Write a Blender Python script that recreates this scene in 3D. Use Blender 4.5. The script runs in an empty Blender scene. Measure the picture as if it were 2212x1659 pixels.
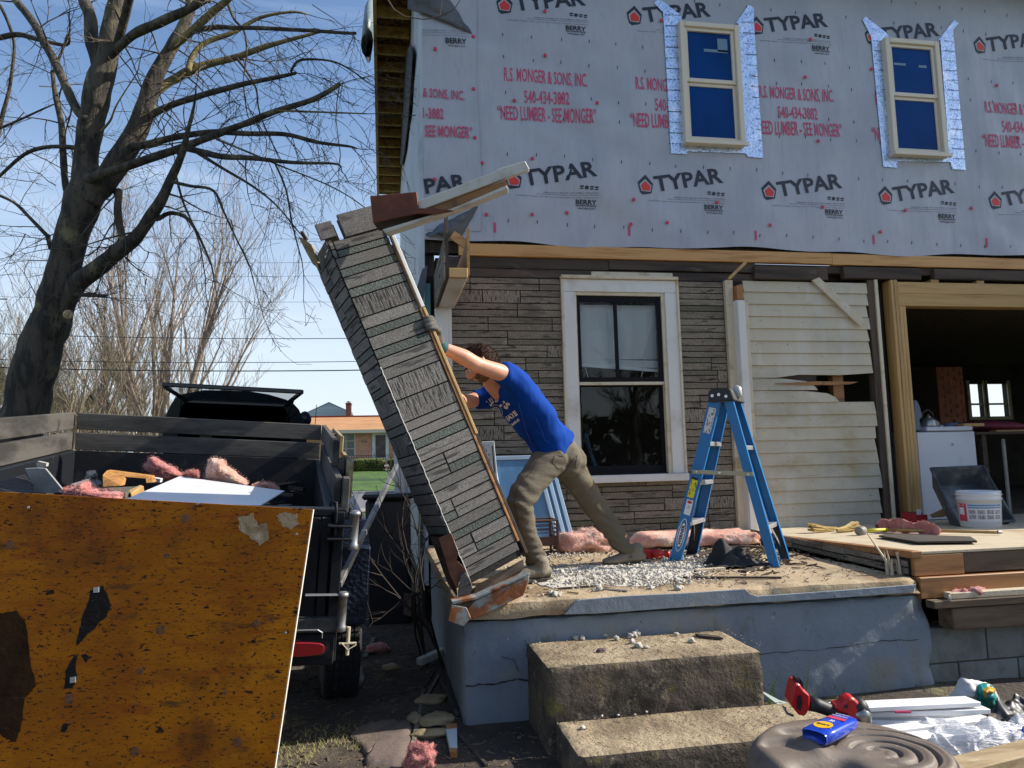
import bpy, math, random
import numpy as np
from mathutils import Vector, Matrix, noise as mn
R_ = random.Random(11)
SC = bpy.context.scene
COL = SC.collection
rad = math.radians
V = Vector

# ------------------------------------------------------------------ camera, sky, sun, exposure
CAM = V((0, 0, 1.41)); FPX = 1600.0
def _rot(yaw, pitch, roll):
    cy, sy, cp, sp, cr, sr = math.cos(yaw), math.sin(yaw), math.cos(pitch), math.sin(pitch), math.cos(roll), math.sin(roll)
    fwd = V((sy*cp, cy*cp, sp)); right = V((cy, -sy, 0)); up = right.cross(fwd)
    return right*cr + up*sr, -right*sr + up*cr, fwd
CR, CU, CF = _rot(rad(10), rad(6.15), rad(-1.41))
cam = bpy.data.cameras.new('camera'); camo = bpy.data.objects.new('camera', cam); COL.objects.link(camo)
cam.sensor_fit = 'HORIZONTAL'; cam.sensor_width = 36; cam.lens = FPX/2212*36
cam.clip_start = .05; cam.clip_end = 3000
camo.matrix_world = Matrix(((CR.x, CU.x, -CF.x, CAM.x), (CR.y, CU.y, -CF.y, CAM.y), (CR.z, CU.z, -CF.z, CAM.z), (0, 0, 0, 1)))
SC.camera = camo
SUN_EL, SUN_AZ = rad(33.5), rad(-2.2)          # azimuth measured from +X towards +Y
w = bpy.data.worlds.new('World'); SC.world = w; w.use_nodes = True
nt = w.node_tree; nt.nodes.clear()
out = nt.nodes.new('ShaderNodeOutputWorld'); bg = nt.nodes.new('ShaderNodeBackground')
sky = nt.nodes.new('ShaderNodeTexSky'); sky.sky_type = 'NISHITA'; sky.sun_disc = False
sky.sun_elevation = SUN_EL; sky.sun_rotation = rad(90)-SUN_AZ
sky.altitude = 300; sky.air_density = 1.0; sky.dust_density = 1.3; sky.ozone_density = 2.0
bg.inputs['Strength'].default_value = .145
tc = nt.nodes.new('ShaderNodeTexCoord'); mp = nt.nodes.new('ShaderNodeMapping')
mp.inputs['Scale'].default_value = (1.2, 3.0, 9.0); mp.inputs['Rotation'].default_value = (0, rad(-9), rad(12))
nz = nt.nodes.new('ShaderNodeTexNoise'); nz.inputs['Scale'].default_value = 1.3; nz.inputs['Detail'].default_value = 9; nz.inputs['Roughness'].default_value = .62
nz.inputs['Distortion'].default_value = .6
rp = nt.nodes.new('ShaderNodeValToRGB'); rp.color_ramp.elements[0].position = .52; rp.color_ramp.elements[1].position = .85
rp.color_ramp.elements[1].color = (.30, .30, .30, 1)
mx = nt.nodes.new('ShaderNodeMix'); mx.data_type = 'RGBA'
hs = nt.nodes.new('ShaderNodeHueSaturation'); hs.inputs['Saturation'].default_value = 1.05; hs.inputs['Value'].default_value = 1.0
nt.links.new(tc.outputs['Generated'], mp.inputs[0]); nt.links.new(mp.outputs[0], nz.inputs[0]); nt.links.new(nz.outputs[0], rp.inputs[0])
nt.links.new(sky.outputs[0], hs.inputs['Color'])
nt.links.new(rp.outputs[0], mx.inputs[0]); nt.links.new(hs.outputs[0], mx.inputs[6]); mx.inputs[7].default_value = (6.6, 7.4, 8.6, 1)
sx = nt.nodes.new('ShaderNodeSeparateXYZ'); nt.links.new(tc.outputs['Generated'], sx.inputs[0])
hz_ = nt.nodes.new('ShaderNodeMapRange'); hz_.inputs['From Min'].default_value = .0; hz_.inputs['From Max'].default_value = .48; hz_.inputs['To Min'].default_value = .88; hz_.inputs['To Max'].default_value = 0; hz_.interpolation_type = 'SMOOTHSTEP'
nt.links.new(sx.outputs['Z'], hz_.inputs[0]); m2x = nt.nodes.new('ShaderNodeMix'); m2x.data_type = 'RGBA'; nt.links.new(hz_.outputs[0], m2x.inputs[0]); nt.links.new(mx.outputs[2], m2x.inputs[6]); m2x.inputs[7].default_value = (4.3, 4.75, 5.2, 1)
nt.links.new(m2x.outputs[2], bg.inputs[0]); nt.links.new(bg.outputs[0], out.inputs[0])
sl = bpy.data.lights.new('sun', 'SUN'); sl.energy = 5.0; sl.angle = rad(.5); sl.color = (1, .93, .82)
slo = bpy.data.objects.new('sun', sl); COL.objects.link(slo); slo.location = (20, 0, 20)
SUNV = V((math.cos(SUN_EL)*math.cos(SUN_AZ), math.cos(SUN_EL)*math.sin(SUN_AZ), math.sin(SUN_EL)))
slo.rotation_euler = SUNV.to_track_quat('Z', 'Y').to_euler()
SC.view_settings.view_transform = 'Standard'; SC.view_settings.look = 'None'
SC.view_settings.exposure = 0.5; SC.view_settings.gamma = 1
SC.cycles.max_bounces = 8; SC.cycles.transparent_max_bounces = 16

# ------------------------------------------------------------------ survey of the place: sight lines met with real planes
def ray(u, v): return CR*((u-1106)/FPX) - CU*((v-829.5)/FPX) + CF
def atY(u, v, y): d = ray(u, v); return CAM + d*((y-CAM.y)/d.y)
def atX(u, v, x): d = ray(u, v); return CAM + d*((x-CAM.x)/d.x)
def atZ(u, v, z): d = ray(u, v); return CAM + d*((z-CAM.z)/d.z)
def atD(u, v, dist): return CAM + ray(u, v)*dist
def A1(x, y): return (.3414*x, .3414*y)
def A2(x, y): return (752+.3414*x, .3414*y)
def A3(x, y): return (1460+.3414*x, .3414*y)
def A4(x, y): return (.3414*x, 530.9+.3414*y)
def A5(x, y): return (619.4+.28*x, 424.7+.28*y)
def A6(x, y): return (1150.2+.24*x, 530.9+.24*y)
def A7(x, y): return (1504.2+.32*x, 530.9+.32*y)
def B1(x, y): return (.36*x, 1061.8+.36*y)
def B2(x, y): return (575.1+.28*x, 840.6+.28*y)
def B3(x, y): return (884.8+.3468*x, 707.8+.3468*y)
def B4(x, y): return (575.1+.28*x, 1238.7+.28*y)
def B5(x, y): return (1061.8+.3333*x, 1106+.3333*y)
def B6(x, y): return (1592.6+.3601*x, 1061.8+.3601*y)
def B7(x, y): return (1327.2+.28*x, 796.3+.28*y)
def E1(x, y): return (929+.1547*x, 734.4+.1547*y)
def E2(x, y): return (619.4+.12*x, 849.4+.12*y)
def E3(x, y): return (309.7+.2*x, 796.3+.2*y)
def E4(x, y): return (1088.3+.1814*x, 973.3+.1814*y)
def E5(x, y): return (1636.9+.26*x, 1433.4+.26*y)
def E6(x, y): return (1902.3+.1974*x, 840.6+.1974*y)
YW = 6.85                                   # plane of the house front
def FW(p, y=YW): return atY(p[0], p[1], y)
ZP, ZG = .70, 0.0                           # porch slab top, ground
def deckz(y): return .84 - .12*(y-4)/2.85
def onDeck(p):
    y = 5.0
    for _ in range(12): q = atZ(p[0], p[1], deckz(y)); y = q.y
    return q

# ------------------------------------------------------------------ materials
MATS = {}
def mat(name, base, layers=(), rough=.75, metal=0, bump=None, bump2=None, emit=None, spec=None, trans=0, coord='pos', rnd=0, coat=0, alpha=None, sheen=0, sss=0, rot=None):
    """layers: (colour, scale, lo, hi, stretch, detail) noise masks laid over the base colour"""
    if name in MATS: return MATS[name]
    m = bpy.data.materials.new(name); m.use_nodes = True; t = m.node_tree; N = t.nodes; L = t.links
    b = N['Principled BSDF']
    b.inputs['Roughness'].default_value = rough; b.inputs['Metallic'].default_value = metal
    if spec is not None: b.inputs['Specular IOR Level'].default_value = spec
    if trans: b.inputs['Transmission Weight'].default_value = trans
    if coat: b.inputs['Coat Weight'].default_value = coat
    if sheen: b.inputs['Sheen Weight'].default_value = sheen
    if sss: b.inputs['Subsurface Weight'].default_value = sss; b.inputs['Subsurface Scale'].default_value = .01
    if alpha is not None: b.inputs['Alpha'].default_value = alpha
    if coord == 'pos': src = N.new('ShaderNodeNewGeometry').outputs['Position']
    else: src = N.new('ShaderNodeTexCoord').outputs['Object']
    def noise_out(scale, stretch=(1, 1, 1), detail=5, kind='noise'):
        mpn = N.new('ShaderNodeMapping'); mpn.inputs['Scale'].default_value = stretch
        if rot: mpn.inputs['Rotation'].default_value = rot
        L.new(src, mpn.inputs[0])
        if kind == 'vor':
            n = N.new('ShaderNodeTexVoronoi'); n.inputs['Scale'].default_value = scale; L.new(mpn.outputs[0], n.inputs[0]); return n.outputs['Distance']
        if kind == 'wave':
            n = N.new('ShaderNodeTexWave'); n.inputs['Scale'].default_value = scale; n.inputs['Distortion'].default_value = 6; n.inputs['Detail'].default_value = 4; n.inputs['Detail Scale'].default_value = 2
            L.new(mpn.outputs[0], n.inputs[0]); return n.outputs['Fac']
        n = N.new('ShaderNodeTexNoise'); n.inputs['Scale'].default_value = scale; n.inputs['Detail'].default_value = detail; n.inputs['Roughness'].default_value = .6
        L.new(mpn.outputs[0], n.inputs[0]); return n.outputs[0]
    col = None
    rgb = N.new('ShaderNodeRGB'); rgb.outputs[0].default_value = (*base, 1); col = rgb.outputs[0]
    for ly in layers:
        c, s, lo, hi = ly[:4]; st = ly[4] if len(ly) > 4 else (1, 1, 1); dt = ly[5] if len(ly) > 5 else 6; kd = ly[6] if len(ly) > 6 else 'noise'
        o = noise_out(s, st, dt, kd)
        mr = N.new('ShaderNodeMapRange'); mr.inputs['From Min'].default_value = lo; mr.inputs['From Max'].default_value = hi
        mr.interpolation_type = 'SMOOTHSTEP'
        L.new(o, mr.inputs[0])
        k = N.new('ShaderNodeMix'); k.data_type = 'RGBA'; L.new(mr.outputs[0], k.inputs[0]); L.new(col, k.inputs[6]); k.inputs[7].default_value = (*c, 1); col = k.outputs[2]
    if rnd:
        oi = N.new('ShaderNodeObjectInfo'); h = N.new('ShaderNodeHueSaturation')
        a = N.new('ShaderNodeMapRange'); a.inputs['To Min'].default_value = 1-rnd; a.inputs['To Max'].default_value = 1+rnd
        L.new(oi.outputs['Random'], a.inputs[0]); L.new(a.outputs[0], h.inputs['Value']); L.new(col, h.inputs['Color']); col = h.outputs[0]
    L.new(col, b.inputs['Base Color'])
    prev = None
    for bb in (bump, bump2):
        if bb:
            st_, sc_ = bb[0], bb[1]; sr = bb[2] if len(bb) > 2 else (1, 1, 1); kd = bb[3] if len(bb) > 3 else 'noise'; dist = bb[4] if len(bb) > 4 else .01
            bn = N.new('ShaderNodeBump'); bn.inputs['Strength'].default_value = st_; bn.inputs['Distance'].default_value = dist
            L.new(noise_out(sc_, sr, 1.2 if kd == 'smooth' else 8, kd), bn.inputs['Height'])
            if prev: L.new(prev, bn.inputs['Normal'])
            prev = bn.outputs[0]
    if prev: L.new(prev, b.inputs['Normal'])
    if emit: b.inputs['Emission Color'].default_value = (*emit[0], 1); b.inputs['Emission Strength'].default_value = emit[1]
    MATS[name] = m; return m
def stretch_axis(ax, along=.08, across=1.0):
    s = [across]*3; s[ax] = along; return tuple(s)
def wood(name, light, dark, ax=0, rough=.7, fine=30, rot=None, weather=None, rnd=.12):
    st = stretch_axis(ax, .07)
    ls = [(dark, fine, .42, .72, st, 7), (tuple(c*.55 for c in dark), fine*.35, .60, .80, stretch_axis(ax, .12), 4)]
    if weather: ls.append((weather, 2.2, .45, .7))
    return mat(name, light, ls, rough=rough, bump=(.5, fine*1.3, st, 'noise', .004), rnd=rnd, rot=rot)

# ------------------------------------------------------------------ mesh builder
WL = {}
def wl(o): return WL.get(o.name, V((0, 0, 0))) if o else V((0, 0, 0))
def tag(o, label=None, cat=None, group=None, kind=None):
    if label: o['label'] = label
    if cat: o['category'] = cat
    if group: o['group'] = group
    if kind: o['kind'] = kind
    return o
def empty(name, loc, label=None, cat=None, group=None, kind=None):
    o = bpy.data.objects.new(name, None); COL.objects.link(o); o.location = loc; o.empty_display_size = .1
    WL[o.name] = V(loc); return tag(o, label, cat, group, kind)
def link(name, me, parent=None, loc=None):
    o = bpy.data.objects.new(name, me); COL.objects.link(o)
    o.location = V(loc) - wl(parent) if loc is not None else -wl(parent)
    if parent: o.parent = parent
    WL[o.name] = V(loc) if loc is not None else V((0, 0, 0)); return o
class G:
    def __init__(s): s.v = []; s.f = []; s.mi = []; s.cur = 0
    def add(s, vs, fs):
        n = len(s.v); s.v += [V(p) for p in vs]; s.f += [tuple(i+n for i in f) for f in fs]; s.mi += [s.cur]*len(fs); return s
    def obox(s, o, a, b, c):
        o, a, b, c = V(o), V(a), V(b), V(c)
        if a.cross(b).dot(c) < 0: a, b = b, a
        return s.add([o, o+a, o+a+b, o+b, o+c, o+a+c, o+a+b+c, o+b+c], [(0, 3, 2, 1), (4, 5, 6, 7), (0, 1, 5, 4), (1, 2, 6, 5), (2, 3, 7, 6), (3, 0, 4, 7)])
    def box(s, x0, x1, y0, y1, z0, z1): return s.obox((x0, y0, z0), (x1-x0, 0, 0), (0, y1-y0, 0), (0, 0, z1-z0))
    def cbox(s, c, a, b, d): c, a, b, d = V(c), V(a), V(b), V(d); return s.obox(c-(a+b+d)/2, a, b, d)
    def bar(s, p, q, w_, h_, up=(0, 0, 1)):
        p, q = V(p), V(q); a = q-p; d = a.normalized(); sd = d.cross(V(up)); sd = sd.normalized() if sd.length > 1e-4 else V((1, 0, 0)); u = sd.cross(d).normalized()
        return s.obox(p-sd*w_/2-u*h_/2, a, sd*w_, u*h_)
    def prism(s, poly, ext):
        poly = [V(p) for p in poly]; e = V(ext); n = len(poly)
        nr = V((0, 0, 0))
        for i in range(n): nr += poly[i].cross(poly[(i+1) % n])
        if nr.dot(e) > 0: poly = poly[::-1]
        vs = poly+[p+e for p in poly]
        return s.add(vs, [tuple(range(n)), tuple(range(2*n-1, n-1, -1))]+[(i+n, (i+1) % n+n, (i+1) % n, i) for i in range(n)])
    def tube(s, pts, rs, n=8, cap=True):
        pts = [V(p) for p in pts]
        if not hasattr(rs, '__len__'): rs = [rs]*len(pts)
        k = len(pts); d0 = (pts[1]-pts[0]).normalized(); ref = V((0, 0, 1)) if abs(d0.z) < .9 else V((1, 0, 0))
        u = d0.cross(ref).normalized(); vs = []
        for i, p in enumerate(pts):
            d = (pts[min(i+1, k-1)]-pts[max(i-1, 0)]).normalized()
            u = (u-d*u.dot(d)); u = u.normalized() if u.length > 1e-6 else d.orthogonal().normalized(); w_ = d.cross(u)
            r = rs[i]; ra, rb = (r, r) if not hasattr(r, '__len__') else r
            for j in range(n):
                a = 2*math.pi*j/n; vs.append(p+u*math.cos(a)*ra+w_*math.sin(a)*rb)
        fs = [(i*n+j, i*n+(j+1) % n, (i+1)*n+(j+1) % n, (i+1)*n+j) for i in range(k-1) for j in range(n)]
        if cap: fs += [tuple(range(n-1, -1, -1)), tuple(range((k-1)*n, k*n))]
        return s.add(vs, fs)
    def lathe(s, c, prof, n=24, ax=(0, 0, 1)):
        c = V(c); d = V(ax).normalized(); u = d.orthogonal().normalized(); w_ = d.cross(u); vs = []
        for r, h in prof:
            for j in range(n):
                a = 2*math.pi*j/n; vs.append(c+d*h+(u*math.cos(a)+w_*math.sin(a))*max(r, 1e-4))
        k = len(prof)
        fs = [(i*n+j, i*n+(j+1) % n, (i+1)*n+(j+1) % n, (i+1)*n+j) for i in range(k-1) for j in range(n)]
        return s.add(vs, fs+[tuple(range(n-1, -1, -1)), tuple(range((k-1)*n, k*n))])
    def grid(s, fn, nu, nv):
        vs = [V(fn(i/nu, j/nv)) for j in range(nv+1) for i in range(nu+1)]
        return s.add(vs, [(j*(nu+1)+i, j*(nu+1)+i+1, (j+1)*(nu+1)+i+1, (j+1)*(nu+1)+i) for j in range(nv) for i in range(nu)])
    def blob(s, c, r, amp=.25, fr=2.0, n=10, seed=0, sq=(1, 1, 1)):
        c = V(c); vs = []; k = n
        for i in range(k+1):
            th = math.pi*i/k
            for j in range(2*k):
                ph = math.pi*j/k
                d = V((math.sin(th)*math.cos(ph), math.sin(th)*math.sin(ph), math.cos(th)))
                q = 1+amp*mn.noise(d*fr+V((seed*7.3, seed*1.7, seed))) + amp*.4*mn.noise(d*fr*3+V((seed*3, 0, seed)))
                vs.append(c+V((d.x*sq[0], d.y*sq[1], d.z*sq[2]))*r*q)
        m_ = 2*k
        return s.add(vs, [(i*m_+j, (i+1)*m_+j, (i+1)*m_+(j+1) % m_, i*m_+(j+1) % m_) for i in range(k) for j in range(m_)])
    def build(s, name, m, parent=None, smooth=False, bev=0, label=None, cat=None, group=None, kind=None, solid=0):
        if not s.v: return None
        xs = [p.x for p in s.v]; ys = [p.y for p in s.v]; zs = [p.z for p in s.v]
        c = V(((min(xs)+max(xs))/2, (min(ys)+max(ys))/2, (min(zs)+max(zs))/2))
        if parent is None: c.z = min(zs)
        me = bpy.data.meshes.new(name); me.from_pydata([tuple(p-c) for p in s.v], [], s.f)
        for x in (m if isinstance(m, (list, tuple)) else [m]): me.materials.append(x)
        if isinstance(m, (list, tuple)): me.polygons.foreach_set('material_index', s.mi)
        if smooth: me.polygons.foreach_set('use_smooth', [True]*len(me.polygons))
        me.update()
        o = link(name, me, parent, c)
        if solid: q = o.modifiers.new('t', 'SOLIDIFY'); q.thickness = solid
        if bev: q = o.modifiers.new('b', 'BEVEL'); q.width = bev; q.segments = 1; q.limit_method = 'ANGLE'; q.angle_limit = rad(40)
        return tag(o, label, cat, group, kind)
def quick(name, m, parent, *b, bev=0, **k): return G().box(*b).build(name, m, parent, bev=bev, **k)

def fuzz(ob, m, n, L, seed=0, w_=.0009, drop=0):
    rr = random.Random(seed); me = ob.data; o = WL[ob.name]; ps = me.polygons; g = G(); k_ = len(ps)
    for _ in range(n):
        p = ps[rr.randrange(k_)]; c = o+p.center+V((rr.uniform(-1, 1), rr.uniform(-1, 1), rr.uniform(-1, 1)))*(p.area**.5)*.5
        d = (p.normal+V((rr.uniform(-1, 1), rr.uniform(-1, 1), rr.uniform(-1, 1)))*.9).normalized()*L*rr.uniform(.4, 1.3); s = d.orthogonal().normalized()*w_; mid = c+d*.55+s*rr.uniform(-4, 4); e = c+d+V((rr.uniform(-1, 1), rr.uniform(-1, 1), rr.uniform(-1, 1)))*L*.35
        g.add([c-s, c+s, mid+s*.7, mid-s*.7, e], [(0, 1, 2, 3), (3, 2, 4)])
    return g.build('fibres', m, ob, kind='stuff')
# ------------------------------------------------------------------ lettering
_tc = {}
def text_mesh(s, bold=.0, font_shear=0):
    key = (s, bold, font_shear)
    if key in _tc: return _tc[key]
    c = bpy.data.curves.new('t', 'FONT'); c.body = s; c.offset = bold; c.resolution_u = 2; c.shear = font_shear
    o = bpy.data.objects.new('t', c); COL.objects.link(o)
    dg = bpy.context.evaluated_depsgraph_get(); me = bpy.data.meshes.new_from_object(o.evaluated_get(dg))
    vs = [v.co.copy() for v in me.vertices]; fs = [tuple(p.vertices) for p in me.polygons]
    bpy.data.objects.remove(o); bpy.data.meshes.remove(me)
    x0 = min(v.x for v in vs); x1 = max(v.x for v in vs); y0 = min(v.y for v in vs); y1 = max(v.y for v in vs)
    vs = [((v.x-x0)/(x1-x0), (v.y-y0)/(y1-y0)) for v in vs]
    _tc[key] = (vs, fs); return _tc[key]
def put_text(g, s, P, U, Vv, fn=None, bold=.0, clip=None):
    """string fitted to the rectangle P, P+U, P+Vv; fn warps points; clip(x-fraction range)"""
    vs, fs = text_mesh(s, bold); P, U, Vv = V(P), V(U), V(Vv)
    if clip: fs = [f for f in fs if all(clip[0] <= vs[i][0] <= clip[1] for i in f)]
    pts = [P+U*a+Vv*b for a, b in vs]
    if fn: pts = [fn(p) for p in pts]
    nr = U.cross(Vv)
    return g.add(pts, fs)
# ------------------------------------------------------------------ materials of the house
m_wrap = mat('house wrap', (.39, .405, .455), [((.335, .35, .40), 1.4, .42, .7), ((.39, .41, .46), .9, .55, .75, (1, 1, 2.5)), ((.33, .35, .41), 30, .5, .75, (1, 1, .2))], rough=.42,
             bump=(.75, 1.6, (1, 1, .6), 'smooth', .10), bump2=(.35, 4.5, (1.6, 1, .35), 'smooth', .03))
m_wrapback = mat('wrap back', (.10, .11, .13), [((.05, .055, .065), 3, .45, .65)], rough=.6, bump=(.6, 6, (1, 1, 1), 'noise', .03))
m_ink = mat('black print', (.012, .016, .03), rough=.5)
m_red = mat('red print', (.55, .045, .09), rough=.5)
m_iconred = mat('icon red', (.62, .03, .02), rough=.5)
m_pink = mat('pink print', (.52, .05, .13), [((.42, .12, .2), 40, .5, .8)], rough=.5)
m_lumber = mat('fresh lumber', (.50, .27, .095), [((.33, .14, .035), 26, .45, .72, (.06, 1, 1), 7), ((.20, .08, .02), 5, .66, .76, (.3, 1, 1))], rough=.6, bump=(.4, 60, (.06, 1, 1), 'noise', .003), rnd=.12)
m_studw = mat('stud lumber', (.47, .29, .11), [((.33, .19, .065), 26, .45, .72, (1, 1, .06), 7), ((.22, .11, .04), 7, .70, .78, (1, 1, .4))], rough=.6, bump=(.4, 60, (1, 1, .06), 'noise', .003), rnd=.12)
m_orange = mat('stained board', (.36, .165, .055), [((.18, .075, .025), 18, .45, .7, (.08, 1, 1), 7), ((.08, .035, .015), 3, .6, .7)], rough=.55, bump=(.4, 50, (.08, 1, 1), 'noise', .003), rnd=.15)
m_oldwood = mat('old dark wood', (.075, .052, .038), [((.03, .022, .018), 14, .4, .65, (.08, 1, 1), 7), ((.15, .11, .085), 6, .6, .75, (.3, 1, 1))], rough=.85, bump=(.7, 45, (.08, 1, 1), 'noise', .004), rnd=.2)
m_oldwoodv = mat('old dark wood upright', (.085, .058, .04), [((.03, .022, .018), 14, .4, .65, (1, 1, .08), 7)], rough=.85, bump=(.7, 45, (1, 1, .08), 'noise', .004), rnd=.2)
m_white = mat('old white paint', (.66, .645, .61), [((.50, .47, .40), 2.5, .5, .72), ((.22, .17, .12), 34, .70, .76), ((.40, .36, .30), 9, .66, .74, (1, 1, .15))], rough=.5, bump=(.3, 28, (1, 1, 1), 'noise', .002))
m_cream = mat('cream paint', (.60, .52, .38), [((.42, .33, .20), 8, .5, .72), ((.15, .10, .06), 40, .66, .74)], rough=.55, bump=(.4, 60, (1, 1, 1), 'noise', .002))
m_clap = mat('weathered clapboard paint', (.52, .455, .335), [((.56, .52, .43), 5, .46, .68, (1, 1, .22)), ((.38, .30, .165), 2.4, .50, .72, (.6, 1, 1)), ((.40, .37, .29), 1.1, .5, .7), ((.09, .06, .035), 48, .67, .72, (.5, 1, 1), 3), ((.28, .22, .14), 26, .64, .78, (.12, 1, 1))], rough=.6, bump=(.35, 70, (.15, 1, 1), 'noise', .002), rnd=.05)
m_black = mat('black sash paint', (.006, .006, .008), [((.06, .06, .06), 60, .68, .76)], rough=.5, spec=.15, bump=(.3, 50))
m_vinyl = mat('almond vinyl', (.66, .58, .46), rough=.35)
m_skyglass = mat('new window glass', (.001, .045, .20), [((.001, .028, .13), 1.2, .4, .7)], rough=.03, spec=.12)  # blue of the reflected sky is put into the base colour
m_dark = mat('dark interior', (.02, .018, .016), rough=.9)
m_foil = mat('foil flashing tape', (.56, .68, .88), [((.30, .38, .56), 38, .56, .62, (1, 1, 1), 2), ((.85, .88, .95), 5, .55, .7), ((.16, .20, .32), 90, .62, .66, (1, 1, 1), 2)], rough=.28, metal=.7, bump=(.9, 9, (1, 1, 1), 'noise', .02), bump2=(.4, 40, (1, 1, 1), 'noise', .004))
m_osb = mat('sheathing', (.30, .14, .05), [((.10, .05, .02), 22, .4, .6, (1, 1, 1), 2, 'vor')], rough=.8)
m_soffit = mat('lookout lumber', (.64, .38, .13), [((.30, .17, .06), 12, .45, .7)], rough=.7)
m_joint = mat('stone joint', (.012, .011, .010), [((.03, .028, .024), 40, .5, .7)], rough=.95)
def stone_mat(name, base, hi, dk, kind):
    if kind == 'wavy':
        lay = [(hi, 90, .5, .66, (1, 1, 1), 3), (dk, 30, .57, .63, (.16, .16, 1.3), 5), (tuple(c*.62 for c in base), 6, .5, .68, (.5, .5, 2), 5)]
        bp = (.8, 30, (.16, .16, 1.3), 'noise', .006)
    elif kind == 'hatch':
        lay = [(hi, 90, .5, .66, (1, 1, 1), 3), (dk, 105, .52, .60, (1, 1, .13), 3)]
        bp = (.8, 105, (1, 1, .15), 'noise', .006)
    else:
        lay = [(hi, 150, .5, .6, (1, 1, 1), 2), (dk, 110, .55, .62, (1, 1, 1), 3)]
        bp = (.5, 100, (1, 1, 1), 'noise', .004)
    return mat(name, base, lay, rough=.9, bump=bp, rnd=.16)
dk = (.05, .040, .030)
m_st = [stone_mat('stone wavy', (.19, .155, .115), (.30, .26, .20), dk, 'wavy'), stone_mat('stone hatched', (.21, .175, .135), (.31, .27, .21), dk, 'hatch'),
        stone_mat('stone speckled', (.125, .11, .075), (.20, .18, .125), dk, 'speck')]

# ------------------------------------------------------------------ the house under repair
HX0, HX1, HY1, HTOP = .36, 16.0, 14.0, 6.66
house = empty('house', (HX0, YW, 0), 'two storey house with grey printed house wrap over old stone pattern siding', 'house')
def wd(x, z):       # how far the loose wrap stands off the wall
    k = 1
    for xa_, xb_ in ((3.42, .60), (5.78, .66)): k = min(k, max(.06, min(1, max(abs(x-xa_)-xb_, abs(z-5.25)-1.05)/.35)))
    q = .026*mn.noise(V((x*.8, z*1.1, 3))) + .018*mn.noise(V((x*2.3+z*.9, z*2.0, 9)))
    q += .022*max(0, mn.noise(V((x*1.3+z*2.4, z*.5-x*.3, 21))))*2
    return .045+q*k
def zbot(x): return 3.515+.018*math.sin(x*2.1)+.012*math.sin(x*5.3+1)
g = G()
X0f = .40
g.grid(lambda a, b: (X0f+a*(HX1-X0f), YW-wd(X0f+a*(HX1-X0f), 0 if 0 else zbot(X0f+a*(HX1-X0f))+b*(HTOP-3.5)), zbot(X0f+a*(HX1-X0f))+b*(HTOP-zbot(X0f+a*(HX1-X0f)))), 220, 70)
wrap = g.build('house_wrap', m_wrap, house, smooth=True, label='grey house wrap printed with black and red lettering over the upper storey')
# left sheet, lapped over the first with its edge lifted
g = G()
xe = FW(A2(815, 500)).x
def sheet(a, b):
    x = X0f+a*(xe+.012*math.sin(b*9)-X0f); z = 3.62+b*(HTOP-3.62)
    return (x, YW-wd(x, z)-.006-.018*max(0, a-.85)/.15*(.5+.5*mn.noise(V((0, z*3, 1)))), z)
g.grid(sheet, 24, 70)
g.build('house_wrap_lap', m_wrap, house, smooth=True)
g = G()      # rounded corner and side
def side(a, b):
    z = .35+b*(HTOP-.35)
    if a < .08:
        t = a/.08*math.pi/2; return (X0f-.04*math.sin(t), YW+.04-.04*math.cos(t)-wd(.4, z)*math.cos(t), z)
    y = YW+.04+(a-.08)/.92*(HY1-YW-.04); return (X0f-.04-.012*mn.noise(V((y*1.2, z*1.2, 5))), y, z)
g.grid(side, 60, 50)
g.build('side_wrap', mat('side wrap', (.52, .54, .58), [((.28, .30, .34), 2.5, .5, .7, (1, .5, .35)), ((.75, .76, .8), 6, .6, .7, (1, 1, .2))], rough=.5, bump=(.6, 5, (1, 1, .4), 'noise', .05)), house, smooth=True)
# structure behind: shell walls, ceiling, floor
g = G()
g.box(HX0+.02, HX0+.14, YW+.12, HY1, 0, HTOP); g.box(HX1-.12, HX1, YW+.12, HY1, 0, HTOP)
g.box(HX0+.02, HX1, YW+.02, YW+.12, 3.42, HTOP)
g.box(HX0+.15, HX1-.13, YW+.13, HY1-.01, 3.25, 3.40)
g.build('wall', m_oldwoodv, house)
# rear wall with the two window openings seen through the doorway
wa = atY(*E6(1180, 300), 13.9); wb = atY(*E6(1365, -60), 13.9)
wc = atY(*E6(985, 300), 13.9); wdv = atY(*E6(1100, -30), 13.9)
g = G()
xs = [HX0+.15, wc.x, wdv.x, wa.x, wb.x, HX1-.13]; zt, zb_ = wb.z, wa.z
g.box(xs[0], xs[1], HY1-.12, HY1, 0, 3.4); g.box(xs[2], xs[3], HY1-.12, HY1, 0, 3.4); g.box(xs[4], xs[5], HY1-.12, HY1, 0, 3.4)
g.box(xs[1], xs[2], HY1-.12, HY1, 0, zb_); g.box(xs[1], xs[2], HY1-.12, HY1, zt, 3.4); g.box(xs[3], xs[4], HY1-.12, HY1, 0, zb_); g.box(xs[3], xs[4], HY1-.12, HY1, zt, 3.4)
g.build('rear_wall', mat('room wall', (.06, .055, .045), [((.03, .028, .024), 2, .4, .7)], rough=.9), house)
g = G(); t = .07
for a, b in ((xs[1], xs[2]), (xs[3], xs[4])):
    g.box(a-t, a, HY1-.15, HY1-.121, zb_-t, zt+t); g.box(b, b+t, HY1-.15, HY1-.121, zb_-t, zt+t); g.box(a, b, HY1-.15, HY1-.121, zb_-t, zb_); g.box(a, b, HY1-.10, HY1-.06, zb_+.25, zb_+.29)
g.build('rear_window_trim', m_cream, house)
g = G(); g.box(HX0+.15, HX1-.13, YW+.14, HY1-.13, .56, .69); g.build('floor', mat('room floor', (.10, .075, .05), [((.05, .04, .03), 3, .4, .7)], rough=.8), house)
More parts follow.
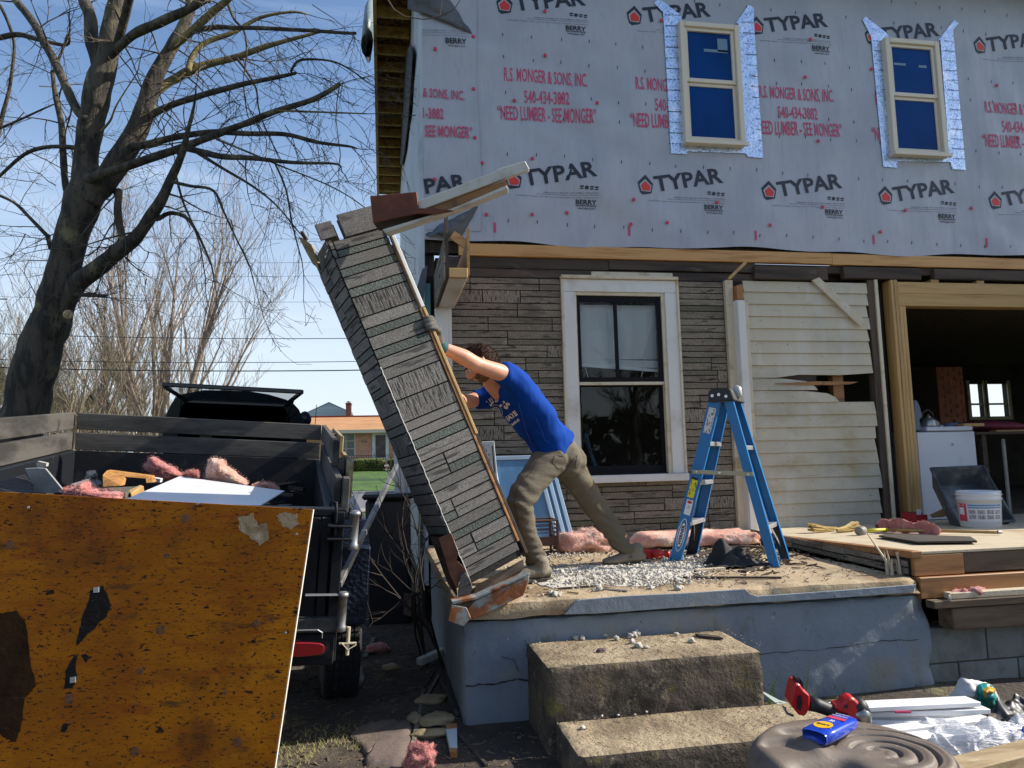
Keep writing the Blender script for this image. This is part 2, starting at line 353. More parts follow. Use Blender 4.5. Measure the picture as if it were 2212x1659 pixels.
# hip roof, gutter board, left overhang of lookouts
g = G(); e = .42; zt = HTOP+.16; px0, px1, py0, py1 = HX0-e, HX1+e, YW-e, HY1+e; ph = (py1-py0)/2
g.add([(px0, py0, zt), (px1, py0, zt), (px1, py1, zt), (px0, py1, zt), (px0+ph, (py0+py1)/2, zt+2.1), (px1-ph, (py0+py1)/2, zt+2.1)], [(0, 1, 5, 4), (1, 2, 5), (2, 3, 4, 5), (3, 0, 4), (3, 2, 1, 0)])
g.build('roof', mat('roof shingle', (.08, .075, .07), rough=.9), house)
g = G(); g.box(px0-.02, px0+.02, py0, py1, HTOP-.04, zt); g.box(px0, px1, py0-.02, py0+.02, HTOP-.04, zt); g.build('fascia_board', m_soffit, house)
g = G(); g.box(px0+.02, HX0, py0, py1, zt-.03, zt-.005); g.box(HX0, px1, py0+.02, YW, zt-.03, zt-.005); g.build('soffit_sheathing', m_osb, house)
y = 7.1; lk = None
while y < HY1+.3:
    o = link('lookout', lk, house, (px0+.02, y, HTOP)) if lk else None
    if o is None:
        gg = G().box(px0+.021, HX0-.01, y-.02, y+.02, HTOP, zt-.035); o = gg.build('lookout', m_soffit, house); lk = o.data; off = WL[o.name].copy(); y0_ = y
    else: o.location = V((off.x, off.y+(y-y0_), off.z))-wl(house)
    y += .40
# torn felt and folded wrap at the corner
def flap(name, pts, m, parent, yoff=.06, curl=.0, seg=0):
    P = [FW(p, YW-yoff) for p in pts]
    return G().prism(P, (0, -.006, 0)).build(name, m, parent)
def curl_sheet(name, quad, m, lift, seed=0, n=14):
    a, b, c, d = [FW(p, YW-.06) for p in quad]
    def fn(s, t):
        p = (a*(1-s)+b*s)*(1-t)+(d*(1-s)+c*s)*t
        p = p+V((0, -lift*math.sin(math.pi*min(1, s*.9+.05))*(.6+.4*math.sin(t*3))-.025*mn.noise(V((s*3, t*3, seed))), .03*mn.noise(V((t*5, s*4, seed+4)))))
        return p
    return G().grid(fn, n, n).build(name, m, house, smooth=True, solid=.003)
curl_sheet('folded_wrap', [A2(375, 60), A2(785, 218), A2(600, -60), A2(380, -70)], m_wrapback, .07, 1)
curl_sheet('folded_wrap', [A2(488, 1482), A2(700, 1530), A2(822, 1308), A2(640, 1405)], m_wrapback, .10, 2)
g = G()
pp = [(310, 560), (335, 430), (372, 330), (400, 280), (415, 330), (404, 520), (385, 760), (360, 960), (342, 1052), (320, 1010), (312, 800)]
g.prism([atX(*A2(*p), HX0-.03) for p in pp], (-.012, 0, 0)); g.build('torn_felt', mat('black felt', (.018, .018, .02), [((.05, .05, .055), 4, .5, .7)], rough=.7, bump=(.7, 5, (1, 1, 1), 'noise', .04)), house)
g = G(); pth = [atX(*A2(*p), px0-.10) for p in ((150, 20), (132, 100), (128, 200), (118, 290), (128, 350))]
g.tube(pth, [(.05,.10), (.07,.2), (.08,.25), (.07,.2), (.04,.1)], 10)
g.build('plastic_sheet', mat('hanging plastic', (.16, .20, .19), rough=.4, bump=(.8, 5, (1, 1, .4), 'noise', .04)), house, smooth=True)

# ------------------------------------------------------------------ printing on the wrap
def onwrap(p, lift=.004): return V((p.x, YW-wd(p.x, p.z)-lift, p.z))
def wtext(g, s, p0, p1, hpx, dx=0, dz=0, bold=.02, lift=.004, clip=None):
    P, Q = FW(p0), FW(p1); dist = (P-CAM).dot(CF); P = P+V((dx, 0, dz)); Q = Q+V((dx, 0, dz)); U = Q-P; U.y = 0
    Vv = V((-U.z, 0, U.x)).normalized()*(hpx*dist/FPX)
    put_text(g, s, P, U, Vv, fn=lambda p: onwrap(p, lift), bold=bold, clip=clip)
def wpoly(g, pts, dx=0, dz=0, lift=.004):
    P = [onwrap(FW(p)+V((dx, 0, dz)), lift) for p in pts]; g.add(P, [tuple(range(len(P)))])
gk, gr, gi, gw = G(), G(), G(), G()
def typar(dx, dz, lift=.004, word='TYPAR', small=True, icon=True, clip=None):
    wtext(gk, word, A2(1112, 1192), A2(1566, 1132), 36, dx, dz, .028, lift, clip)
    if icon:
        c = (1040, 1150)
        P = lambda l: [A2(c[0]+a*1.0, c[1]+b) for a, b in l][::-1]
        wpoly(gk, P([(-38, 46), (-54, -18), (0, -68), (52, -10), (40, 52), (-20, 62)][:6]), dx, dz, lift)
        wpoly(gw, P([(-30, 38), (-44, -14), (-2, -52), (42, -6), (32, 44)]), dx, dz, lift+.0015)
        wpoly(gk, P([(-44, -14), (-2, -52), (42, -6), (38, 2), (-2, -40), (-42, -5)]), dx, dz, lift+.0025)
        wpoly(gi, P([(-24, 34), (-32, 0), (-2, -26), (34, 8), (28, 38)]), dx, dz, lift+.003)
    if small:
        for k, (a, b) in enumerate(((1468, 1200), (1498, 1203), (1530, 1206), (1560, 1209))):
            if k == 1: P = [A2(a+13*math.cos(t*.785), b+13*math.sin(t*.785)) for t in range(8)]
            else: P = [A2(a-11, b-11), A2(a+11, b-11), A2(a+11, b-2), A2(a-11, b-2)]
            wpoly(gk, P[::-1], dx, dz, lift)
            if k != 1: wpoly(gk, [A2(a-11, b+10), A2(a+9, b+10), A2(a+9, b+3), A2(a-11, b+3)], dx, dz, lift)
        wtext(gk, 'MADE IN USA. ICC #ESR-1404 • CCMC #12884-R • CCMC #12992-N', A2(1230, 1232), A2(1575, 1243), 2.8, dx, dz, .0, lift)
        wtext(gk, 'Please visit TYPAR.com for installation instructions and warranty information', A2(1185, 1243), A2(1575, 1256), 2.8, dx, dz, .0, lift)
        wtext(gk, 'Building Wraps • Flashings • Construction Tape • Roof Underlayment • Geotextiles • Landscape Products', A2(1060, 1254), A2(1575, 1272), 2.8, dx, dz, .0, lift)
        wtext(gk, 'BERRY', A2(1432, 1303), A2(1562, 1310), 10.5, dx, dz, .03, lift)
        wpoly(gk, [A2(1430, 1312), A2(1562, 1318), A2(1562, 1314), A2(1430, 1308)], dx, dz, lift)
        wtext(gk, 'P L A S T I C S', A2(1442, 1322), A2(1556, 1327), 2.6, dx, dz, .0, lift)
        wtext(gk, 'www.typar.com', A2(1444, 1336), A2(1552, 1341), 4.4, dx, dz, .015, lift)
for k in range(5):
    typar(1.35*k-.012*k, 0)
    typar(1.35*k-.045, 1.80)
for k in range(5):
    dx = 1.35*k
    wtext(gr, 'R.S. MONGER & SONS, INC.', A2(982, 540), A2(1510, 577), 35, dx, 0, .012)
    wtext(gr, '540-434-3882', A2(1112, 665), A2(1394, 677), 29, dx, 0, .012)
    wtext(gr, '“NEED LUMBER - SEE MONGER”', A2(942, 770), A2(1562, 797), 34, dx, 0, .012)
# lapped sheet with its own shifted print
wtext(gr, '& SONS, INC.', A2(470, 640), A2(732, 662), 25, 0, 0, .014, .016); wtext(gr, '1-3882', A2(472, 766), A2(602, 772), 24, 0, 0, .014, .016)
wtext(gr, 'SEE MONGER”', A2(484, 880), A2(782, 893), 26, 0, 0, .014, .016)
wtext(gk, 'PAR', A2(490, 1240), A2(750, 1205), 33, 0, 0, .028, .016)
for dz_ in (0,):
    wtext(gk, 'BERRY', A2(612, 300), A2(745, 306), 12, 0, 0, .03, .016); wtext(gk, 'www.typar.com', A2(625, 322), A2(737, 328), 4.6, 0, 0, .015, .016)
    for a, b, s in ((468, 222, 'SR. ICC #ESR-1404 • CCMC #12884-R'), (468, 236, 'om for installation instructions and warranty information'), (468, 252, 'r • Roof Underlayment • Geotextiles • Landscape Products')):
        wtext(gk, s, A2(a, b), A2(760, b+10), 2.8, 0, 0, 0, .016)
# tick marks and red register bars
for row, (z0, n) in enumerate(((6.2, 30), (5.63, 30), (5.38, 30), (4.80, 30), (4.40, 30), (3.72, 30), (5.02, 16), (6.45, 30))):
    for i in range(n):
        x = .62+i*.29+R_.uniform(-.01, .01); p = V((x, 0, z0-.006*i+R_.uniform(-.012, .012)))
        a = [onwrap(p+V(q)) for q in ((-.006, 0, 0), (.002, 0, 0), (.006, 0, .034), (-.002, 0, .034))]
        gk.add(a, [(0, 1, 2, 3)])
for p in (A2(924, 1448), A2(1770, 1470), A3(490, 1500), A3(1232, 1525), A3(1938, 1547)):
    q = FW(p); gr.add([onwrap(q+V(t)) for t in ((-.012, 0, -.05), (.012, 0, -.05), (.012, 0, .05), (-.012, 0, .05))], [(0, 1, 2, 3)])
gk.build('black_lettering', m_ink, wrap, kind='stuff'); gr.build('red_lettering', m_pink, wrap, kind='stuff'); gi.build('house_emblem', m_iconred, wrap, kind='stuff'); gw.build('emblem_ground', m_wrap, wrap, kind='stuff')
caps = [A2(*p) for p in ((548, 333), (787, 257), (790, 581), (797, 889), (843, 1047), (1237, 95), (1238, 372), (1047, 649), (1567, 667), (1158, 1021), (545, 1150), (810, 1303), (870, 1368), (1158, 1371), (1376, 1357), (1791, 1281), (1778, 1430), (2001, 1424), (1968, 150))]
caps += [A3(*p) for p in ((830, 271), (795, 510), (1218, 453), (2011, 552), (878, 909), (247, 1292), (907, 1323), (1431, 1342), (1846, 1328), (576, 1437), (1271, 1478), (2140, 885))]
cm = None
for p in caps:
    q = onwrap(FW(p), .012)
    if cm is None:
        o = G().lathe(q, [(.018, 0), (.018, .006), (.008, .010), (.0, .010)], 12, (0, -1, 0)).build('cap_nail', m_red, house); cm = o.data; c0 = WL[o.name]-q
    else: link('cap_nail', cm, house, q+c0)

# ------------------------------------------------------------------ upstairs windows with foil tape
def up_window(tl, br, glass):
    a, b = FW(tl, YW-.09), FW(br, YW-.09); x0, x1, z1, z0 = a.x, b.x, a.z, b.z; f = .055; y0 = YW-.125
    par = G()
    par.box(x0, x0+f, y0, YW, z0, z1); par.box(x1-f, x1, y0, YW, z0, z1); par.box(x0+f, x1-f, y0, YW, z1-f, z1); par.box(x0+f, x1-f, y0, YW, z0, z0+f)
    fr = par.build('upper_window', m_vinyl, house, bev=.006, label='almond framed sash window taped with silver foil, '+glass)
    zm = (z0+z1)/2+.01; s = .035
    g = G()
    for za, zb, yo in ((z0+f, zm, .03), (zm, z1-f, .05)):
        g.box(x0+f, x0+f+s, y0+.075-yo, YW-.03, za, zb); g.box(x1-f-s, x1-f, y0+.075-yo, YW-.03, za, zb); g.box(x0+f+s, x1-f-s, y0+.075-yo, YW-.03, za, za+s*(1.2 if za > z0+f else 1)); g.box(x0+f+s, x1-f-s, y0+.075-yo, YW-.03, zb-s, zb)
    g.build('sash', m_vinyl, fr, bev=.003)
    g = G(); g.box(x0+f+s, x1-f-s, YW-.068, YW-.060, z0+f+s, zm-s); g.build('pane', m_skyglass, fr)
    g = G(); g.box(x0+f+s, x1-f-s, YW-.078, YW-.070, zm+s*1.2, z1-f-s); g.build('pane', m_skyglass, fr)
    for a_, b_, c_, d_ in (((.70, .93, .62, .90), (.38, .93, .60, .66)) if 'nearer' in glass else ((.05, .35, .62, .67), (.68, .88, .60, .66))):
        wx_, wz_ = x1-x0-2*f-2*s, z1-f-s-zm-s; G().box(x0+f+s+a_*wx_, x0+f+s+b_*wx_, YW-.0812, YW-.0802, zm+s+c_*wz_, zm+s+d_*wz_).build('painted_reflection', mat('reflection paint', (.13, .22, .32), rough=.4), fr)  # bright reflections painted as pale quads on the pane
    g = G(); g.box(x0-.012, x1+.012, y0-.03, y0-.001, z0-.012, z0+.03); g.build('sill', m_vinyl, fr, bev=.004)
    return fr, (x0+f+s, x1-f-s, zm+s, z1-f-s)
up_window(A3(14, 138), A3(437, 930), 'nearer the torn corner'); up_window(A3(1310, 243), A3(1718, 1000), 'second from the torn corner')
def tape(pts):
    P = [onwrap(FW(p), .012) for p in pts]
    G().prism(P, (0, .004, 0)).build('foil_tape', m_foil, house)
tape([(1409, 14), (1418, 2), (1466, 40), (1470, 60), (1479, 318), (1479, 338), (1445, 336), (1428, 34)])
tape([A3(*p) for p in ((365, 165), (445, 50), (480, 75), (475, 120), (535, 1015), (440, 1005), (405, 950), (380, 170))])
tape([A3(*p) for p in ((56, 925), (436, 945), (436, 985), (56, 972))])
tape([A3(*p) for p in ((1160, 145), (1180, 125), (1310, 225), (1330, 260), (1385, 1000), (1377, 1075), (1290, 1068), (1215, 250))])
tape([A3(*p) for p in ((1635, 275), (1740, 140), (1765, 165), (1730, 210), (1810, 1088), (1725, 1083), (1705, 1010), (1650, 270))])
tape([A3(*p) for p in ((1385, 1000), (1718, 1010), (1718, 1038), (1385, 1034))])
# blue ink lines across the tape, as on the real one
g = G()
for (xa, za, xb, zb, n) in ((FW((1432, 60)).x+.02, 5.85, 3.02, 4.65, 12),):
    pass
for i in range(13):
    for (u0, u1, v0, v1) in (((1431+.6*i), (1467+.8*i), 40+23*i, 41+23*i), (1596+3.2*i, 1624+1.4*i, 55+23*i, 57+23*i), (1878+4*i, 1908+1.7*i, 95+21*i, 97+21*i), (2030+1.6*i, 2052+2.1*i, 95+21*i, 97+21*i)):
        a, b = onwrap(FW((u0, v0)), .0185), onwrap(FW((u1, v1)), .0185)
        if i % 2: g.add([a, b, b+V((0, 0, .006)), a+V((0, 0, .006))], [(0, 1, 2, 3)])
        else:
            for k in range(5):
                c = a.lerp(b, (k+.1)/5); d = a.lerp(b, (k+.75)/5); g.add([c, d, d+V((0, 0, .006)), c+V((0, 0, .006))], [(0, 1, 2, 3)])
g.build('tape_print', mat('tape ink', (.02, .035, .09), rough=.4), house)

# ------------------------------------------------------------------ lower wall: boards under the wrap
def hboard(name, m, x0, x1, z0, z1, y0, y1=YW+.02, **k): return G().box(x0, x1, y0, y1, z0, z1).build(name, m, house, bev=.004, **k)
hboard('rim_beam', m_lumber, .72, 4.6, 3.385, 3.502, YW-.045); hboard('rim_beam', m_lumber, 4.603, 8.6, 3.38, 3.50, YW-.042); hboard('rim_beam', m_lumber, 8.603, HX1, 3.38, 3.50, YW-.045)
hboard('backing_board', m_oldwood, .62, 2.2, 3.275, 3.382, YW-.012); hboard('backing_board', m_oldwood, 2.203, 3.75, 3.285, 3.383, YW-.018); hboard('backing_board', m_oldwood, .62, 3.72, 3.19, 3.273, YW-.004)
hboard('backing_board', m_cream, 2.02, 2.86, 3.205, 3.262, YW-.012)
hboard('old_beam', m_oldwood, 3.72, 4.42, 3.215, 3.345, YW-.05); hboard('old_beam', m_oldwood, 4.43, 4.55, 3.22, 3.36, YW-.03); hboard('old_beam', m_oldwood, 4.72, 5.62, 3.24, 3.36, YW-.05)
hboard('old_beam', m_oldwood, 5.78, 6.9, 3.25, 3.36, YW-.05); hboard('old_beam', m_oldwood, 6.93, HX1, 3.25, 3.36, YW-.04); hboard('backing_board', m_oldwood, 3.7, HX1, 3.30, 3.378, YW-.002, YW+.1)
for x in (5.75, 6.3, 7.05, 7.5): quick('wedge_block', m_studw, house, x, x+.09, YW-.03, YW+.05, 3.195, 3.247)
# backing of the stone siding with the window opening left free
lw0, lw1 = FW(A6(262, 290)), FW(B7(540, 852))
WX0, WX1, WZ0, WZ1 = lw0.x, lw1.x, lw1.z, FW(A6(600, 292)).z
SX0, SX1 = .62, FW(A6(1705, 300)).x; SZ0, SZ1 = .70, 3.185
g = G(); c = .10
g.box(HX0+.03, WX0+c, YW, YW+.11, 0, 3.19); g.box(WX1-c, 3.75, YW, YW+.11, 0, 3.19); g.box(WX0+c, WX1-c, YW, YW+.11, WZ1-c, 3.19); g.box(WX0+c, WX1-c, YW, YW+.11, 0, WZ0+.07)
g.build('stone_backing', m_joint, house)
UNIT = {}
def unit_box(m):
    if m.name not in UNIT:
        me = bpy.data.meshes.new('stone'); i = .04
        me.from_pydata([(0, 0, 0), (1, 0, 0), (1, 1, 0), (0, 1, 0), (0, 0, 1), (1, 0, 1), (1, 1, 1), (0, 1, 1)], [], [(0, 3, 2, 1), (4, 5, 6, 7), (0, 1, 5, 4), (1, 2, 6, 5), (2, 3, 7, 6), (3, 0, 4, 7)])
        me.materials.append(m); UNIT[m.name] = me
    return UNIT[m.name]
def place_unit(name, m, parent, o, U, Vv, N):
    ob = bpy.data.objects.new(name, unit_box(m)); COL.objects.link(ob)
    if U.cross(Vv).dot(N) < 0: pass
    ob.parent = parent
    # columns U,V,N
    M_ = Matrix(((U.x, Vv.x, N.x, o.x), (U.y, Vv.y, N.y, o.y), (U.z, Vv.z, N.z, o.z), (0, 0, 0, 1)))
    ob.matrix_world = M_
    pl = wl(parent); M2 = M_.copy(); M2.translation = o-pl; ob.matrix_basis = M2; return ob
def stones(parent, O, Ud, Vd, Nd, W, H, mats, holes=(), bands=(.068, .135), lens=(.32, .95), th=.012, gap=.0095, seed=1, hs=1.0):
    rr = random.Random(seed); Ud, Vd, Nd = V(Ud).normalized(), V(Vd).normalized(), V(Nd).normalized(); z = 0
    cuts = sorted({H} | {h[2] for h in holes if 0 < h[2] < H} | {h[3] for h in holes if 0 < h[3] < H}); n = 0; big = True
    while z < H-.012:
        nh = rr.uniform(.115, .142)*hs; lim = [c for c in cuts if c > z+.012][0]
        zt = min(z+nh, lim)
        if lim-zt < .035: zt = lim
        iv = [(0, W)]
        for hx0, hx1, hz0, hz1 in holes:
            if hz0 < zt-.005 and hz1 > z+.005:
                iv = [q for a, b in iv for q in ((a, min(b, hx0)), (max(a, hx1), b)) if q[1]-q[0] > .01]
        for a, b in iv:
            x = a-rr.uniform(0, .3)
            while x < b-.02:
                L = rr.uniform(*lens); xe_ = x+L
                if b-xe_ < .07: xe_ = b
                p, q = max(x, a), min(xe_, b)
                if q-p > .02:
                    t = rr.random(); hh = zt-z
                    if t < .20 and hh > .08: parts = [(0, 1, 1)]
                    elif t < .45: parts = [(0, .42, 2), (.42, 1, 0)]
                    elif t < .90: parts = [(0, .52, 0), (.52, 1, 0)]
                    else: parts = [(0, .58, 0), (.58, 1, 2)]
                    if hh < .08: parts = [(0, 1, rr.choice((0, 2)))]
                    if parts[0][2] == 1 and q-p > .6: q2 = p+rr.uniform(.3, .5); xe_ = x+(q2-x) if x >= a else q2; q = q2
                    for f0, f1, k in parts:
                        o = V(O)+Ud*(p+gap/2)+Vd*(z+f0*hh+gap/2)
                        tt = th*rr.uniform(.75, 1.2)
                        place_unit('stone', mats[k], parent, o, Ud*(q-p-gap), Vd*((f1-f0)*hh-gap), Nd*tt); n += 1
                x = xe_
        z = zt
    return n
sw = empty('stone_siding', (SX0, YW, SZ0)); sw.parent = house; sw.location = V((SX0, YW, SZ0))-wl(house)
n1 = stones(sw, (SX0, YW-.0005, SZ0-.02), (1, 0, 0), (0, 0, 1), (0, -1, 0), SX1-SX0, SZ1-SZ0+.015, m_st, holes=[(WX0-SX0-.002, WX1-SX0+.002, WZ0-SZ0+.016, WZ1-SZ0+.034), (2.02-SX0, 2.87-SX0, WZ1-SZ0+.022, 4)], seed=5)
print('stones on wall', n1)

# ------------------------------------------------------------------ old sash window
win = empty('window', (WX0, YW, WZ0)); win.parent = house; win.location = V((WX0, YW, WZ0))-wl(house)
tag(win, 'old double hung window with black sashes and wide white casing')
cs = .125; y0 = YW-.035
g = G(); g.box(WX0, WX0+cs, y0, YW+.02, WZ0+.06, WZ1-cs-.02); g.build('casing', m_white, win, bev=.004)
g = G(); g.box(WX1-cs, WX1, y0, YW+.02, WZ0+.06, WZ1-cs-.02); g.build('casing', m_white, win, bev=.004)
g = G(); g.box(WX0, WX1, y0, YW+.02, WZ1-cs-.018, WZ1-.02); g.build('casing', m_white, win, bev=.004)
g = G(); g.box(WX0-.02, WX1+.015, y0-.03, YW+.02, WZ1-.018, WZ1+.014); g.build('drip_cap', m_cream, win, bev=.004)
g = G(); g.box(WX1-.004, WX1+.018, y0-.012, YW+.02, WZ0+.06, WZ1-.02); g.build('edge_moulding', m_cream, win); G().box(WX0-.018, WX0+.004, y0-.012, YW+.02, WZ0+.06, WZ1-.02).build('edge_moulding', m_cream, win)
g = G(); g.box(WX0-.03, WX1+.02, y0-.045, YW+.05, WZ0-.012, WZ0+.058); g.build('sill', m_white, win, bev=.006)
ix0, ix1, iz0, iz1 = WX0+cs, WX1-cs, WZ0+.06, WZ1-cs-.02
g = G(); g.box(ix0, ix0+.012, YW-.015, YW+.09, iz0, iz1); g.box(ix1-.035, ix1, YW-.02, YW+.09, iz0, iz1); g.box(ix0+.013, ix1-.036, YW-.02, YW+.09, iz1-.03, iz1); g.build('stop_bead', m_cream, win)
zm = FW(A6(700, 1235)).z
def sash(name, x0, x1, z0, z1, y, st, bot, top, m, mun=None):
    g = G(); g.box(x0, x0+st, y, y+.035, z0, z1); g.box(x1-st*1.25, x1, y, y+.035, z0, z1); g.box(x0+st, x1-st*1.25, y, y+.035, z0, z0+bot); g.box(x0+st, x1-st*1.25, y, y+.035, z1-top, z1)
    if mun: g.box(mun-.016, mun+.016, y+.002, y+.033, z0+bot, z1-top)
    s = g.build(name, m, win, bev=.003)
    return s
m_glass = bpy.data.materials.new('old glass'); m_glass.use_nodes = True
_t = m_glass.node_tree; _t.nodes.clear(); _o = _t.nodes.new('ShaderNodeOutputMaterial'); _m = _t.nodes.new('ShaderNodeMixShader'); _f = _t.nodes.new('ShaderNodeFresnel'); _f.inputs[0].default_value = 1.36
_a = _t.nodes.new('ShaderNodeBsdfTransparent'); _a.inputs[0].default_value = (.94, .96, .97, 1); _b = _t.nodes.new('ShaderNodeBsdfGlossy'); _b.inputs['Roughness'].default_value = .015
_n = _t.nodes.new('ShaderNodeTexNoise'); _n.inputs['Scale'].default_value = 1.5; _bp = _t.nodes.new('ShaderNodeBump'); _bp.inputs['Strength'].default_value = .12; _bp.inputs['Distance'].default_value = .02
_t.links.new(_n.outputs[0], _bp.inputs['Height']); _t.links.new(_bp.outputs[0], _b.inputs['Normal'])
_t.links.new(_f.outputs[0], _m.inputs[0]); _t.links.new(_a.outputs[0], _m.inputs[1]); _t.links.new(_b.outputs[0], _m.inputs[2]); _t.links.new(_m.outputs[0], _o.inputs[0])
xm = FW(A6(757, 800)).x
s1 = sash('upper_sash', ix0+.013, ix1-.036, zm+.012, iz1-.031, YW+.0, .036, .045, .06, m_black, xm)
s2 = sash('lower_sash', ix0+.013, ix1-.036, iz0, zm-.02, YW+.04, .03, .085, .012, m_black)
g = G(); g.box(ix0+.013, ix1-.036, YW-.004, YW+.036, zm-.018, zm+.010); g.build('meeting_rail', m_cream, win)
g = G(); g.box(ix0+.05, xm-.016, YW+.015, YW+.018, zm+.058, iz1-.09); g.build('pane', m_glass, win); g = G(); g.box(xm+.016, ix1-.082, YW+.015, YW+.018, zm+.058, iz1-.09); g.build('pane', m_glass, win)
g = G(); g.box(ix0+.044, ix1-.075, YW+.055, YW+.058, iz0+.085, zm-.032); g.build('pane', m_glass, win)
# slatted blind hanging inside the upper half
bl = empty('window_blind', (ix0, YW+.1, zm), 'half raised white slatted blind inside the black sash window', 'blind')
bm = None; z = iz1-.10; i = 0
m_blind = mat('blind slat', (.80, .80, .78), rough=.5)
while z > zm+.20:
    a = rad(72); p = V((ix0+.03, YW+.10, z)); U = V((ix1-ix0-.08, 0, -.035*(1 if z < zm+.26 else 0))); place_unit('slat', m_blind, bl, p, U, V((0, -.028*math.cos(a), -.028*math.sin(a))), V((0, .0012, .0012))); z -= .0225
g = G(); g.bar((ix0+.03, YW+.10, zm+.19), (ix1-.05, YW+.10, zm+.13), .03, .03); g.build('bottom_rail', m_blind, bl)
g = G(); g.tube([(ix1-.10, YW+.085, iz1-.3), (ix1-.24, YW+.08, zm+.06)], .004, 6); g.tube([(ix0+.07, YW+.085, zm+.33), (ix0+.13, YW+.085, zm+.06)], .003, 6); g.build('tilt_wand', m_blind, bl)

# ------------------------------------------------------------------ pilasters, clapboards, studs
def vboard(name, m, x0, x1, z0, z1, y0, y1=YW+.01, parent=house, **k): return G().box(x0, x1, y0, y1, z0, z1).build(name, m, parent, bev=.004, **k)
vboard('corner_strip', m_cream, SX1+.004, SX1+.085, .68, 3.19, YW-.06)
px0 = FW(A6(1800, 800), YW-.15).x; px1 = FW(A6(1955, 800), YW-.15).x
vboard('pilaster_board', m_white, SX1+.09, px0+.07, .68, FW(A6(1800, 487), YW-.13).z, YW-.13)
vboard('pilaster_board', m_white, px0+.074, px1-.03, .68, FW(A6(1800, 487), YW-.15).z, YW-.15, label='white pilaster board with a broken top')
vboard('pilaster_board', m_cream, px1-.028, px1+.03, .68, 2.95, YW-.10)
g = G(); zt0 = FW(A6(1800, 487), YW-.13).z
g.box(SX1+.09, SX1+.12, YW-.13, YW, zt0+.002, zt0+.15); g.box(px1-.07, px1-.035, YW-.13, YW-.02, zt0+.002, zt0+.16); g.box(SX1+.121, px1-.071, YW-.128, YW-.09, zt0+.002, zt0+.05)
g.build('broken_post_end', m_orange, house)
g = G(); g.bar(FW(A6(1765, 300), YW-.14), FW(A6(1918, 150), YW-.18), .045, .03); g.build('splintered_stick', m_studw, house, bev=.003)
cx0, cx1 = px1+.032, FW(A7(1165, 600)).x; z = SZ0-.0; row = 0; hgt = .1255
hz1_, hz0_ = FW(A7(1000, 915)).z, FW(A7(1000, 1035)).z
gb = G(); gb.box(cx0, cx1-.02, YW+.012, YW+.05, hz1_+.12, 3.2); gb.box(cx0, FW(A7(815, 900)).x, YW+.012, YW+.05, .3, hz1_+.12); gb.box(cx0+.2, cx1-.02, YW+.012, YW+.05, .3, hz0_-.05); gb.build('sheathing_board', m_oldwood, house)
rr = random.Random(4)
while z < 3.18:
    zt_ = z+hgt; xe_ = cx1+rr.uniform(-.03, .012)
    pts = [(cx0, z), (xe_, z), (xe_+rr.uniform(-.012, .012), zt_), (cx0, zt_)]
    mid = (z+zt_)/2
    if hz0_-.03 < mid < hz1_+.03:
        xa = FW(A7(940 if mid < (hz0_+hz1_)/2 else 800, 960)).x
        pts = [(cx0, z), (xa+.02, z), (xa-.02, z+.05), (xa-.10, z+.09), (xa-.35, zt_-.008), (cx0, zt_)]
    elif hz1_+.03 <= mid < hz1_+.03+hgt:
        xa = FW(A7(540, 930)).x
        pts = [(cx0, z), (xa, z), (xa+.25, z+.03), (xa+.7, z+.024), (xe_, z+.045), (xe_, zt_), (cx0, zt_)]
    if zt_ > 3.17: pts = [(a, min(b, 3.20)) for a, b in pts]
    n_ = len(pts)
    def yy(b): return YW-.004-.016*(1-(b-z)/hgt)
    vs = [V((a, yy(b), b)) for a, b in pts]+[V((a, YW+.010, b)) for a, b in pts]
    G().add(vs, [tuple(range(n_)), tuple(range(2*n_-1, n_-1, -1))]+[(i+n_, (i+1) % n_+n_, (i+1) % n_, i) for i in range(n_)]).build('clapboard', m_clap, house, bev=.0015)
    z = zt_; row += 1
g = G(); g.box(FW(A7(945, 900)).x, FW(A7(1015, 900)).x, YW+.06, YW+.15, hz0_-.3, hz1_+.2); g.build('wall_stud', m_orange, house)
g = G(); g.prism([FW(A7(*p), YW-.03) for p in ((535, 930), (800, 915), (1095, 918), (1040, 935), (870, 940), (700, 938))], (0, .02, 0)); g.build('torn_splinter', m_orange, house)
g = G(); g.prism([FW(A7(*p), YW-.06) for p in ((782, 232), (830, 212), (1145, 505), (1110, 545))], (0, .022, 0)); brc = g.build('loose_brace_board', m_clap, house, bev=.003)
vboard('edge_stud', m_oldwoodv, cx1+.012, cx1+.085, .68, 3.235, YW-.02, YW+.08); vboard('edge_strip', m_cream, cx1+.088, cx1+.125, .68, 3.235, YW-.035, YW+.06)
sx0 = FW(A7(1292, 225)).x
vboard('door_stud', m_studw, sx0, sx0+.035, .68, 3.235, YW-.04, YW+.10)
for k in range(3): vboard('door_stud', m_studw, sx0+.037+k*.04, sx0+.075+k*.04, .68, 3.235 if k == 0 else FW(A7(1400, 410)).z-.003, YW-.045+.003*k, YW+.10)
hx0 = sx0+.077; hz0 = FW(A7(1420, 410)).z; hz1 = FW(A7(1400, 250)).z
m_head = mat('header lumber', (.47, .29, .105), [((.34, .19, .06), 22, .45, .72, (.06, 1, 1), 7), ((.20, .09, .03), 4, .64, .74, (.25, 1, 1))], rough=.6, bump=(.4, 60, (.06, 1, 1), 'noise', .003))
hboard('door_header', m_head, hx0, HX1, (hz0+hz1)/2+.004, hz1, YW-.04, YW+.10); hboard('door_header', m_head, hx0, HX1, hz0, (hz0+hz1)/2+.009, YW-.035, YW+.10)
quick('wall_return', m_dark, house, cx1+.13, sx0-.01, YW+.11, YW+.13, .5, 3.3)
# unseen wall added at the far right to shade the floor by the door
g = G(); g.box(7.9, 8.02, 5.2, YW-.05, .0, 3.3); g.build('added_shade_wall', m_oldwoodv, house)
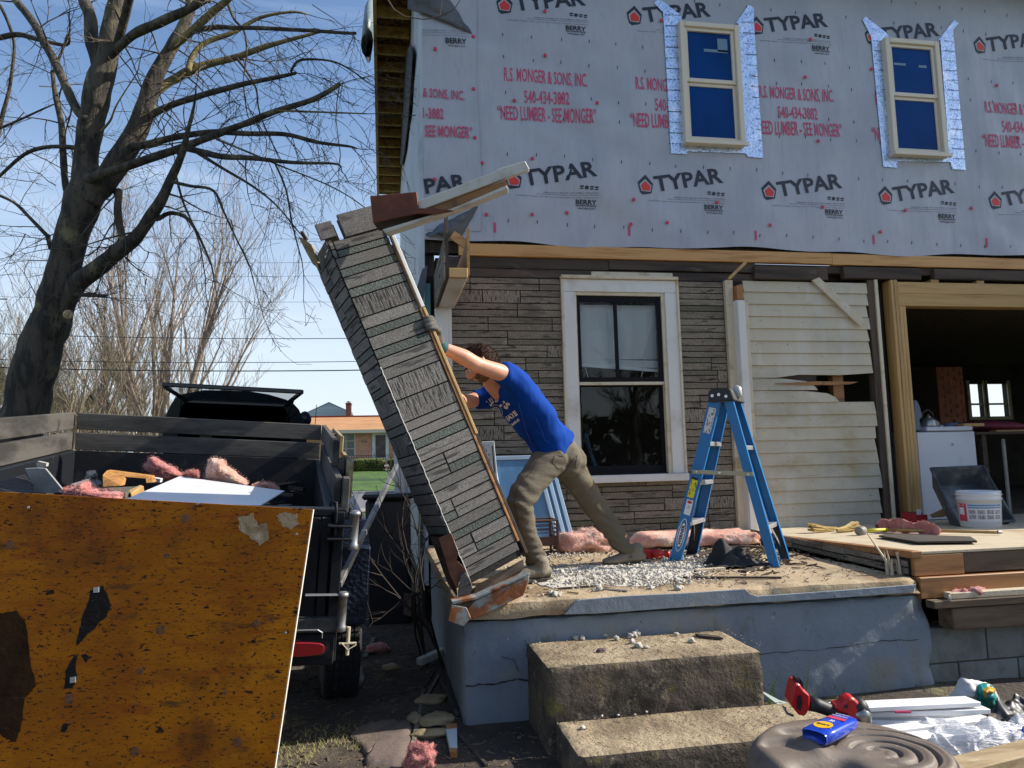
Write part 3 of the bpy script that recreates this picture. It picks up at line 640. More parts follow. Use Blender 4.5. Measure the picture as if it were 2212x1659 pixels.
# chimney inside
ca, cb = atY(*E6(655, 345), 10.5), atY(*E6(945, 345), 10.5)
ch = empty('chimney_breast', (ca.x, 10.5, .7)); ch.parent = house; ch.location = V((ca.x, 10.5, .7))-wl(house)
m_brick = mat('old brick', (.30, .10, .055), [((.18, .06, .04), 8, .4, .7), ((.36, .18, .12), 20, .6, .7)], rough=.9, bump=(.5, 60), rnd=.25)
ctop = min(3.2, atY(*E6(700, -230), 10.5).z); g = G(); g.box(ca.x, cb.x, 10.51, 11.1, .7, ctop); g.build('mortar_core', mat('mortar', (.2, .13, .10), rough=.95), ch)
zz = .7; r_ = 0; W_ = cb.x-ca.x
while zz < min(3.2, ctop):
    x = -.1 if r_ % 2 else 0
    while x < W_:
        a, b = max(0, x), min(W_, x+.20)
        if b-a > .03: place_unit('brick', m_brick, ch, V((ca.x+a+.004, 10.509, zz+.004)), V((b-a-.008, 0, 0)), V((0, 0, .066)), V((0, -.012, 0)))
        x += .21
    zz += .075; r_ += 1
# broken end of the porch beam still fixed to the wall
bx0, bx1 = .50, .665; yb = 5.65; bz0, bz1 = 2.87, 3.17
g = G(); g.box(bx0+.02, bx1, yb+.06, YW-.03, bz0, bz0+.02); g.build('beam_soffit', m_white, house, bev=.003)
g = G(); g.box(bx0+.02, bx1, yb, yb+.058, bz0+.001, bz0+.075); g.build('beam_end_block', m_studw, house, bev=.003)
g = G(); g.prism([(bx0+.018, yb+.02, bz0), (bx0+.018, YW-.03, bz0), (bx0+.018, YW-.03, bz1), (bx0+.018, yb+.3, bz1), (bx0+.018, yb+.12, bz1+.04), (bx0+.018, yb+.1, bz1+.18), (bx0+.018, yb+.02, bz1+.22), (bx0+.018, yb-.01, bz1+.05)], (-.025, 0, 0)); g.build('beam_side_board', m_oldwoodv, house)
g = G(); g.prism([(bx1, yb+.02, bz0+.03), (bx1, YW-.03, bz0+.03), (bx1, YW-.03, bz1), (bx1, yb+.1, bz1), (bx1, yb, bz1+.10)], (.02, 0, 0)); g.build('beam_side_board', m_lumber, house)
g = G(); g.bar((bx0+.05, yb+.03, bz1+.05), (bx1, yb+.03, bz1-.03), .02, .07); g.build('beam_side_board', m_lumber, house)
bs = empty('beam_stone_face', (bx0-.01, yb, bz0)); bs.parent = house; bs.location = V((bx0-.01, yb, bz0))-wl(house)
stones(bs, (bx0-.008, YW-.04, bz0-.02), (0, -1, 0), (0, 0, 1), (-1, 0, 0), YW-.04-yb, .33, m_st, seed=9)
vboard('corner_pilaster', m_white, FW((941, 800), YW-.10).x, FW((971, 800), YW-.10).x-.012, .68, bz0+.0, YW-.10, label='white corner pilaster under the broken beam end')
vboard('corner_pilaster_edge', m_white, FW((971, 800), YW-.10).x-.010, SX0+.02, .68, bz0+.0, YW-.07)
a = FW(A5(1075, 620), YW-.02); quick('teal_strip', mat('teal paint', (.10, .26, .27), rough=.6), house, a.x-.015, a.x+.035, YW-.06, YW-.03, 1.6, 3.1)
g = G(); g.prism([FW(A5(*p), YW-.10) for p in ((980, 780), (1045, 560), (1085, 530), (1075, 650), (1040, 900), (1010, 850))], (0, .01, 0)); g.build('torn_felt', m_wrapback, house)
# ------------------------------------------------------------------ ground, street, far lawn
m_dirt = mat('dirt', (.060, .046, .034), [((.12, .095, .065), 1.8, .5, .68), ((.05, .038, .028), 7, .45, .65), ((.20, .18, .06), 3.2, .60, .74), ((.26, .22, .16), 60, .64, .72)], rough=.95, bump=(.9, 22, (1, 1, 1), 'noise', .03), bump2=(.6, 120, (1, 1, 1), 'noise', .006))
m_grassg = mat('lawn', (.075, .15, .022), [((.045, .095, .015), 1.2, .45, .65), ((.13, .20, .04), 5, .52, .7), ((.16, .15, .06), .5, .6, .8), ((.030, .065, .012), .8, .5, .62, (.12, 1, 1), 4)], rough=.9, bump=(.8, 40, (1, 1, 1), 'noise', .04))
m_asph = mat('asphalt', (.16, .16, .165), [((.11, .11, .115), 3, .45, .65), ((.21, .21, .21), 120, .55, .65)], rough=.85)
def gz(x, y):
    a = .03*mn.noise(V((x*.7, y*.7, 0)))+.012*mn.noise(V((x*3, y*3, 4)))
    a += .085*min(1, max(0, (7.5-y)/2))
    return a
g = G(); g.grid(lambda a, b: (-9+a*20, -4+b*12, gz(-9+a*20, -4+b*12)), 240, 150); near = g.build('ground', m_dirt, kind='structure', smooth=True)
def far_z(x, y):
    if y < 41.6: return -.02
    return min(2.3, (y-41.6)*.065)+ (.0 if y < 75 else .4*mn.noise(V((x*.02, y*.02, 0))))
g = G()
ys = [-40, -4.0, 8.0, 20, 26.5, 41, 41.5, 45, 50, 55, 60, 66, 74, 90, 130, 220, 500, 1200]; xs_ = [-900, -300, -120, -60, -40, -25, -12, -9, 0, 5, 11, 20, 40, 80, 200, 900]
vs = [(x, y, far_z(x, y)-(.02 if y < 41 else 0)) for y in ys for x in xs_]; nx = len(xs_)
fs = [(j*nx+i, j*nx+i+1, (j+1)*nx+i+1, (j+1)*nx+i) for j in range(len(ys)-1) for i in range(nx-1) if not (ys[j] >= -4 and ys[j+1] <= 8 and xs_[i] >= -9 and xs_[i+1] <= 11)]
G().add(vs, fs).build('lawn', m_grassg, kind='structure', smooth=True)
G().box(-300, 300, 26.6, 41, -.03, .002).build('street', m_asph, kind='structure')
G().box(-300, 300, 41.0, 41.25, -.03, .13).build('kerb', mat('kerb concrete', (.42, .41, .38), rough=.9), kind='structure')
G().box(-300, 300, 24.6, 26.6, -.03, .004).build('gravel_verge', mat('gravel', (.36, .33, .29), [((.22, .20, .17), 14, .4, .6)], rough=.95), kind='structure')

# ------------------------------------------------------------------ porch block, slab and steps
m_blue = mat('painted concrete', (.215, .25, .285), [((.145, .18, .225), 2.2, .45, .7), ((.27, .31, .335), 1.1, .55, .75), ((.25, .24, .20), 2.4, .55, .70), ((.14, .15, .13), 5, .60, .72, (1, 1, .5)), ((.30, .22, .10), 3.1, .655, .70), ((.10, .10, .09), 30, .66, .70), ((.34, .37, .38), 12, .66, .70)], rough=.75, bump=(.5, 9, (1, 1, 1), 'noise', .02), bump2=(.5, 80, (1, 1, 1), 'noise', .004))
m_conc = mat('old concrete', (.43, .325, .20), [((.27, .20, .125), 3, .46, .66), ((.50, .41, .28), 8, .55, .7), ((.13, .09, .055), 40, .62, .70), ((.24, .16, .08), 1.9, .56, .72)], rough=.9, bump=(.8, 30, (1, 1, 1), 'noise', .012), bump2=(.5, 120, (1, 1, 1), 'noise', .004))
m_moss = mat('mossy concrete', (.13, .10, .07), [((.06, .048, .035), 6, .42, .6), ((.22, .18, .12), 24, .55, .68), ((.17, .15, .03), 5, .58, .70), ((.30, .33, .38), 2.6, .66, .74), ((.30, .25, .17), 90, .62, .7)], rough=.95, bump=(1, 26, (1, 1, 1), 'noise', .03), bump2=(.7, 110, (1, 1, 1), 'noise', .006))
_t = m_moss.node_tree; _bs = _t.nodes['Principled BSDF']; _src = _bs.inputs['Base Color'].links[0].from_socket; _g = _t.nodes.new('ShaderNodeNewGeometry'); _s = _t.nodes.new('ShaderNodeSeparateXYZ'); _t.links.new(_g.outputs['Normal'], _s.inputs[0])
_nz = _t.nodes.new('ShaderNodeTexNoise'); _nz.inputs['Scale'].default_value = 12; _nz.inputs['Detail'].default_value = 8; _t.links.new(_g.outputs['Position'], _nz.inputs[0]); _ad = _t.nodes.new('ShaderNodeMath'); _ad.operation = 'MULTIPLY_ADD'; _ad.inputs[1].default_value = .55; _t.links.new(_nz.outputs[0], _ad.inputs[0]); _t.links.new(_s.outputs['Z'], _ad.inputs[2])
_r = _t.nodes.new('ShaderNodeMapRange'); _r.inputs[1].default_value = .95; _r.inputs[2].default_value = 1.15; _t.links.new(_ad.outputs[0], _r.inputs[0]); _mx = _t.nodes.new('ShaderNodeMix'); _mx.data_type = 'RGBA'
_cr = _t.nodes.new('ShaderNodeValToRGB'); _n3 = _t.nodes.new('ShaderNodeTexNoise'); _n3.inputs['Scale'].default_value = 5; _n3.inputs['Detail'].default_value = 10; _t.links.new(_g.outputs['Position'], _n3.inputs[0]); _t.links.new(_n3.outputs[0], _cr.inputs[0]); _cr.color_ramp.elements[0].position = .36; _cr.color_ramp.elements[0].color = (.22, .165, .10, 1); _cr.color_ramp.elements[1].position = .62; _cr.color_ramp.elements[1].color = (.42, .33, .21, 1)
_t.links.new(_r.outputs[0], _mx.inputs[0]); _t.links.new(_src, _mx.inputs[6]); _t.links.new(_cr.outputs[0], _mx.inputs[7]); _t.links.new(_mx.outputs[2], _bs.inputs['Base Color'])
m_brown = mat('weathered brown timber', (.17, .115, .068), [((.08, .052, .032), 10, .42, .66, (.12, 1, 1), 7), ((.27, .20, .13), 5, .6, .74, (.3, 1, 1))], rough=.85, bump=(.7, 40, (.12, 1, 1), 'noise', .004), rnd=.2)
YP = 3.885; PX0, PX1 = .40, 3.10
porch = empty('porch', (PX0, YP, 0), 'blue painted concrete porch block with a worn slab on top', 'porch')
def rough_box(name, m, parent, x0, x1, y0, y1, z0, z1, amp=.008, st=.03, seed=0, chips=(), **k):
    """solid with its edges worn and faces uneven; real geometry"""
    bm_ = G(); nx, ny, nz = max(2, int((x1-x0)/st)), max(2, int((y1-y0)/st)), max(2, int((z1-z0)/st))
    def dsp(p, n_):
        q = V(p); s = mn.noise(q*4+V((seed, 0, 0)))*.6+mn.noise(q*14+V((0, seed, 0)))*.4
        return s*amp
    def edge(p):    # pull corners in
        q = V(p); fx = min(q.x-x0, x1-q.x); fy = min(q.y-y0, y1-q.y); fz = min(q.z-z0, z1-q.z)
        near_ = sorted(((fx, 0), (fy, 1), (fz, 2)))
        d = near_[1][0]
        if d < .02:
            wv = (1-d/.02)*amp*1.1*(1+.9*mn.noise(q*9+V((seed, seed, 0))))
            c = V(((x0+x1)/2, (y0+y1)/2, (z0+z1)/2)); dv = V((0, 0, 0))
            for dist_, ax in near_[:2]: dv[ax] = 1 if q[ax] < c[ax] else -1
            q += dv*max(0, wv)
        for (cx, cy, cz, r) in chips:
            t = (q-V((cx, cy, cz))).length
            if t < r: q += V((0, 1, -.35))*(r-t)*.5
        return q
    def face(fn, n1, n2, nrm):
        def f2(a, b):
            p = V(fn(a, b)); nn = V(nrm)
            onb = a in (0, 1) or b in (0, 1)
            q = edge(p)
            return q+nn*(0 if onb else dsp(p, nn))
        bm_.grid(f2, n1, n2)
    face(lambda a, b: (x0+a*(x1-x0), y0, z0+b*(z1-z0)), nx, nz, (0, -1, 0))
    face(lambda a, b: (x1-a*(x1-x0), y1, z0+b*(z1-z0)), max(2, nx//6), max(2, nz//6), (0, 1, 0))
    face(lambda a, b: (x0+a*(x1-x0), y0+b*(y1-y0), z1), nx, ny, (0, 0, 1))
    face(lambda a, b: (x0, y1-a*(y1-y0), z0+b*(z1-z0)), ny, nz, (-1, 0, 0))
    face(lambda a, b: (x1, y0+a*(y1-y0), z0+b*(z1-z0)), ny, nz, (1, 0, 0))
    return bm_.build(name, m, parent, smooth=True, **k)
rough_box('porch_wall', m_blue, porch, PX0, PX1+.02, YP+.035, YP+.30, -.08, .605, .010, .03, 1, chips=((PX1+.02, YP+.035, .55, .12), (PX1+.02, YP+.035, .2, .08)))
rough_box('porch_wall', m_blue, porch, PX0+.001, PX0+.25, YP+.302, YW-.3, -.08, .60, .010, .05, 2)
rough_box('slab', m_conc, porch, PX0-.03, PX1-.05, YP, YW-.005, .607, ZP, .009, .035, 3, chips=((PX1-.05, YP, .68, .10), (2.1, YP, .7, .07), (1.2, YP, .62, .05)))
m_bluepaint = m_blue
g = G(); pts = [(1.0, .69), (1.25, .697), (1.6, .694), (1.95, .697), (1.98, .67), (2.02, .655), (2.5, .66), (3.0, .668), (2.98, .625), (2.4, .618), (1.8, .622), (1.1, .615), (.93, .62)]
g.prism([(a, YP-.010, b) for a, b in pts], (0, .012, 0)); g.build('slab_paint', m_blue, porch, bev=.002)
# cracks: thin dark tubes on the face, groove shade put into their colour
def crack(parent, pts, y, wd_=.004):
    g = G(); rr_ = random.Random(int(pts[0][0]*100)); fine = []
    for (a, b) in zip(pts, pts[1:]):
        for k in range(6):
            t = k/6; fine.append(V((a[0]+(b[0]-a[0])*t, y, a[1]+(b[1]-a[1])*t+rr_.uniform(-.006, .006))))
    fine.append(V((pts[-1][0], y, pts[-1][1]))); g.tube(fine, [wd_*rr_.uniform(.4, 1.2) for _ in fine], 4)
    g.build('crack', mat('crack shade', (.03, .028, .024), rough=1), parent)
crack(porch, [(.41, .29), (.55, .285), (.68, .30), (.8, .295)], YP+.030); crack(porch, [(2.0, .34), (2.4, .34), (2.75, .36), (3.02, .355)], YP+.030, .002)
crack(porch, [(.60, .42), (.66, .40), (.69, .34)], YP+.030, .002); crack(porch, [(.72, .5), (.74, .46), (.73, .42), (.76, .38)], YP+.030, .002)
steps = empty('concrete_steps', (.74, 3.1, 0), 'two mossy worn concrete steps in front of the porch', 'steps')
s1x0, s1x1 = .735, 1.805
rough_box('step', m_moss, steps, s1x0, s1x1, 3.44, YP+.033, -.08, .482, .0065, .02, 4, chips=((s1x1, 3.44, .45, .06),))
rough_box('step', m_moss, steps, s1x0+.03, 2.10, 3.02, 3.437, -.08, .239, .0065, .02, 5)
# ------------------------------------------------------------------ raised timber deck at the right
deck = empty('timber_deck', (3.0, 4.0, .2), 'raised deck of pale plywood on orange joists right of the slab', 'deck')
m_ply = mat('pale plywood', (.55, .46, .32), [((.40, .31, .19), 3, .5, .7), ((.30, .22, .13), 40, .62, .72, (.2, 1, 1))], rough=.75, bump=(.3, 50))
fl = onDeck((1716, 1160)); fc = atZ(1975, 1191, .84); YD = fc.y
def dk_(x, y, dz=0): return V((x, y, deckz(y)+dz))
def sheet_(name, x0a, x0b, x1, y0, y1, m):
    g = G(); P = [dk_(x0a, y0), dk_(x1, y0), dk_(x1, y1), dk_(x0b, y1)]; g.prism(P, (0, 0, -.018)); return g.build(name, m, deck, bev=.003)
def xl(y): return fc.x+(fl.x-fc.x)*(y-fc.y)/(fl.y-fc.y) if y < fl.y else fl.x+(y-fl.y)*.02
ym = 5.3
sheet_('plywood_sheet', xl(YD), xl(ym), 4.86, YD-.03, ym, m_ply); sheet_('plywood_sheet', 4.864, 4.864, 9.2, YD-.03, ym, m_ply)
sheet_('plywood_sheet', xl(ym+.004), xl(YW-.03), 5.2, ym+.004, YW-.03, m_ply); sheet_('plywood_sheet', 5.204, 5.204, 9.2, ym+.004, YW+.8, m_ply)
g = G(); g.prism([dk_(xl(YD)-.05, YD-.04, .002), dk_(xl(YD)+.02, YD-.04, .002), dk_(xl(6.0)+.05, 6.0, .002), dk_(xl(6.0)-.03, 6.0, .002)], (0, 0, -.04)); g.build('edge_joist', m_orange, deck, bev=.003)
# stone faced skirt on the slanting left side
A = V((xl(YD)-.045, YD, 0)); B = V((xl(6.2)-.03, 6.2, 0)); U = (B-A); L_ = U.length; N_ = V((-U.y, U.x, 0)).normalized()
g = G(); g.prism([A+V((0, 0, ZP)), B+V((0, 0, ZP)), B+V((0, 0, deckz(6.2)-.045)), A+V((0, 0, deckz(YD)-.04))], -N_*.03); g.build('skirt_backing', m_joint, deck)
sk = empty('skirt_stone', A); sk.parent = deck; sk.location = A-wl(deck)
stones(sk, A+V((0, 0, ZP+.005)), U, (0, 0, 1), N_, L_, .085, m_st, seed=21, lens=(.3, .5))
zf = deckz(YD)
bx = fc.x
g = G(); g.box(bx-.03, bx+.30, YD-.03, YD+.01, zf-.14, zf-.02); g.build('rim_board', m_orange, deck, bev=.004)
g = G(); g.box(bx+.303, bx+.95, YD-.025, YD+.01, zf-.135, zf-.02); g.build('rim_board', m_brown, deck, bev=.004)
g = G(); g.box(bx+.953, bx+1.01, YD-.035, YD+.01, zf-.14, zf-.02); g.build('rim_block', m_cream, deck, bev=.004)
g = G(); g.box(bx+1.013, 9.2, YD-.025, YD+.01, zf-.14, zf-.02); g.build('rim_board', m_brown, deck, bev=.004)
g = G(); g.box(bx-.02, bx+1.9, YD-.055, YD+.03, zf-.265, zf-.145); g.build('rim_board', m_orange, deck, bev=.004)
g = G(); g.box(bx+1.903, 9.2, YD-.055, YD+.03, zf-.265, zf-.145); g.build('rim_board', m_orange, deck, bev=.004)
g = G(); g.box(bx-.0, 9.2, YD-.13, YD-.056, zf-.31, zf-.268); g.build('sill_plate', m_brown, deck, bev=.004)
g = G(); g.box(bx+.12, bx+1.6, YD-.11, YD-.057, zf-.266, zf-.23); g.build('sill_plate', m_ply, deck, bev=.004)
for k in range(4): quick('sill_board', m_brown, deck, bx+.12+k*1.1, bx+1.215+k*1.1, YD-.12, YD-.0, zf-.435, zf-.315, bev=.005)
# block foundation, each block its own piece
m_cblock = mat('concrete block', (.20, .21, .20), [((.14, .14, .125), 5, .45, .65), ((.19, .18, .15), 60, .55, .68)], rough=.95, bump=(.7, 70, (1, 1, 1), 'noise', .006), rnd=.08)
found = empty('block_foundation', (bx, YD-.03, 0), 'dim concrete block foundation under the deck at the right', 'wall')
g = G(); g.box(bx+.02, 9.2, YD-.0, YD+.1, -.1, zf-.44); g.build('mortar_bed', mat('grey mortar', (.10, .095, .08), rough=.95), found)
for r in range(3):
    z0 = zf-.44-.203*(r+1); x = bx+.02-(.2 if r % 2 else 0)
    while x < 9:
        a = max(x, bx+.02); 
        if x+.395-a > .05: G().box(a+.003, x+.395, YD-.014, YD+.002, max(z0+.003, -.1), z0+.198).build('concrete_block', m_cblock, found, bev=.004)
        x += .40
# ------------------------------------------------------------------ dump trailer at the left
_yaw, _pit, _rol = rad(-6), rad(5.5), rad(-3.5)
TB, TN, TA = _rot(_yaw, _pit, _rol)
PF = atD(696, 918, 6.2)
def T(x, y, z): return PF+TB*x+TA*(y-2.75)+TN*z
def tbox(g, x0, x1, y0, y1, z0, z1): return g.obox(T(x0, y0, z0), TB*(x1-x0), TA*(y1-y0), TN*(z1-z0))
m_slat = mat('grey weathered slat', (.12, .112, .10), [((.05, .048, .045), 5, .42, .66, (.25, .25, 1)), ((.18, .17, .15), 20, .6, .75, (.15, .15, 1)), ((.03, .028, .028), 2.3, .66, .74)], rough=.85, spec=.15, bump=(.6, 40, (.15, .15, 1), 'noise', .004), rnd=.15)
m_tan = mat('tan weathered board', (.40, .30, .17), [((.22, .15, .08), 18, .45, .7, (1, .15, 1))], rough=.8, bump=(.5, 40, (1, .15, 1), 'noise', .003), rnd=.15)
m_steel = mat('black painted steel', (.014, .016, .02), [((.05, .045, .04), 6, .58, .72), ((.12, .12, .12), 40, .68, .74), ((.10, .05, .025), 4, .66, .74)], rough=.5, spec=.18, bump=(.3, 30, (1, 1, 1), 'noise', .003))
m_navy = mat('navy checker plate', (.016, .026, .055), [((.05, .06, .08), 12, .6, .72), ((.09, .085, .08), 50, .66, .72)], rough=.4, metal=.3, bump=(.9, 42, (1, 1, 1), 'vor', .006))
m_rub = mat('tyre rubber', (.016, .016, .017), [((.05, .045, .038), 14, .55, .7)], rough=.85)
m_galv = mat('dull metal', (.38, .38, .37), [((.20, .19, .17), 10, .5, .7)], rough=.4, metal=.7)
W_T = 1.85; LT = 2.75
trailer = empty('dump_trailer', T(-W_T/2, 1.2, -1.7), 'black dump trailer with grey slatted sides full of demolition debris', 'trailer')
def tp(name, m, *b, parent=None, bev=.004, **k): return tbox(G(), *b).build(name, m, parent or trailer, bev=bev, **k)
for z0, z1 in ((-.128, 0), (-.285, -.152)):
    tp('slat', m_slat, -W_T+.02, -.005, LT, LT+.035, z0, z1)
    tp('slat', m_slat, -W_T-.035, -W_T, -.15, LT+.03, z0, z1)
tp('slat', m_slat, -.0, .035, .55, LT+.03, -.128, 0, label='right hand slat weathered grey with a chewed pale end')
tp('slat', m_slat, -.0, .035, .10, LT-.1, -.285, -.15)
tp('slat', m_tan, .075, .10, 1.3, 2.5, -.16, -.01); tp('slat', m_tan, .078, .105, .35, 1.15, -.29, -.10, label='tan board on the outside of the right side')
tp('stake', m_slat, .037, .072, 1.75, 1.84, -.55, -.02); tp('stake', m_slat, .037, .072, .55, .64, -.55, -.10); tp('stake', m_slat, .037, .072, .05, .13, -.32, -.15)
tp('stake', m_slat, -W_T-.075, -W_T-.037, 1.2, 1.3, -.5, -.02); tp('stake', m_slat, -.95, -.86, LT+.037, LT+.07, -.4, -.02)
g = G(); tbox(g, -.04, .03, 0, LT, -1.0, -.29); g.build('bed_side', m_steel, trailer, bev=.006)
g = G(); tbox(g, -W_T-.03, -W_T+.04, 0, LT, -1.0, -.29); g.build('bed_side', m_steel, trailer, bev=.006)
g = G(); tbox(g, -W_T+.041, -.041, LT-.05, LT, -1.0, -.288); g.build('bed_front', mat('scuffed steel', (.014, .015, .018), [((.35, .37, .40), 3.2, .63, .67), ((.04, .04, .045), 8, .55, .7)], rough=.5), trailer)
g = G(); tbox(g, -W_T+.041, -.041, .01, LT-.051, -.99, -.94); g.build('bed_floor', m_steel, trailer)
tp('top_rail', m_steel, -W_T, .06, -.03, .04, -.325, -.29); tp('rear_post', m_steel, -.055, -.01, -.05, .06, -.98, -.328); tp('rear_post', m_steel, .0, .05, -.06, .06, -1.0, -.30)
tp('side_rail', m_steel, .031, .09, .1, LT, -.36, -.30); tp('side_rib', m_steel, .031, .075, .55, .62, -.95, -.36); tp('side_rib', m_steel, .031, .075, 1.75, 1.82, -.95, -.36)
tp('gate_frame', m_steel, -W_T+.02, -.06, -.045, -.0, -.95, -.33)
tp('rear_bumper', m_steel, -W_T, .04, -.08, .0, -1.01, -.86, bev=.008); tp('rear_sill', mat('grey steel', (.07, .075, .08), [((.03, .03, .03), 8, .4, .6)], rough=.5), -W_T, .06, -.09, .02, -.855, -.79)
# tail lamp
m_lamp = mat('red lens', (.26, .006, .010), rough=.2, coat=.5)
g = G(); c = T(-.12, -.085, -.925); n_ = 20; pts = []
for i in range(n_):
    t = 2*math.pi*i/n_; x = math.copysign(min(.095, abs(.14*math.cos(t))), math.cos(t)); pts.append(c+TB*(x+.02*math.cos(t))+TN*(.033*math.sin(t)))
g.prism(pts, -TA*.02); tl = g.build('tail_lamp', m_lamp, trailer, bev=.004)
g = G(); pts2 = [c+(p-c)*1.22+TA*.004 for p in pts]; g.prism(pts2, -TA*.01); g.build('lamp_gasket', m_rub, tl)
g = G(); q = [T(-.30, -.10, -.835), T(-.30, -.10, -.865), T(-.02, -.10, -.865), T(-.015, -.10, -.84), T(-.03, -.10, -.83), T(-.30, -.10, -.83)]
g.tube([T(-.30, -.10, -.838), T(-.04, -.10, -.838), T(-.02, -.10, -.85), T(-.02, -.10, -.875)], .004, 6); g.build('lamp_guard', m_galv, trailer)
# gate latch and hinge pins
g = G()
g.tube([T(-.02, -.075, -.27), T(-.02, -.085, -.25), T(.005, -.09, -.25), T(.008, -.09, -.30), T(.008, -.09, -.48)], .007, 8); g.build('latch_rod', m_steel, trailer, smooth=True)
for z in (-.36, -.42): tp('latch_plate', m_steel, -.03, .085, -.11, -.065, z-.006, z+.006)
def pin(z, x=.095, y=-.085):
    g = G().lathe(T(x, y, z), [(.02, -.10), (.024, -.095), (.024, -.075), (.02, -.07), (.02, .06), (.026, .062), (.026, .075), (.018, .082)], 14, TN); p = g.build('hinge_pin', m_galv, trailer, smooth=True)
pin(-.37); pin(-.75, .065)
tp('hinge_arm', m_galv, -.11, .05, -.10, -.07, -.685, -.677)
g = G(); g.tube([T(.10, -.09, -.83), T(.10, -.09, -.96)], .009, 8); g.tube([T(.06, -.095, -.905), T(.14, -.095, -.905)], .006, 8); g.tube([T(.07, -.1, -.90), T(.10, -.11, -.93), T(.14, -.1, -.91)], .003, 6); g.build('safety_hook', mat('cream rope', (.5, .44, .32), rough=.8), trailer)
# fender, light, tyre and wheel
g = G(); g.prism([T(.03, .62, -1.03), T(.03, .62, -.60), T(.03, 1.0, -.50), T(.03, 2.1, -.50), T(.03, 2.4, -.62), T(.03, 2.4, -.72), T(.03, .70, -.72), T(.03, .66, -1.03)], TB*.22)
g.build('fender', m_navy, trailer, bev=.006)
g = G(); g.lathe(T(.19, .95, -.46), [(.03, -.03), (.03, .0), (.024, .015), (0, .018)], 12, TN); g.build('marker_lamp', mat('dark red lens', (.12, .01, .012), rough=.3), trailer)
for side, x0 in ((1, .04), (-1, -W_T-.26)):
    for yc in (1.05,):
        r = .36; cz = -1.30
        ct = T(x0+.11, yc+.05, cz); wheel = empty('wheel', ct); wheel.parent = trailer; wheel.location = ct-wl(trailer)
        prof = [(.20, -.10), (.30, -.105), (.345, -.095), (r, -.075), (r, .075), (.345, .095), (.30, .105), (.20, .10)]
        G().lathe(ct, prof, 40, TB).build('tyre', m_rub, wheel, smooth=True)
        g = G()
        for k in range(44):
            a = 2*math.pi*k/44; d = TA*math.cos(a)+TN*math.sin(a); tt = TA*-math.sin(a)+TN*math.cos(a)
            for xx in (-.072, -.036, 0, .036, .072): g.cbox(ct+TB*xx+d*(r+.003), TB*.028, tt*.040, d*.014)
        g.build('tread_block', m_rub, wheel, kind='stuff')
        G().lathe(ct, [(.0, -.06), (.19, -.07), (.2, -.09), (.2, .09), (.19, .07), (0, .06)], 24, TB).build('rim', m_galv, wheel, smooth=True)
g = G(); g.bar(T(-W_T/2, LT, -1.0), T(-W_T/2, LT+1.1, -1.0), .12, .12); g.build('drawbar', m_steel, trailer)
# block behind the tyre
m_ice = mat('pale stone chunk', (.34, .33, .30), [((.14, .13, .11), 7, .45, .65)], rough=.8, bump=(.8, 30, (1, 1, 1), 'noise', .01))
g = G(); c = atZ(*B4(600, 895), .09); g.blob(c+V((0, .05, .06)), .12, .25, 1.5, 10, 4, (1, .7, .62)); g.build('wheel_chock', m_ice, None, smooth=True, label='rough pale stone chunk lying behind the trailer tyre', cat='stone')

# ------------------------------------------------------------------ plywood sheet leaning on the trailer's rear
m_plyor = mat('stained orange plywood', (.40, .128, .004), [((.24, .066, .005), 1.5, .42, .68), ((.50, .175, .006), 2.6, .55, .72), ((.11, .036, .008), 1.9, .55, .74), ((.30, .075, .006), 26, .5, .7, (.12, .12, 1), 5), ((.085, .03, .010), 2.1, .56, .76), ((.035, .016, .008), 80, .60, .65, (.45, .45, 1.1), 4), ((.05, .022, .010), 120, .60, .66, (.4, .4, 1.1), 3), ((.13, .05, .012), 14, .58, .70, (.25, .25, 1), 5), ((.03, .014, .008), 24, .66, .69, (.45, .45, 1.1), 3)],
              rough=.6, spec=.12, bump=(.35, 34, (.3, .3, 1.2), 'noise', .004), bump2=(.25, 120, (.2, .2, 1), 'noise', .002))
TR_ = atD(675, 1100, 3.20); TL0 = atD(0, 1062, 3.13); BR_ = atD(592, 1659, 2.96)
U_ = (TL0-TR_).normalized(); D_ = (BR_-TR_).normalized(); N__ = U_.cross(D_).normalized()
if N__.dot(CAM-TR_) < 0: N__ = -N__
ply = empty('plywood_sheet', TR_+D_*1.22+U_*1.22, 'large orange stained plywood sheet with dark flecks and torn patches', 'plywood sheet')
g = G(); g.prism([TR_, TR_+U_*2.44, TR_+U_*2.44+D_*1.22, TR_+D_*1.22], -N__*.019); g.build('board', m_plyor, ply, bev=.0015)
g = G(); eb = U_*-.0012; g.obox(TR_+eb-N__*.0185, D_*1.22, -N__*-.018, U_*-.003); g.build('sunlit_edge', mat('sunlit edge tone', (.75, .70, .60), rough=.7), ply)  # pale strip paints the sunlight along the sheet's right edge
def onply(u, v, off=0):
    d = ray(u, v); t = (TR_-CAM).dot(N__)/d.dot(N__); return CAM+d*t+N__*off
def jag(pts, amp, seed):
    r2 = random.Random(seed); o = []
    for a, b in zip(pts, pts[1:]+pts[:1]):
        for k in range(5):
            t = k/5; o.append((a[0]+(b[0]-a[0])*t+r2.uniform(-amp, amp), a[1]+(b[1]-a[1])*t+r2.uniform(-amp, amp)))
    return o
m_tar = mat('tar patch', (.010, .008, .007), [((.06, .055, .05), 40, .62, .7)], rough=.6, spec=.15, bump=(.9, 40, (1, 1, 1), 'noise', .008))
m_dkp = mat('dark bare ply', (.045, .022, .010), [((.025, .014, .008), 4, .45, .65), ((.10, .055, .025), 20, .6, .75, (.3, .3, 1))], rough=.9, spec=.05, bump=(.6, 30))
m_lp = mat('bare pale ply', (.34, .24, .13), [((.20, .12, .05), 9, .5, .7), ((.42, .34, .22), 24, .55, .7)], rough=.8, bump=(.6, 40))
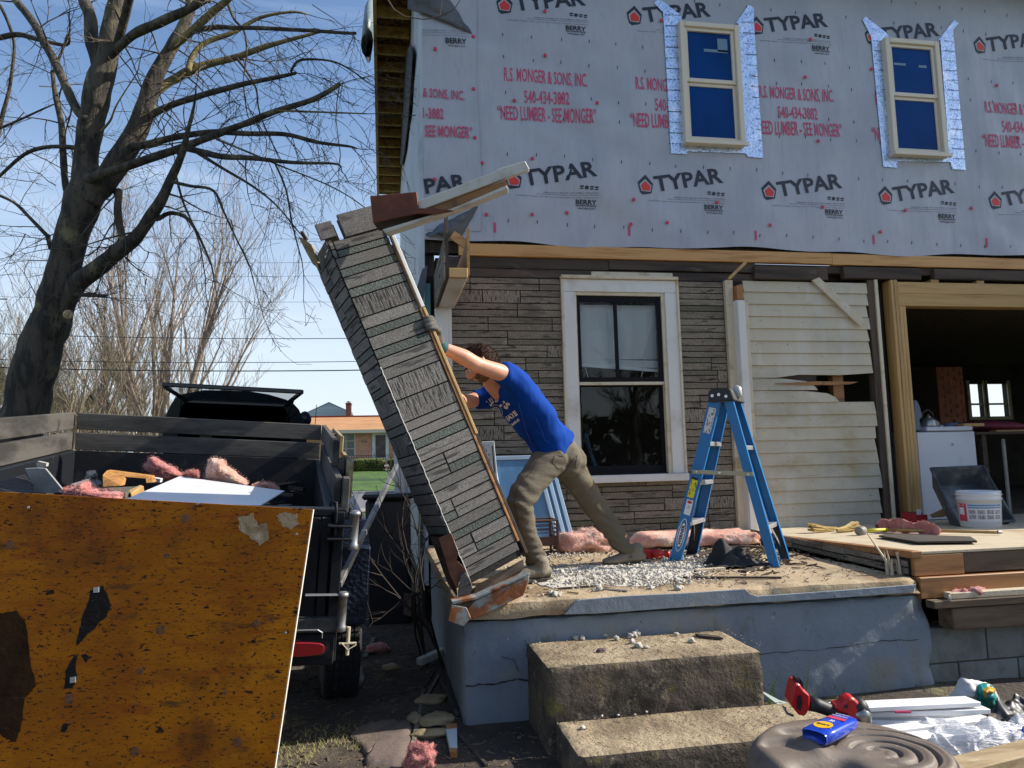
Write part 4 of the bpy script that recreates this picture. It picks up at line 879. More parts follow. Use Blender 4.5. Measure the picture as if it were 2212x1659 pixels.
for i, (pts, m) in enumerate((([(455, 925), (480, 800), (545, 590), (620, 555), (665, 690), (640, 750)], m_tar), ([(385, 1180), (400, 1060), (455, 970), (465, 1130), (430, 1180)], m_tar),
        ([(-40, 735), (100, 715), (160, 790), (190, 1050), (215, 1160), (150, 1240), (120, 1440), (90, 1500), (30, 1480), (-40, 1440)], m_dkp), ([(360, 1445), (385, 1390), (425, 1392), (385, 1440)], m_tar),
        ([(1430, 160), (1520, 130), (1545, 200), (1600, 190), (1610, 290), (1560, 325), (1520, 290), (1440, 235)], m_lp), ([(1650, 140), (1700, 125), (1780, 135), (1790, 190), (1740, 230), (1690, 200)], m_lp), ([(1512, 235), (1545, 205), (1580, 225), (1545, 292)], m_dkp), ([(490, 985), (520, 975), (545, 995), (515, 1030)], m_tar))):
    g = G(); P = [onply(*B1(*p), .0005+.0006*(i % 3)) for p in jag(pts, 7, i)]; g.prism(P, N__*.0008); g.build('torn_patch', m, ply)
for a, b in ((580, 590), (440, 1130)):
    g = G(); p = onply(*B1(a, b), .003); g.cbox(p, U_*.022+D_*.004, D_*.022-U_*.004, N__*.006); g.build('bolt_plate', m_galv, ply, bev=.001)
for a, b, r in ((415, 1245, .020), (1425, 1505, .020), (965, 830, .020), (840, 1078, .014), (1540, 790, .016), (1115, 160, .02), (1000, 385, .012), (60, 320, .02), (1640, 1350, .010), (1350, 1208, .009), (810, 1560, .02)):
    g = G(); p = onply(*B1(a, b), .0003); g.lathe(p, [(r, 0), (r*.6, .0003), (0, .0003)], 14, N__); g.build('knot', mat('knot wood', (.17, .060, .010), [((.07, .025, .01), 60, .5, .6)], rough=.6), ply)
for a, b in ((1780, 255), (1713, 848), (1185, 72), (170, 95)):
    g = G(); g.lathe(onply(*B1(a, b), .0003), [(.006, 0), (.005, .003), (0, .003)], 10, N__); g.build('screw_head', m_galv, ply)

# ------------------------------------------------------------------ cargo in the trailer
def insul_mat(name, base, hi): return mat(name, base, [(hi, 14, .5, .7), (tuple(c*.6 for c in base), 6, .58, .74)], rough=.95, bump=(1, 28, (1, 1, 1), 'noise', .02), bump2=(.8, 90, (1, 1, 1), 'noise', .008), sheen=.4)
m_pk = insul_mat('pink insulation', (.52, .17, .15), (.62, .28, .24)); m_pk2 = insul_mat('pale pink insulation', (.66, .36, .28), (.74, .58, .46)); m_wool = mat('grey white wool', (.50, .465, .395), [((.62, .59, .52), 14, .5, .7), ((.30, .26, .20), 22, .55, .70)], rough=.95, bump=(.8, 90, (1, 1, 1), 'noise', .006), sheen=.4)
def slabpoly(name, pts_uvd, m, th, ext=None, seed=0, jagpx=2.5, par=None, **k):
    """irregular lump of stuff cut to an outline standing in the place, with true thickness"""
    P = [atD(u, v, d) for u, v, d in pts_uvd]; c = sum(P, V())/len(P); e = V(ext) if ext else CF*th
    g = G(); n = 7; rr2 = random.Random(seed); fine = []
    for a, b in zip(P, P[1:]+P[:1]):
        for q in range(4): fine.append(a.lerp(b, q/4)+V([rr2.uniform(-1, 1)*jagpx*.002 for _ in range(3)]))
    rings = []
    for s, off in ((.0, -.5), (.45, -.5), (.8, -.42), (1.0, -.15), (1.0, .2), (.8, .45), (.0, .5)):
        rings.append([c+(p-c)*s+e*off+e.normalized()*(.012*mn.noise((p*14)+V((seed, off*3, 0)))) for p in fine])
    vs = [p for r in rings for p in r]; m_ = len(fine)
    fs = [(i*m_+j, i*m_+(j+1) % m_, (i+1)*m_+(j+1) % m_, (i+1)*m_+j) for i in range(len(rings)-1) for j in range(m_)]
    o = g.add(vs, fs).build(name, m, par, smooth=True, **k); fuzz(o, m, 2200, .010, seed, .001); return o
def G3(x, y): return (.28*x, 796.3+.28*y)
def pl(f, pts, d): return [(*f(*p[:2]), p[2] if len(p) > 2 else d) for p in pts]
m_wb = mat('white panel', (.80, .80, .80), [((.70, .70, .72), 3, .5, .7)], rough=.35)
g = G(); P = [atD(*G3(1385, 830), 4.75), atD(*G3(2195, 942), 4.35), atD(*G3(1990, 1065), 3.72), atD(*G3(830, 1065), 3.5)]
nrm = (P[1]-P[0]).cross(P[3]-P[0]).normalized(); nrm = nrm if nrm.z > 0 else -nrm
g.prism(P, -nrm*.008); g.build('melamine_board', m_wb, None, bev=.001, label='big smooth white board lying on top of the debris in the trailer', cat='panel')
slabpoly('insulation_batt', pl(G3, [(1105, 755), (1170, 680), (1240, 715), (1330, 760), (1410, 825), (1290, 860), (1230, 860)], 4.95), m_pk, .10, seed=1, label='dark pink insulation batt sticking up left of centre in the trailer', cat='insulation')
slabpoly('insulation_scrap', pl(G3, [(1400, 825), (1470, 785), (1530, 790), (1525, 835), (1450, 850)], 4.85), m_pk, .06, seed=2, label='small pink insulation scrap behind the white board', cat='insulation')
slabpoly('insulation_batt', pl(G3, [(1590, 845), (1600, 740), (1640, 695), (1715, 705), (1720, 750), (1810, 800), (1900, 870), (1905, 900), (1700, 885)], 4.75), m_pk2, .12, seed=3, label='pale pink folded insulation batt standing behind the white board', cat='insulation')
slabpoly('insulation_scrap', pl(G3, [(1950, 905), (2030, 875), (2110, 895), (2150, 935), (2080, 925)], 4.55), m_pk2, .06, seed=4, label='flat pinkish insulation scrap at the right corner of the white board', cat='insulation')
slabpoly('insulation_batt', pl(G3, [(495, 930), (540, 925), (600, 900), (660, 870), (690, 930), (760, 950), (930, 965), (930, 1010), (500, 1000)], 3.55), m_pk, .12, seed=5, label='bright pink insulation with a torn point right behind the plywood edge', cat='insulation')
g = G(); P = [atD(*G3(*p), d) for *p, d in ((790, 820, 4.5), (820, 785, 4.6), (1165, 830, 4.6), (1180, 880, 4.5), (1125, 885, 4.5), (1120, 850, 4.55), (950, 835, 4.55), (935, 905, 4.4), (790, 915, 4.4))]
g.prism(P, CF*.05); g.build('broken_plaster', mat('orange fibreboard', (.46, .22, .06), [((.28, .12, .03), 9, .45, .65)], rough=.9, bump=(.8, 24, (1, 1, 1), 'noise', .01)), None, bev=.004, label='broken orange fibreboard frame left of the white board', cat='debris')
g = G(); P = [atD(*G3(*p), 4.65) for p in ((1165, 838), (1240, 850), (1235, 880), (1165, 885))]; g.prism(P, CF*.03); g.build('white_offcut', m_wb, None, bev=.002, label='small white offcut beside the broken fibreboard in the trailer', cat='offcut')
g = G(); P = [atD(*G3(*p), d) for *p, d in ((690, 945, 4.0), (780, 920, 4.3), (1100, 905, 4.3), (960, 960, 4.0), (860, 965, 3.9))]; g.prism(P, V((0, 0, -.03))); g.build('siding_scrap', m_st[2], None, bev=.002, label='greenish siding scrap in front of the broken fibreboard', cat='siding scrap')
g = G(); P = [atD(*G3(*p), d) for *p, d in ((985, 940, 4.1), (1080, 895, 4.2), (1110, 905, 4.2), (1010, 965, 4.05))]; g.prism(P, V((0, .02, -.05))); g.build('lumber_offcut', m_studw, None, bev=.003, label='short lumber offcut at the left corner of the white board', cat='lumber')
g = G(); P = [atD(*G3(*p), 4.0) for p in ((190, 770), (280, 765), (350, 770), (485, 935), (470, 960), (250, 960), (240, 880))]; g.prism(P, CF*.012); g.build('plaster_board', mat('frosted sheet', (.38, .39, .38), [((.26, .27, .27), 6, .45, .65)], rough=.5), None, bev=.002, label='torn pale grey board leaning inside the left slats of the trailer', cat='board')
g = G(); P = [atD(*G3(*p), 4.1) for p in ((275, 735), (290, 715), (360, 730), (355, 755), (300, 775))]; g.prism(P, CF*.02); g.build('grey_scrap', m_wool, None, label='small grey scrap on top of the torn pale board', cat='scrap')
g = G(); P = [atD(*G3(*p), d) for *p, d in ((545, 890, 4.6), (680, 850, 4.8), (780, 925, 4.5), (640, 930, 4.4))]; g.prism(P, V((0, 0, -.012))); g.build('grey_board', mat('grey board', (.20, .21, .21), rough=.7), None, label='grey board lying flat behind the pink insulation point', cat='board')
g = G(); P = [atD(*G3(*p), d) for *p, d in ((0, 870, 3.7), (190, 815, 4.1), (260, 900, 3.9), (250, 960, 3.6), (0, 960, 3.4))]; g.prism(P, V((0, 0, -.03))); g.build('black_tarp', mat('black tarp', (.015, .014, .014), [((.06, .05, .03), 5, .55, .7)], rough=.6, bump=(1, 9, (1, 1, 1), 'noise', .05)), None, label='black tarp crumpled in the left corner of the trailer', cat='tarp')
g = G()
for k in range(5):
    a = T(-.75+.0*k, .25+k*.11, -.50+.004*k); g.obox(a, TB*.62, TA*.10, TN*.012)
g.build('vinyl_siding_stack', mat('blue grey siding', (.20, .24, .29), [((.12, .15, .19), 8, .45, .65)], rough=.5), None, bev=.002, kind='stuff', label='blue grey siding strips under the right end of the white board', cat='siding')
g = G(); rr = random.Random(8)
for k in range(260):
    p = T(rr.uniform(-W_T+.1, -.1), rr.uniform(.1, LT-.1), -.58+rr.uniform(-.12, .10)); a = rr.uniform(0, 6.3); s = rr.uniform(.05, .30)
    d = V((math.cos(a), math.sin(a), rr.uniform(-.4, .4))).normalized(); g.bar(p-d*s/2, p+d*s/2, rr.uniform(.03, .12), rr.uniform(.01, .03))
g.build('mixed_debris', mat('dark debris', (.13, .10, .075), [((.04, .034, .03), 4, .4, .6), ((.34, .27, .18), 3, .55, .68)], rough=.9), None, kind='stuff', label='dark broken boards filling the bottom of the trailer', cat='debris')

# ------------------------------------------------------------------ pickup with an open cap behind the trailer
m_car = mat('black truck paint', (.004, .008, .018), rough=.22, spec=.3, coat=.15, bump=(.1, 3, (1, 1, 1), 'noise', .01))
m_cardk = mat('truck interior', (.004, .004, .005), rough=.9)
truck = empty('pickup_truck', atD(500, 1190, 9.2), 'black pickup truck with a cap whose rear glass hatch is propped open', 'pickup truck')
def ring(name, outer, inner, dd, ext, m, par):
    o = [atD(*E3(*p), dd) for p in outer]; i = [atD(*E3(*p), dd) for p in inner]; n = len(o); e = V(ext); g = G()
    vs = o+i+[p+e for p in o]+[p+e for p in i]
    fs = []
    for k in range(n):
        j = (k+1) % n
        fs += [(k, j, n+j, n+k), (2*n+k, 3*n+k, 3*n+j, 2*n+j), (k, 2*n+k, 2*n+j, j), (n+k, n+j, 3*n+j, 3*n+k)]
    return g.add(vs, fs).build(name, m, par, bev=.01, smooth=False)
outer = [(215, 560), (290, 400), (345, 310), (430, 272), (650, 232), (900, 234), (1150, 245), (1350, 278), (1530, 330), (1610, 365), (1680, 440), (1760, 620), (1765, 900), (190, 900)]
inner = [(375, 560), (405, 430), (450, 362), (500, 352), (700, 372), (900, 380), (1150, 385), (1350, 392), (1500, 400), (1535, 440), (1560, 500), (1590, 600), (1590, 895), (370, 895)]
fwd_ = V((TA.x*.9-.02, TA.y, 0)).normalized()
ring('cap_shell', outer, inner, 8.3, fwd_*1.9, m_car, truck)
g = G(); g.prism([atD(*E3(*p), 8.32)+fwd_*1.88 for p in [(300, 560), (450, 300), (1530, 340), (1640, 560), (1640, 880), (300, 880)]], fwd_*.02); g.build('cab_rear_panel', m_cardk, truck)
g = G(); cabo = [(270, 700), (330, 420), (430, 300), (560, 225), (700, 205), (900, 212), (1100, 225), (1290, 250), (1340, 285), (1400, 330), (1600, 520), (1640, 700), (1640, 980), (270, 980)]
s_ = (8.3+2.1)/8.3
g.prism([atD(*E3(*p), 8.3)+fwd_*1.95 for p in cabo], fwd_*1.6); g.build('cab', m_car, truck, bev=.02)
g = G(); g.prism([atD(*E3(*p), 8.3)+fwd_*.02 for p in ((200, 902), (1765, 902), (1765, 1250), (200, 1250))], fwd_*5.2); g.build('body', m_car, truck, bev=.02)
g = G(); g.bar(atD(*E3(205, 170), 7.75), atD(*E3(1725, 252), 7.65), .05, .045, (0, 0, 1)); g.build('hatch_edge', m_car, truck, bev=.008)
P = [atD(*E3(*p), d) for *p, d in ((230, 195, 7.78), (1700, 262, 7.68), (1530, 395, 8.28), (470, 350, 8.28))]
g = G(); g.prism(P, V((0, 0, .006))); hg = g.build('hatch_glass', mat('tinted glass', (.02, .03, .04), rough=.05, alpha=.30, spec=.2), truck)
g = G()
for a, b in ((0, 3), (1, 2)): g.bar(P[a], P[b], .035, .03)
g.bar(P[2], P[3], .03, .03)
g.build('hatch_frame', m_car, truck)
g = G(); g.tube([atD(*E3(420, 300), 8.2), atD(*E3(385, 520), 8.3)], .010, 6); g.tube([atD(*E3(1640, 290), 7.9), atD(*E3(1545, 560), 8.3)], .010, 6); g.build('gas_strut', m_steel, truck)
g = G(); g.blob(atD(*E3(1745, 545), 10.3), .11, .1, 1, 8, 3, (.8, .5, 1)); g.build('side_mirror', m_car, truck, smooth=True)
g = G(); g.tube([atD(*E3(1855, 600), 11), atD(*E3(1872, 390), 11)], .005, 5); g.build('aerial', m_steel, truck)
for sx in (230, 1700):
    for off in (.9, 4.3):
        p = atD(*E3(sx, 1250), 8.3)+fwd_*off; p.z = .40; g = G().lathe(p, [(.0, -.1), (.2, -.11), (.33, -.12), (.38, -.09), (.38, .09), (.33, .12), (.2, .11), (0, .1)], 24, TB); g.build('wheel', m_rub, truck, smooth=True)

# ------------------------------------------------------------------ things between trailer and porch
g = G(); g.bar(atD(*B2(560, 1510), 3.62), atD(*B2(1005, 590), 5.3), .028, .028); g.build('metal_bar', m_galv, None, bev=.002, label='grey metal bar slanting up from the trailer corner towards the porch column', cat='bar')
c0 = atZ(*B2(770, 1255), .1); c0 = atD(*B2(765, 1240), 6.6); c1 = atD(*B2(1120, 1240), 6.6); zt = atD(*B2(930, 812), 6.6).z
g = G(); g.box(c0.x, c1.x, c0.y, c0.y+.9, .0, zt-.05); bn = empty('black_bin', (c0.x+.3, c0.y+.4, 0), 'large black plastic bin in the shade beyond the trailer fender', 'bin')
m_bin = mat('black plastic', (.010, .011, .014), rough=.55)
g.build('body', m_bin, bn, bev=.03); g = G(); g.box(c0.x-.03, c1.x+.03, c0.y-.03, c0.y+.93, zt-.048, zt); g.build('lid', m_bin, bn, bev=.02)
g = G(); p = atD(*B2(1050, 800), 6.9); q = atD(*B2(1035, 500), 6.9); g.box(p.x-.07, p.x+.07, p.y, p.y+.14, .0, q.z+.5); g.build('white_post', m_white, None, bev=.006, label='weathered white post standing behind the leaning column', cat='post')
g = G(); a = atZ(*B4(785, 225), .12); b = atZ(*B4(1130, 330), .10); g.bar(a+V((0, 0, .09)), b+V((0, 0, .09)), .03, .19); g.build('shaded_plank', m_oldwood, None, bev=.004, label='dark plank on edge in the shade left of the porch', cat='plank')
# dark shrub twigs beside the porch
g = G(); rr = random.Random(3)
def twig(g, p, d, L, r, n, rr, br=2, up=0):
    pts = [p]; q = p; dd = d.normalized()
    for k in range(4):
        dd = (dd+V((rr.uniform(-.3, .3), rr.uniform(-.3, .3), rr.uniform(-.25, .3)+up))).normalized(); q = q+dd*L/4; pts.append(q)
        if n > 0 and k > 0:
            for _ in range(br if rr.random() < .8 else 0): twig(g, q, (dd+V((rr.uniform(-1, 1), rr.uniform(-1, 1), rr.uniform(-.7, 1)))).normalized(), L*rr.uniform(.35, .6), r*.55, n-1, rr, br, up)
    g.tube(pts, [r, r*.85, r*.7, r*.55, r*.3], 4, cap=False)
base = atZ(*B2(1130, 1420), .08); base = V((base.x-.05, 5.1, .08))
for k in range(5): twig(g, base+V((rr.uniform(-.1, .1), rr.uniform(-.1, .3), 0)), V((rr.uniform(-.5, .15), -.1, 1)), rr.uniform(.8, 1.25), .010, 2, rr)
g.build('bare_shrub', mat('dark twig', (.03, .022, .018), rough=.9), None, label='bare thorny shrub in the shade against the left side of the porch', cat='shrub')
# ------------------------------------------------------------------ big bare tree at the left
m_bark = mat('bark', (.088, .072, .054), [((.032, .027, .023), 9, .42, .60, (1, 1, .22), 7), ((.20, .175, .09), 3.2, .54, .70), ((.17, .13, .05), 6, .64, .76), ((.02, .018, .016), 24, .58, .66, (1, 1, .16), 5)], rough=.95, bump=(1, 16, (1, 1, .18), 'noise', .045), bump2=(.7, 60, (1, 1, .25), 'noise', .01))
m_branch = mat('mossy bark', (.20, .165, .065), [((.10, .085, .045), 7, .42, .62), ((.30, .24, .07), 9, .60, .72)], rough=.95, bump=(.9, 30, (1, 1, 1), 'noise', .012))
m_twig = mat('twig bark', (.085, .062, .045), rough=.9)
m_cut = mat('sawn wood', (.55, .42, .24), [((.38, .26, .12), 30, .45, .6)], rough=.8)
DT = 8.7
class Limb: pass
LIMBS = []
def limb(f, pts, d0=0, d1=0, ws=None):
    """pts: (x, y, width) in a crop; depth runs from DT+d0 to DT+d1"""
    n = len(pts); P, Rr = [], []
    for i, p in enumerate(pts):
        dd = DT+d0+(d1-d0)*i/(n-1); u, v = f(p[0], p[1]); P.append(atD(u, v, dd)); Rr.append(max(.006, p[2]*.3414*dd/FPX/2))
    # smooth subdivide
    Q, S = [], []
    for i in range(n-1):
        p0, p1, p2, p3 = P[max(i-1, 0)], P[i], P[i+1], P[min(i+2, n-1)]
        m_ = 5 if n > 2 else 4
        for k in range(m_):
            t = k/m_; q = .5*((2*p1)+(p2-p0)*t+(2*p0-5*p1+4*p2-p3)*t*t+(3*p1-p0-3*p2+p3)*t**3)
            r = Rr[i]+(Rr[i+1]-Rr[i])*t
            Q.append(q+V((mn.noise(q*2.5), mn.noise(q*2.5+V((9, 0, 0))), mn.noise(q*2.5+V((0, 9, 0)))))*r*.25); S.append(r*(1+.12*mn.noise(q*5)))
    Q.append(P[-1]); S.append(Rr[-1]); LIMBS.append((Q, S)); return Q, S
tree = empty('bare_tree', atZ(35, 1230, .0), 'big bare tree with a dark leaning trunk and mossy sunlit upper limbs at the left', 'tree')
A1u = lambda x, y: (x*1.0, y)
def a4(x, y): return (x, y+600/850*2203)      # A4 crop points expressed in A1 crop units (both crops share scale)
def f1(x, y): return A1(x, y)
def q4(pts): return [(x, y+1555.1, w_) for x, y, w_ in pts]
trunk = limb(f1, q4([(70, 1800, 330), (110, 1300, 290), (140, 1100, 268), (240, 700, 255), (335, 400, 222), (400, 200, 212), (445, 0, 200)])+[(487, 1380, 205), (520, 1240, 230), (535, 1150, 165), (550, 950, 150), (590, 700, 150), (640, 500, 150), (690, 300, 125), (722, 100, 105), (735, 0, 100), (745, -200, 85), (760, -420, 60)], 0, .2)
g = G(); g.tube(trunk[0], trunk[1], 22); g.build('trunk', m_bark, tree, smooth=True)
big = [limb(f1, [(560, 1300, 120), (600, 1215, 160), (720, 1060, 142), (830, 880, 130), (910, 720, 122), (960, 560, 102), (1020, 400, 84), (1090, 290, 80), (1150, 180, 70), (1200, 60, 65), (1230, -80, 60), (1270, -300, 45)], .05, .5),
       limb(f1, q4([(400, 420, 80), (480, 262, 112), (600, 160, 108), (720, 60, 98)])+[(720, 1612, 95), (830, 1530, 86), (930, 1410, 80), (1020, 1280, 66), (1080, 1130, 56), (1130, 1020, 50), (1165, 930, 42), (1190, 830, 30), (1230, 660, 16), (1240, 560, 8)], 0, -.8),
       limb(f1, [(630, 470, 75), (590, 280, 82), (570, 100, 75), (530, 0, 70), (480, -150, 60), (420, -330, 45)], .1, .6)]
med = [limb(f1, [(735, 300, 50), (790, 130, 55), (820, 0, 55), (850, -150, 45)], .1, -.4), limb(f1, [(545, 760, 60), (490, 700, 55), (400, 520, 52), (320, 340, 50), (210, 150, 48), (110, 10, 45), (40, -90, 40)], 0, .7),
       limb(f1, [(470, 1260, 44), (420, 1200, 42), (400, 1000, 42), (390, 780, 38), (350, 600, 32), (330, 450, 22)], .1, .5), limb(f1, [(540, 960, 34), (480, 935, 30), (300, 930, 25), (150, 980, 24), (0, 1110, 20), (-60, 1160, 16)], 0, .6),
       limb(f1, [(1060, 320, 45), (1210, 200, 50), (1350, 70, 45), (1460, -20, 40), (1560, -130, 34)], .3, .1), limb(f1, [(1210, 200, 34), (1350, 172, 30), (1500, 175, 28), (1800, 185, 25), (2203, 210, 20), (2240, 208, 16)], .3, -.9),
       limb(f1, [(990, 590, 50), (1060, 530, 55), (1120, 490, 56), (1200, 450, 55), (1350, 400, 45), (1500, 360, 40), (1700, 290, 34), (1990, 210, 18), (2080, 190, 8)], .3, .9),
       limb(f1, [(1190, 450, 36), (1220, 360, 35), (1300, 270, 34), (1480, 200, 28), (1650, 110, 22), (1850, 75, 16), (1950, 92, 8)], .4, 1.0),
       limb(f1, [(950, 740, 44), (1000, 705, 42), (1100, 660, 40), (1250, 610, 38), (1500, 540, 34), (1700, 500, 28), (1870, 463, 20)], .2, -.7), limb(f1, [(1840, 455, 18), (1880, 390, 16), (1960, 375, 15), (2100, 388, 13), (2203, 432, 10), (2300, 500, 6)], -.7, -.9),
       limb(f1, [(560, 1130, 70), (620, 1110, 62), (850, 1040, 52), (1150, 930, 50), (1400, 840, 45), (1600, 760, 40), (1800, 690, 36), (2000, 620, 32), (2150, 532, 28)], 0, -1.2),
       limb(f1, [(840, 930, 55), (900, 920, 50), (1050, 880, 44), (1300, 840, 38), (1550, 845, 32), (1800, 850, 28), (2000, 900, 24), (2200, 925, 16), (2260, 940, 8)], .1, -.5),
       limb(f1, [(1180, 935, 42), (1400, 990, 38), (1600, 1000, 30), (1850, 1030, 24), (2110, 1035, 14), (2160, 1060, 8)], -.5, -1.3), limb(f1, [(700, 350, 48), (740, 310, 50), (850, 220, 56), (1000, 150, 60), (1150, 80, 58), (1300, 0, 40), (1320, 5, 30)], .1, -.8),
       limb(f1, [(735, 1230, 36), (755, 1215, 42), (745, 1350, 46), (775, 1500, 50), (800, 1560, 55)], .2, -.1), limb(f1, [(960, 1375, 34), (1000, 1385, 30), (1080, 1350, 28), (1180, 1380, 22), (1250, 1480, 18), (1330, 1659, 10), (1345, 1720, 6)], -.2, -.6),
       limb(f1, [(1090, 1150, 22), (1200, 1175, 20), (1350, 1205, 18), (1420, 1350, 14), (1500, 1520, 11), (1570, 1659, 8), (1600, 1760, 5)], -.5, -.9), limb(f1, [(1210, 940, 24), (1400, 1060, 20), (1600, 1180, 15), (1750, 1300, 11), (1900, 1480, 7)], -.5, -1.1),
       limb(f1, [(1740, 1030, 14), (1810, 1200, 12), (1850, 1420, 10), (1910, 1650, 6)], -.9, -1.1), limb(f1, [(1370, 880, 14), (1600, 975, 12), (1800, 1060, 10), (2050, 1160, 8), (2203, 1240, 6), (2330, 1330, 4)], -.7, -1.1), limb(f1, [(1750, 700, 14), (1900, 705, 13), (2203, 715, 10), (2320, 720, 6)], -.9, -1.0),
       limb(f1, [(330, 480, 20), (400, 300, 16), (440, 200, 12), (440, 120, 8)], .5, .3), limb(f1, q4([(480, 310, 26), (560, 312, 24), (665, 315, 18)]), -.15, -.4), limb(f1, [(1110, 1100, 16), (1160, 1280, 14), (1220, 1420, 11), (1265, 1560, 8), (1300, 1760, 5)], -.5, -.8),
       limb(f1, [(1500, 370, 18), (1560, 450, 15), (1620, 560, 12), (1640, 700, 10), (1700, 860, 7), (1760, 980, 5)], .5, .1), limb(f1, [(1440, 20, 18), (1480, 120, 16), (1545, 200, 14), (1560, 350, 10), (1540, 520, 8), (1560, 700, 5)], .3, 0),
       limb(f1, [(0, 240, 34), (120, 220, 34), (250, 255, 30), (420, 285, 18), (440, 220, 12)], .9, .6), limb(f1, [(640, 830, 16), (700, 760, 14), (740, 660, 10), (860, 470, 7), (880, 410, 5)], 0, -.3),
       limb(f1, q4([(320, 20, 30), (300, -60, 26)])+[(300, 1495, 24), (200, 1390, 22), (100, 1290, 20), (0, 1240, 18), (-60, 1220, 14)], .3, .6), limb(f1, [(-20, 820, 16), (120, 760, 14), (250, 700, 12), (340, 660, 8)], 1.0, .6), limb(f1, [(0, 30, 20), (60, 160, 20), (90, 300, 18), (60, 560, 22), (20, 720, 26), (-20, 900, 26)], 1.2, 1.3)]
for i, L in enumerate(big): g = G(); g.tube(L[0], L[1], 16); g.build('limb', m_bark, tree, smooth=True)
for i, L in enumerate(med): g = G(); g.tube(L[0], L[1], 9); g.build('branch', m_branch if i in (4, 6, 7, 20, 27) else m_bark, tree, smooth=True)
g = G(); rr = random.Random(77)
def spray(g, p, d, L, r, lev, rr):
    n = 5; pts = [p]; q = p; dd = d.normalized(); kids = []
    for k in range(n):
        dd = (dd+V((rr.uniform(-.24, .24), rr.uniform(-.24, .24), rr.uniform(-.20, .17) + (.05 if k > 2 else -.03)))).normalized(); q = q+dd*L/n; pts.append(q); kids.append((q.copy(), dd.copy()))
    g.tube(pts, [max(.0021, r*(1-.15*k)) for k in range(n+1)], 4 if r > .006 else 3, cap=False)
    if lev == 0: return
    for q, dd in kids:
        for _ in range(1 if rr.random() < .72 else 0):
            side_ = V((rr.uniform(-1, 1), rr.uniform(-1, 1), rr.uniform(-1, .9))).normalized()
            spray(g, q, dd*.75+side_*.85, L*rr.uniform(.35, .62), r*.6, lev-1, rr)
for L in med+big[:1]+big[1:2]:
    Q, S = L; n = len(Q)
    for i in range(n//4 if n > 12 else 2, n, 3):
        r = S[i]
        if (r > .14 and rr.random() < .5) or rr.random() < .25: continue
        d = (Q[min(i+1, n-1)]-Q[max(i-1, 0)]).normalized()
        side_ = V((rr.uniform(-1, 1), rr.uniform(-1, 1), rr.uniform(-1.3, .7))).normalized()
        spray(g, Q[i], d*.5+side_, rr.uniform(.38, .95), max(.0045, min(.012, r*.28)), 2 if rr.random() < .30 else 1, rr)
    spray(g, Q[-1], (Q[-1]-Q[-3]), .7, .006, 2, rr)
for i in range(20):   # far side and the frame's left edge, where other limbs of the same crown hang in
    p = atD(rr.uniform(-60, 180), rr.uniform(150, 700), DT+rr.uniform(.5, 2)); spray(g, p, V((rr.uniform(-1, 1), .2, rr.uniform(-.6, .6))), rr.uniform(.6, 1.3), .008, 2, rr)
for i in range(10):
    p = atD(rr.uniform(600, 760), rr.uniform(0, 330), DT-.9); spray(g, p, V((.5, .1, rr.uniform(-.8, .2))), rr.uniform(.5, .9), .006, 2, rr)
print('twig faces', len(g.f))
g.build('crown', m_twig, tree, kind='stuff')
g = G()
for f, x, y, r, dz in ((q4, 428, 435, .052, 0),):
    u, v = A1(x, y+1555.1); p = atD(u, v, DT-.30); g.lathe(p, [(r, 0), (r*1.0, .02), (r*.85, .028), (0, .03)], 18, (CAM-p).normalized()+V((.5, 0, 0)))
g.build('sawn_scar', m_cut, tree, smooth=False)
# one twig hanging in front of the overhang
g = G(); P = [atD(*A2(*p), 6.2) for p in ((240, -20), (290, 60), (360, 105), (480, 122), (580, 105), (670, 60), (710, 0), (730, -60))]; g.tube(P, [.006, .006, .0055, .005, .005, .0045, .004, .003], 5)
g.tube([atD(*A2(*p), 6.2) for p in ((580, 105), (590, 40), (595, -10))], .003, 4); g.build('hanging_branch', m_twig, tree)

# ------------------------------------------------------------------ trees across the way
def stemtree(bx, by, D, stems, col, seed, top, label, spread=.35, lev=3, group='bare trees across the street', dens=1.0):
    base = atD(bx, by, D); base.z = far_z(base.x, base.y)-.1; rr = random.Random(seed)
    t = empty('background_tree', base, label, 'tree', group)
    m = mat('bark '+col, {'pink': (.26, .205, .165), 'tan': (.24, .19, .12), 'dark': (.11, .085, .065)}[col], [((.14, .10, .08), 3, .5, .7)], rough=.9)
    gt, gc = G(), G()
    H = top
    def rec(p, d, L, r, lv):
        pts = [p]; q = p; dd = d.normalized(); n = 6; kids = []
        for k in range(n):
            dd = (dd+V((rr.uniform(-.11, .11), rr.uniform(-.11, .11), rr.uniform(-.02, .10)))).normalized(); q = q+dd*L/n; pts.append(q); kids.append((q, dd.copy(), k))
        (gt if lv == lev else gc).tube(pts, [max(.008, r*(1-.13*k)) for k in range(n+1)], 6 if lv == lev else (4 if lv > 1 else 3), cap=False)
        if lv == 0: return
        for q, dd, k in kids[1 if lv == lev else 0:]:
            for _ in range((2 if rr.random() < .35*dens else 1) if lv > 1 else (1 if rr.random() < (.8 if col != 'tan' else 1) else 0)):
                s = V((rr.uniform(-1, 1), rr.uniform(-1, 1), rr.uniform(-.1, .9)))
                rec(q, dd*.9+s*(.5 if lv == lev else .75), L*rr.uniform(.32, .52), r*(1-.13*k)*.42, lv-1)
    for k in range(stems):
        a = (k+.5)/stems*2*math.pi+rr.uniform(-.4, .4); s = spread*rr.uniform(.3, 1.2) if stems > 1 else .04
        rec(base+V((math.cos(a)*.35, math.sin(a)*.3, 0))*(stems > 1), V((math.cos(a)*s, math.sin(a)*s, 1)), H*rr.uniform(.72, .95), H*.014*(1 if stems > 1 else 1.5), lev)
    gt.build('trunk', m, t, smooth=True); gc.build('crown', m, t, kind='stuff')
    return len(gc.f)+len(gt.f)
nf = 0
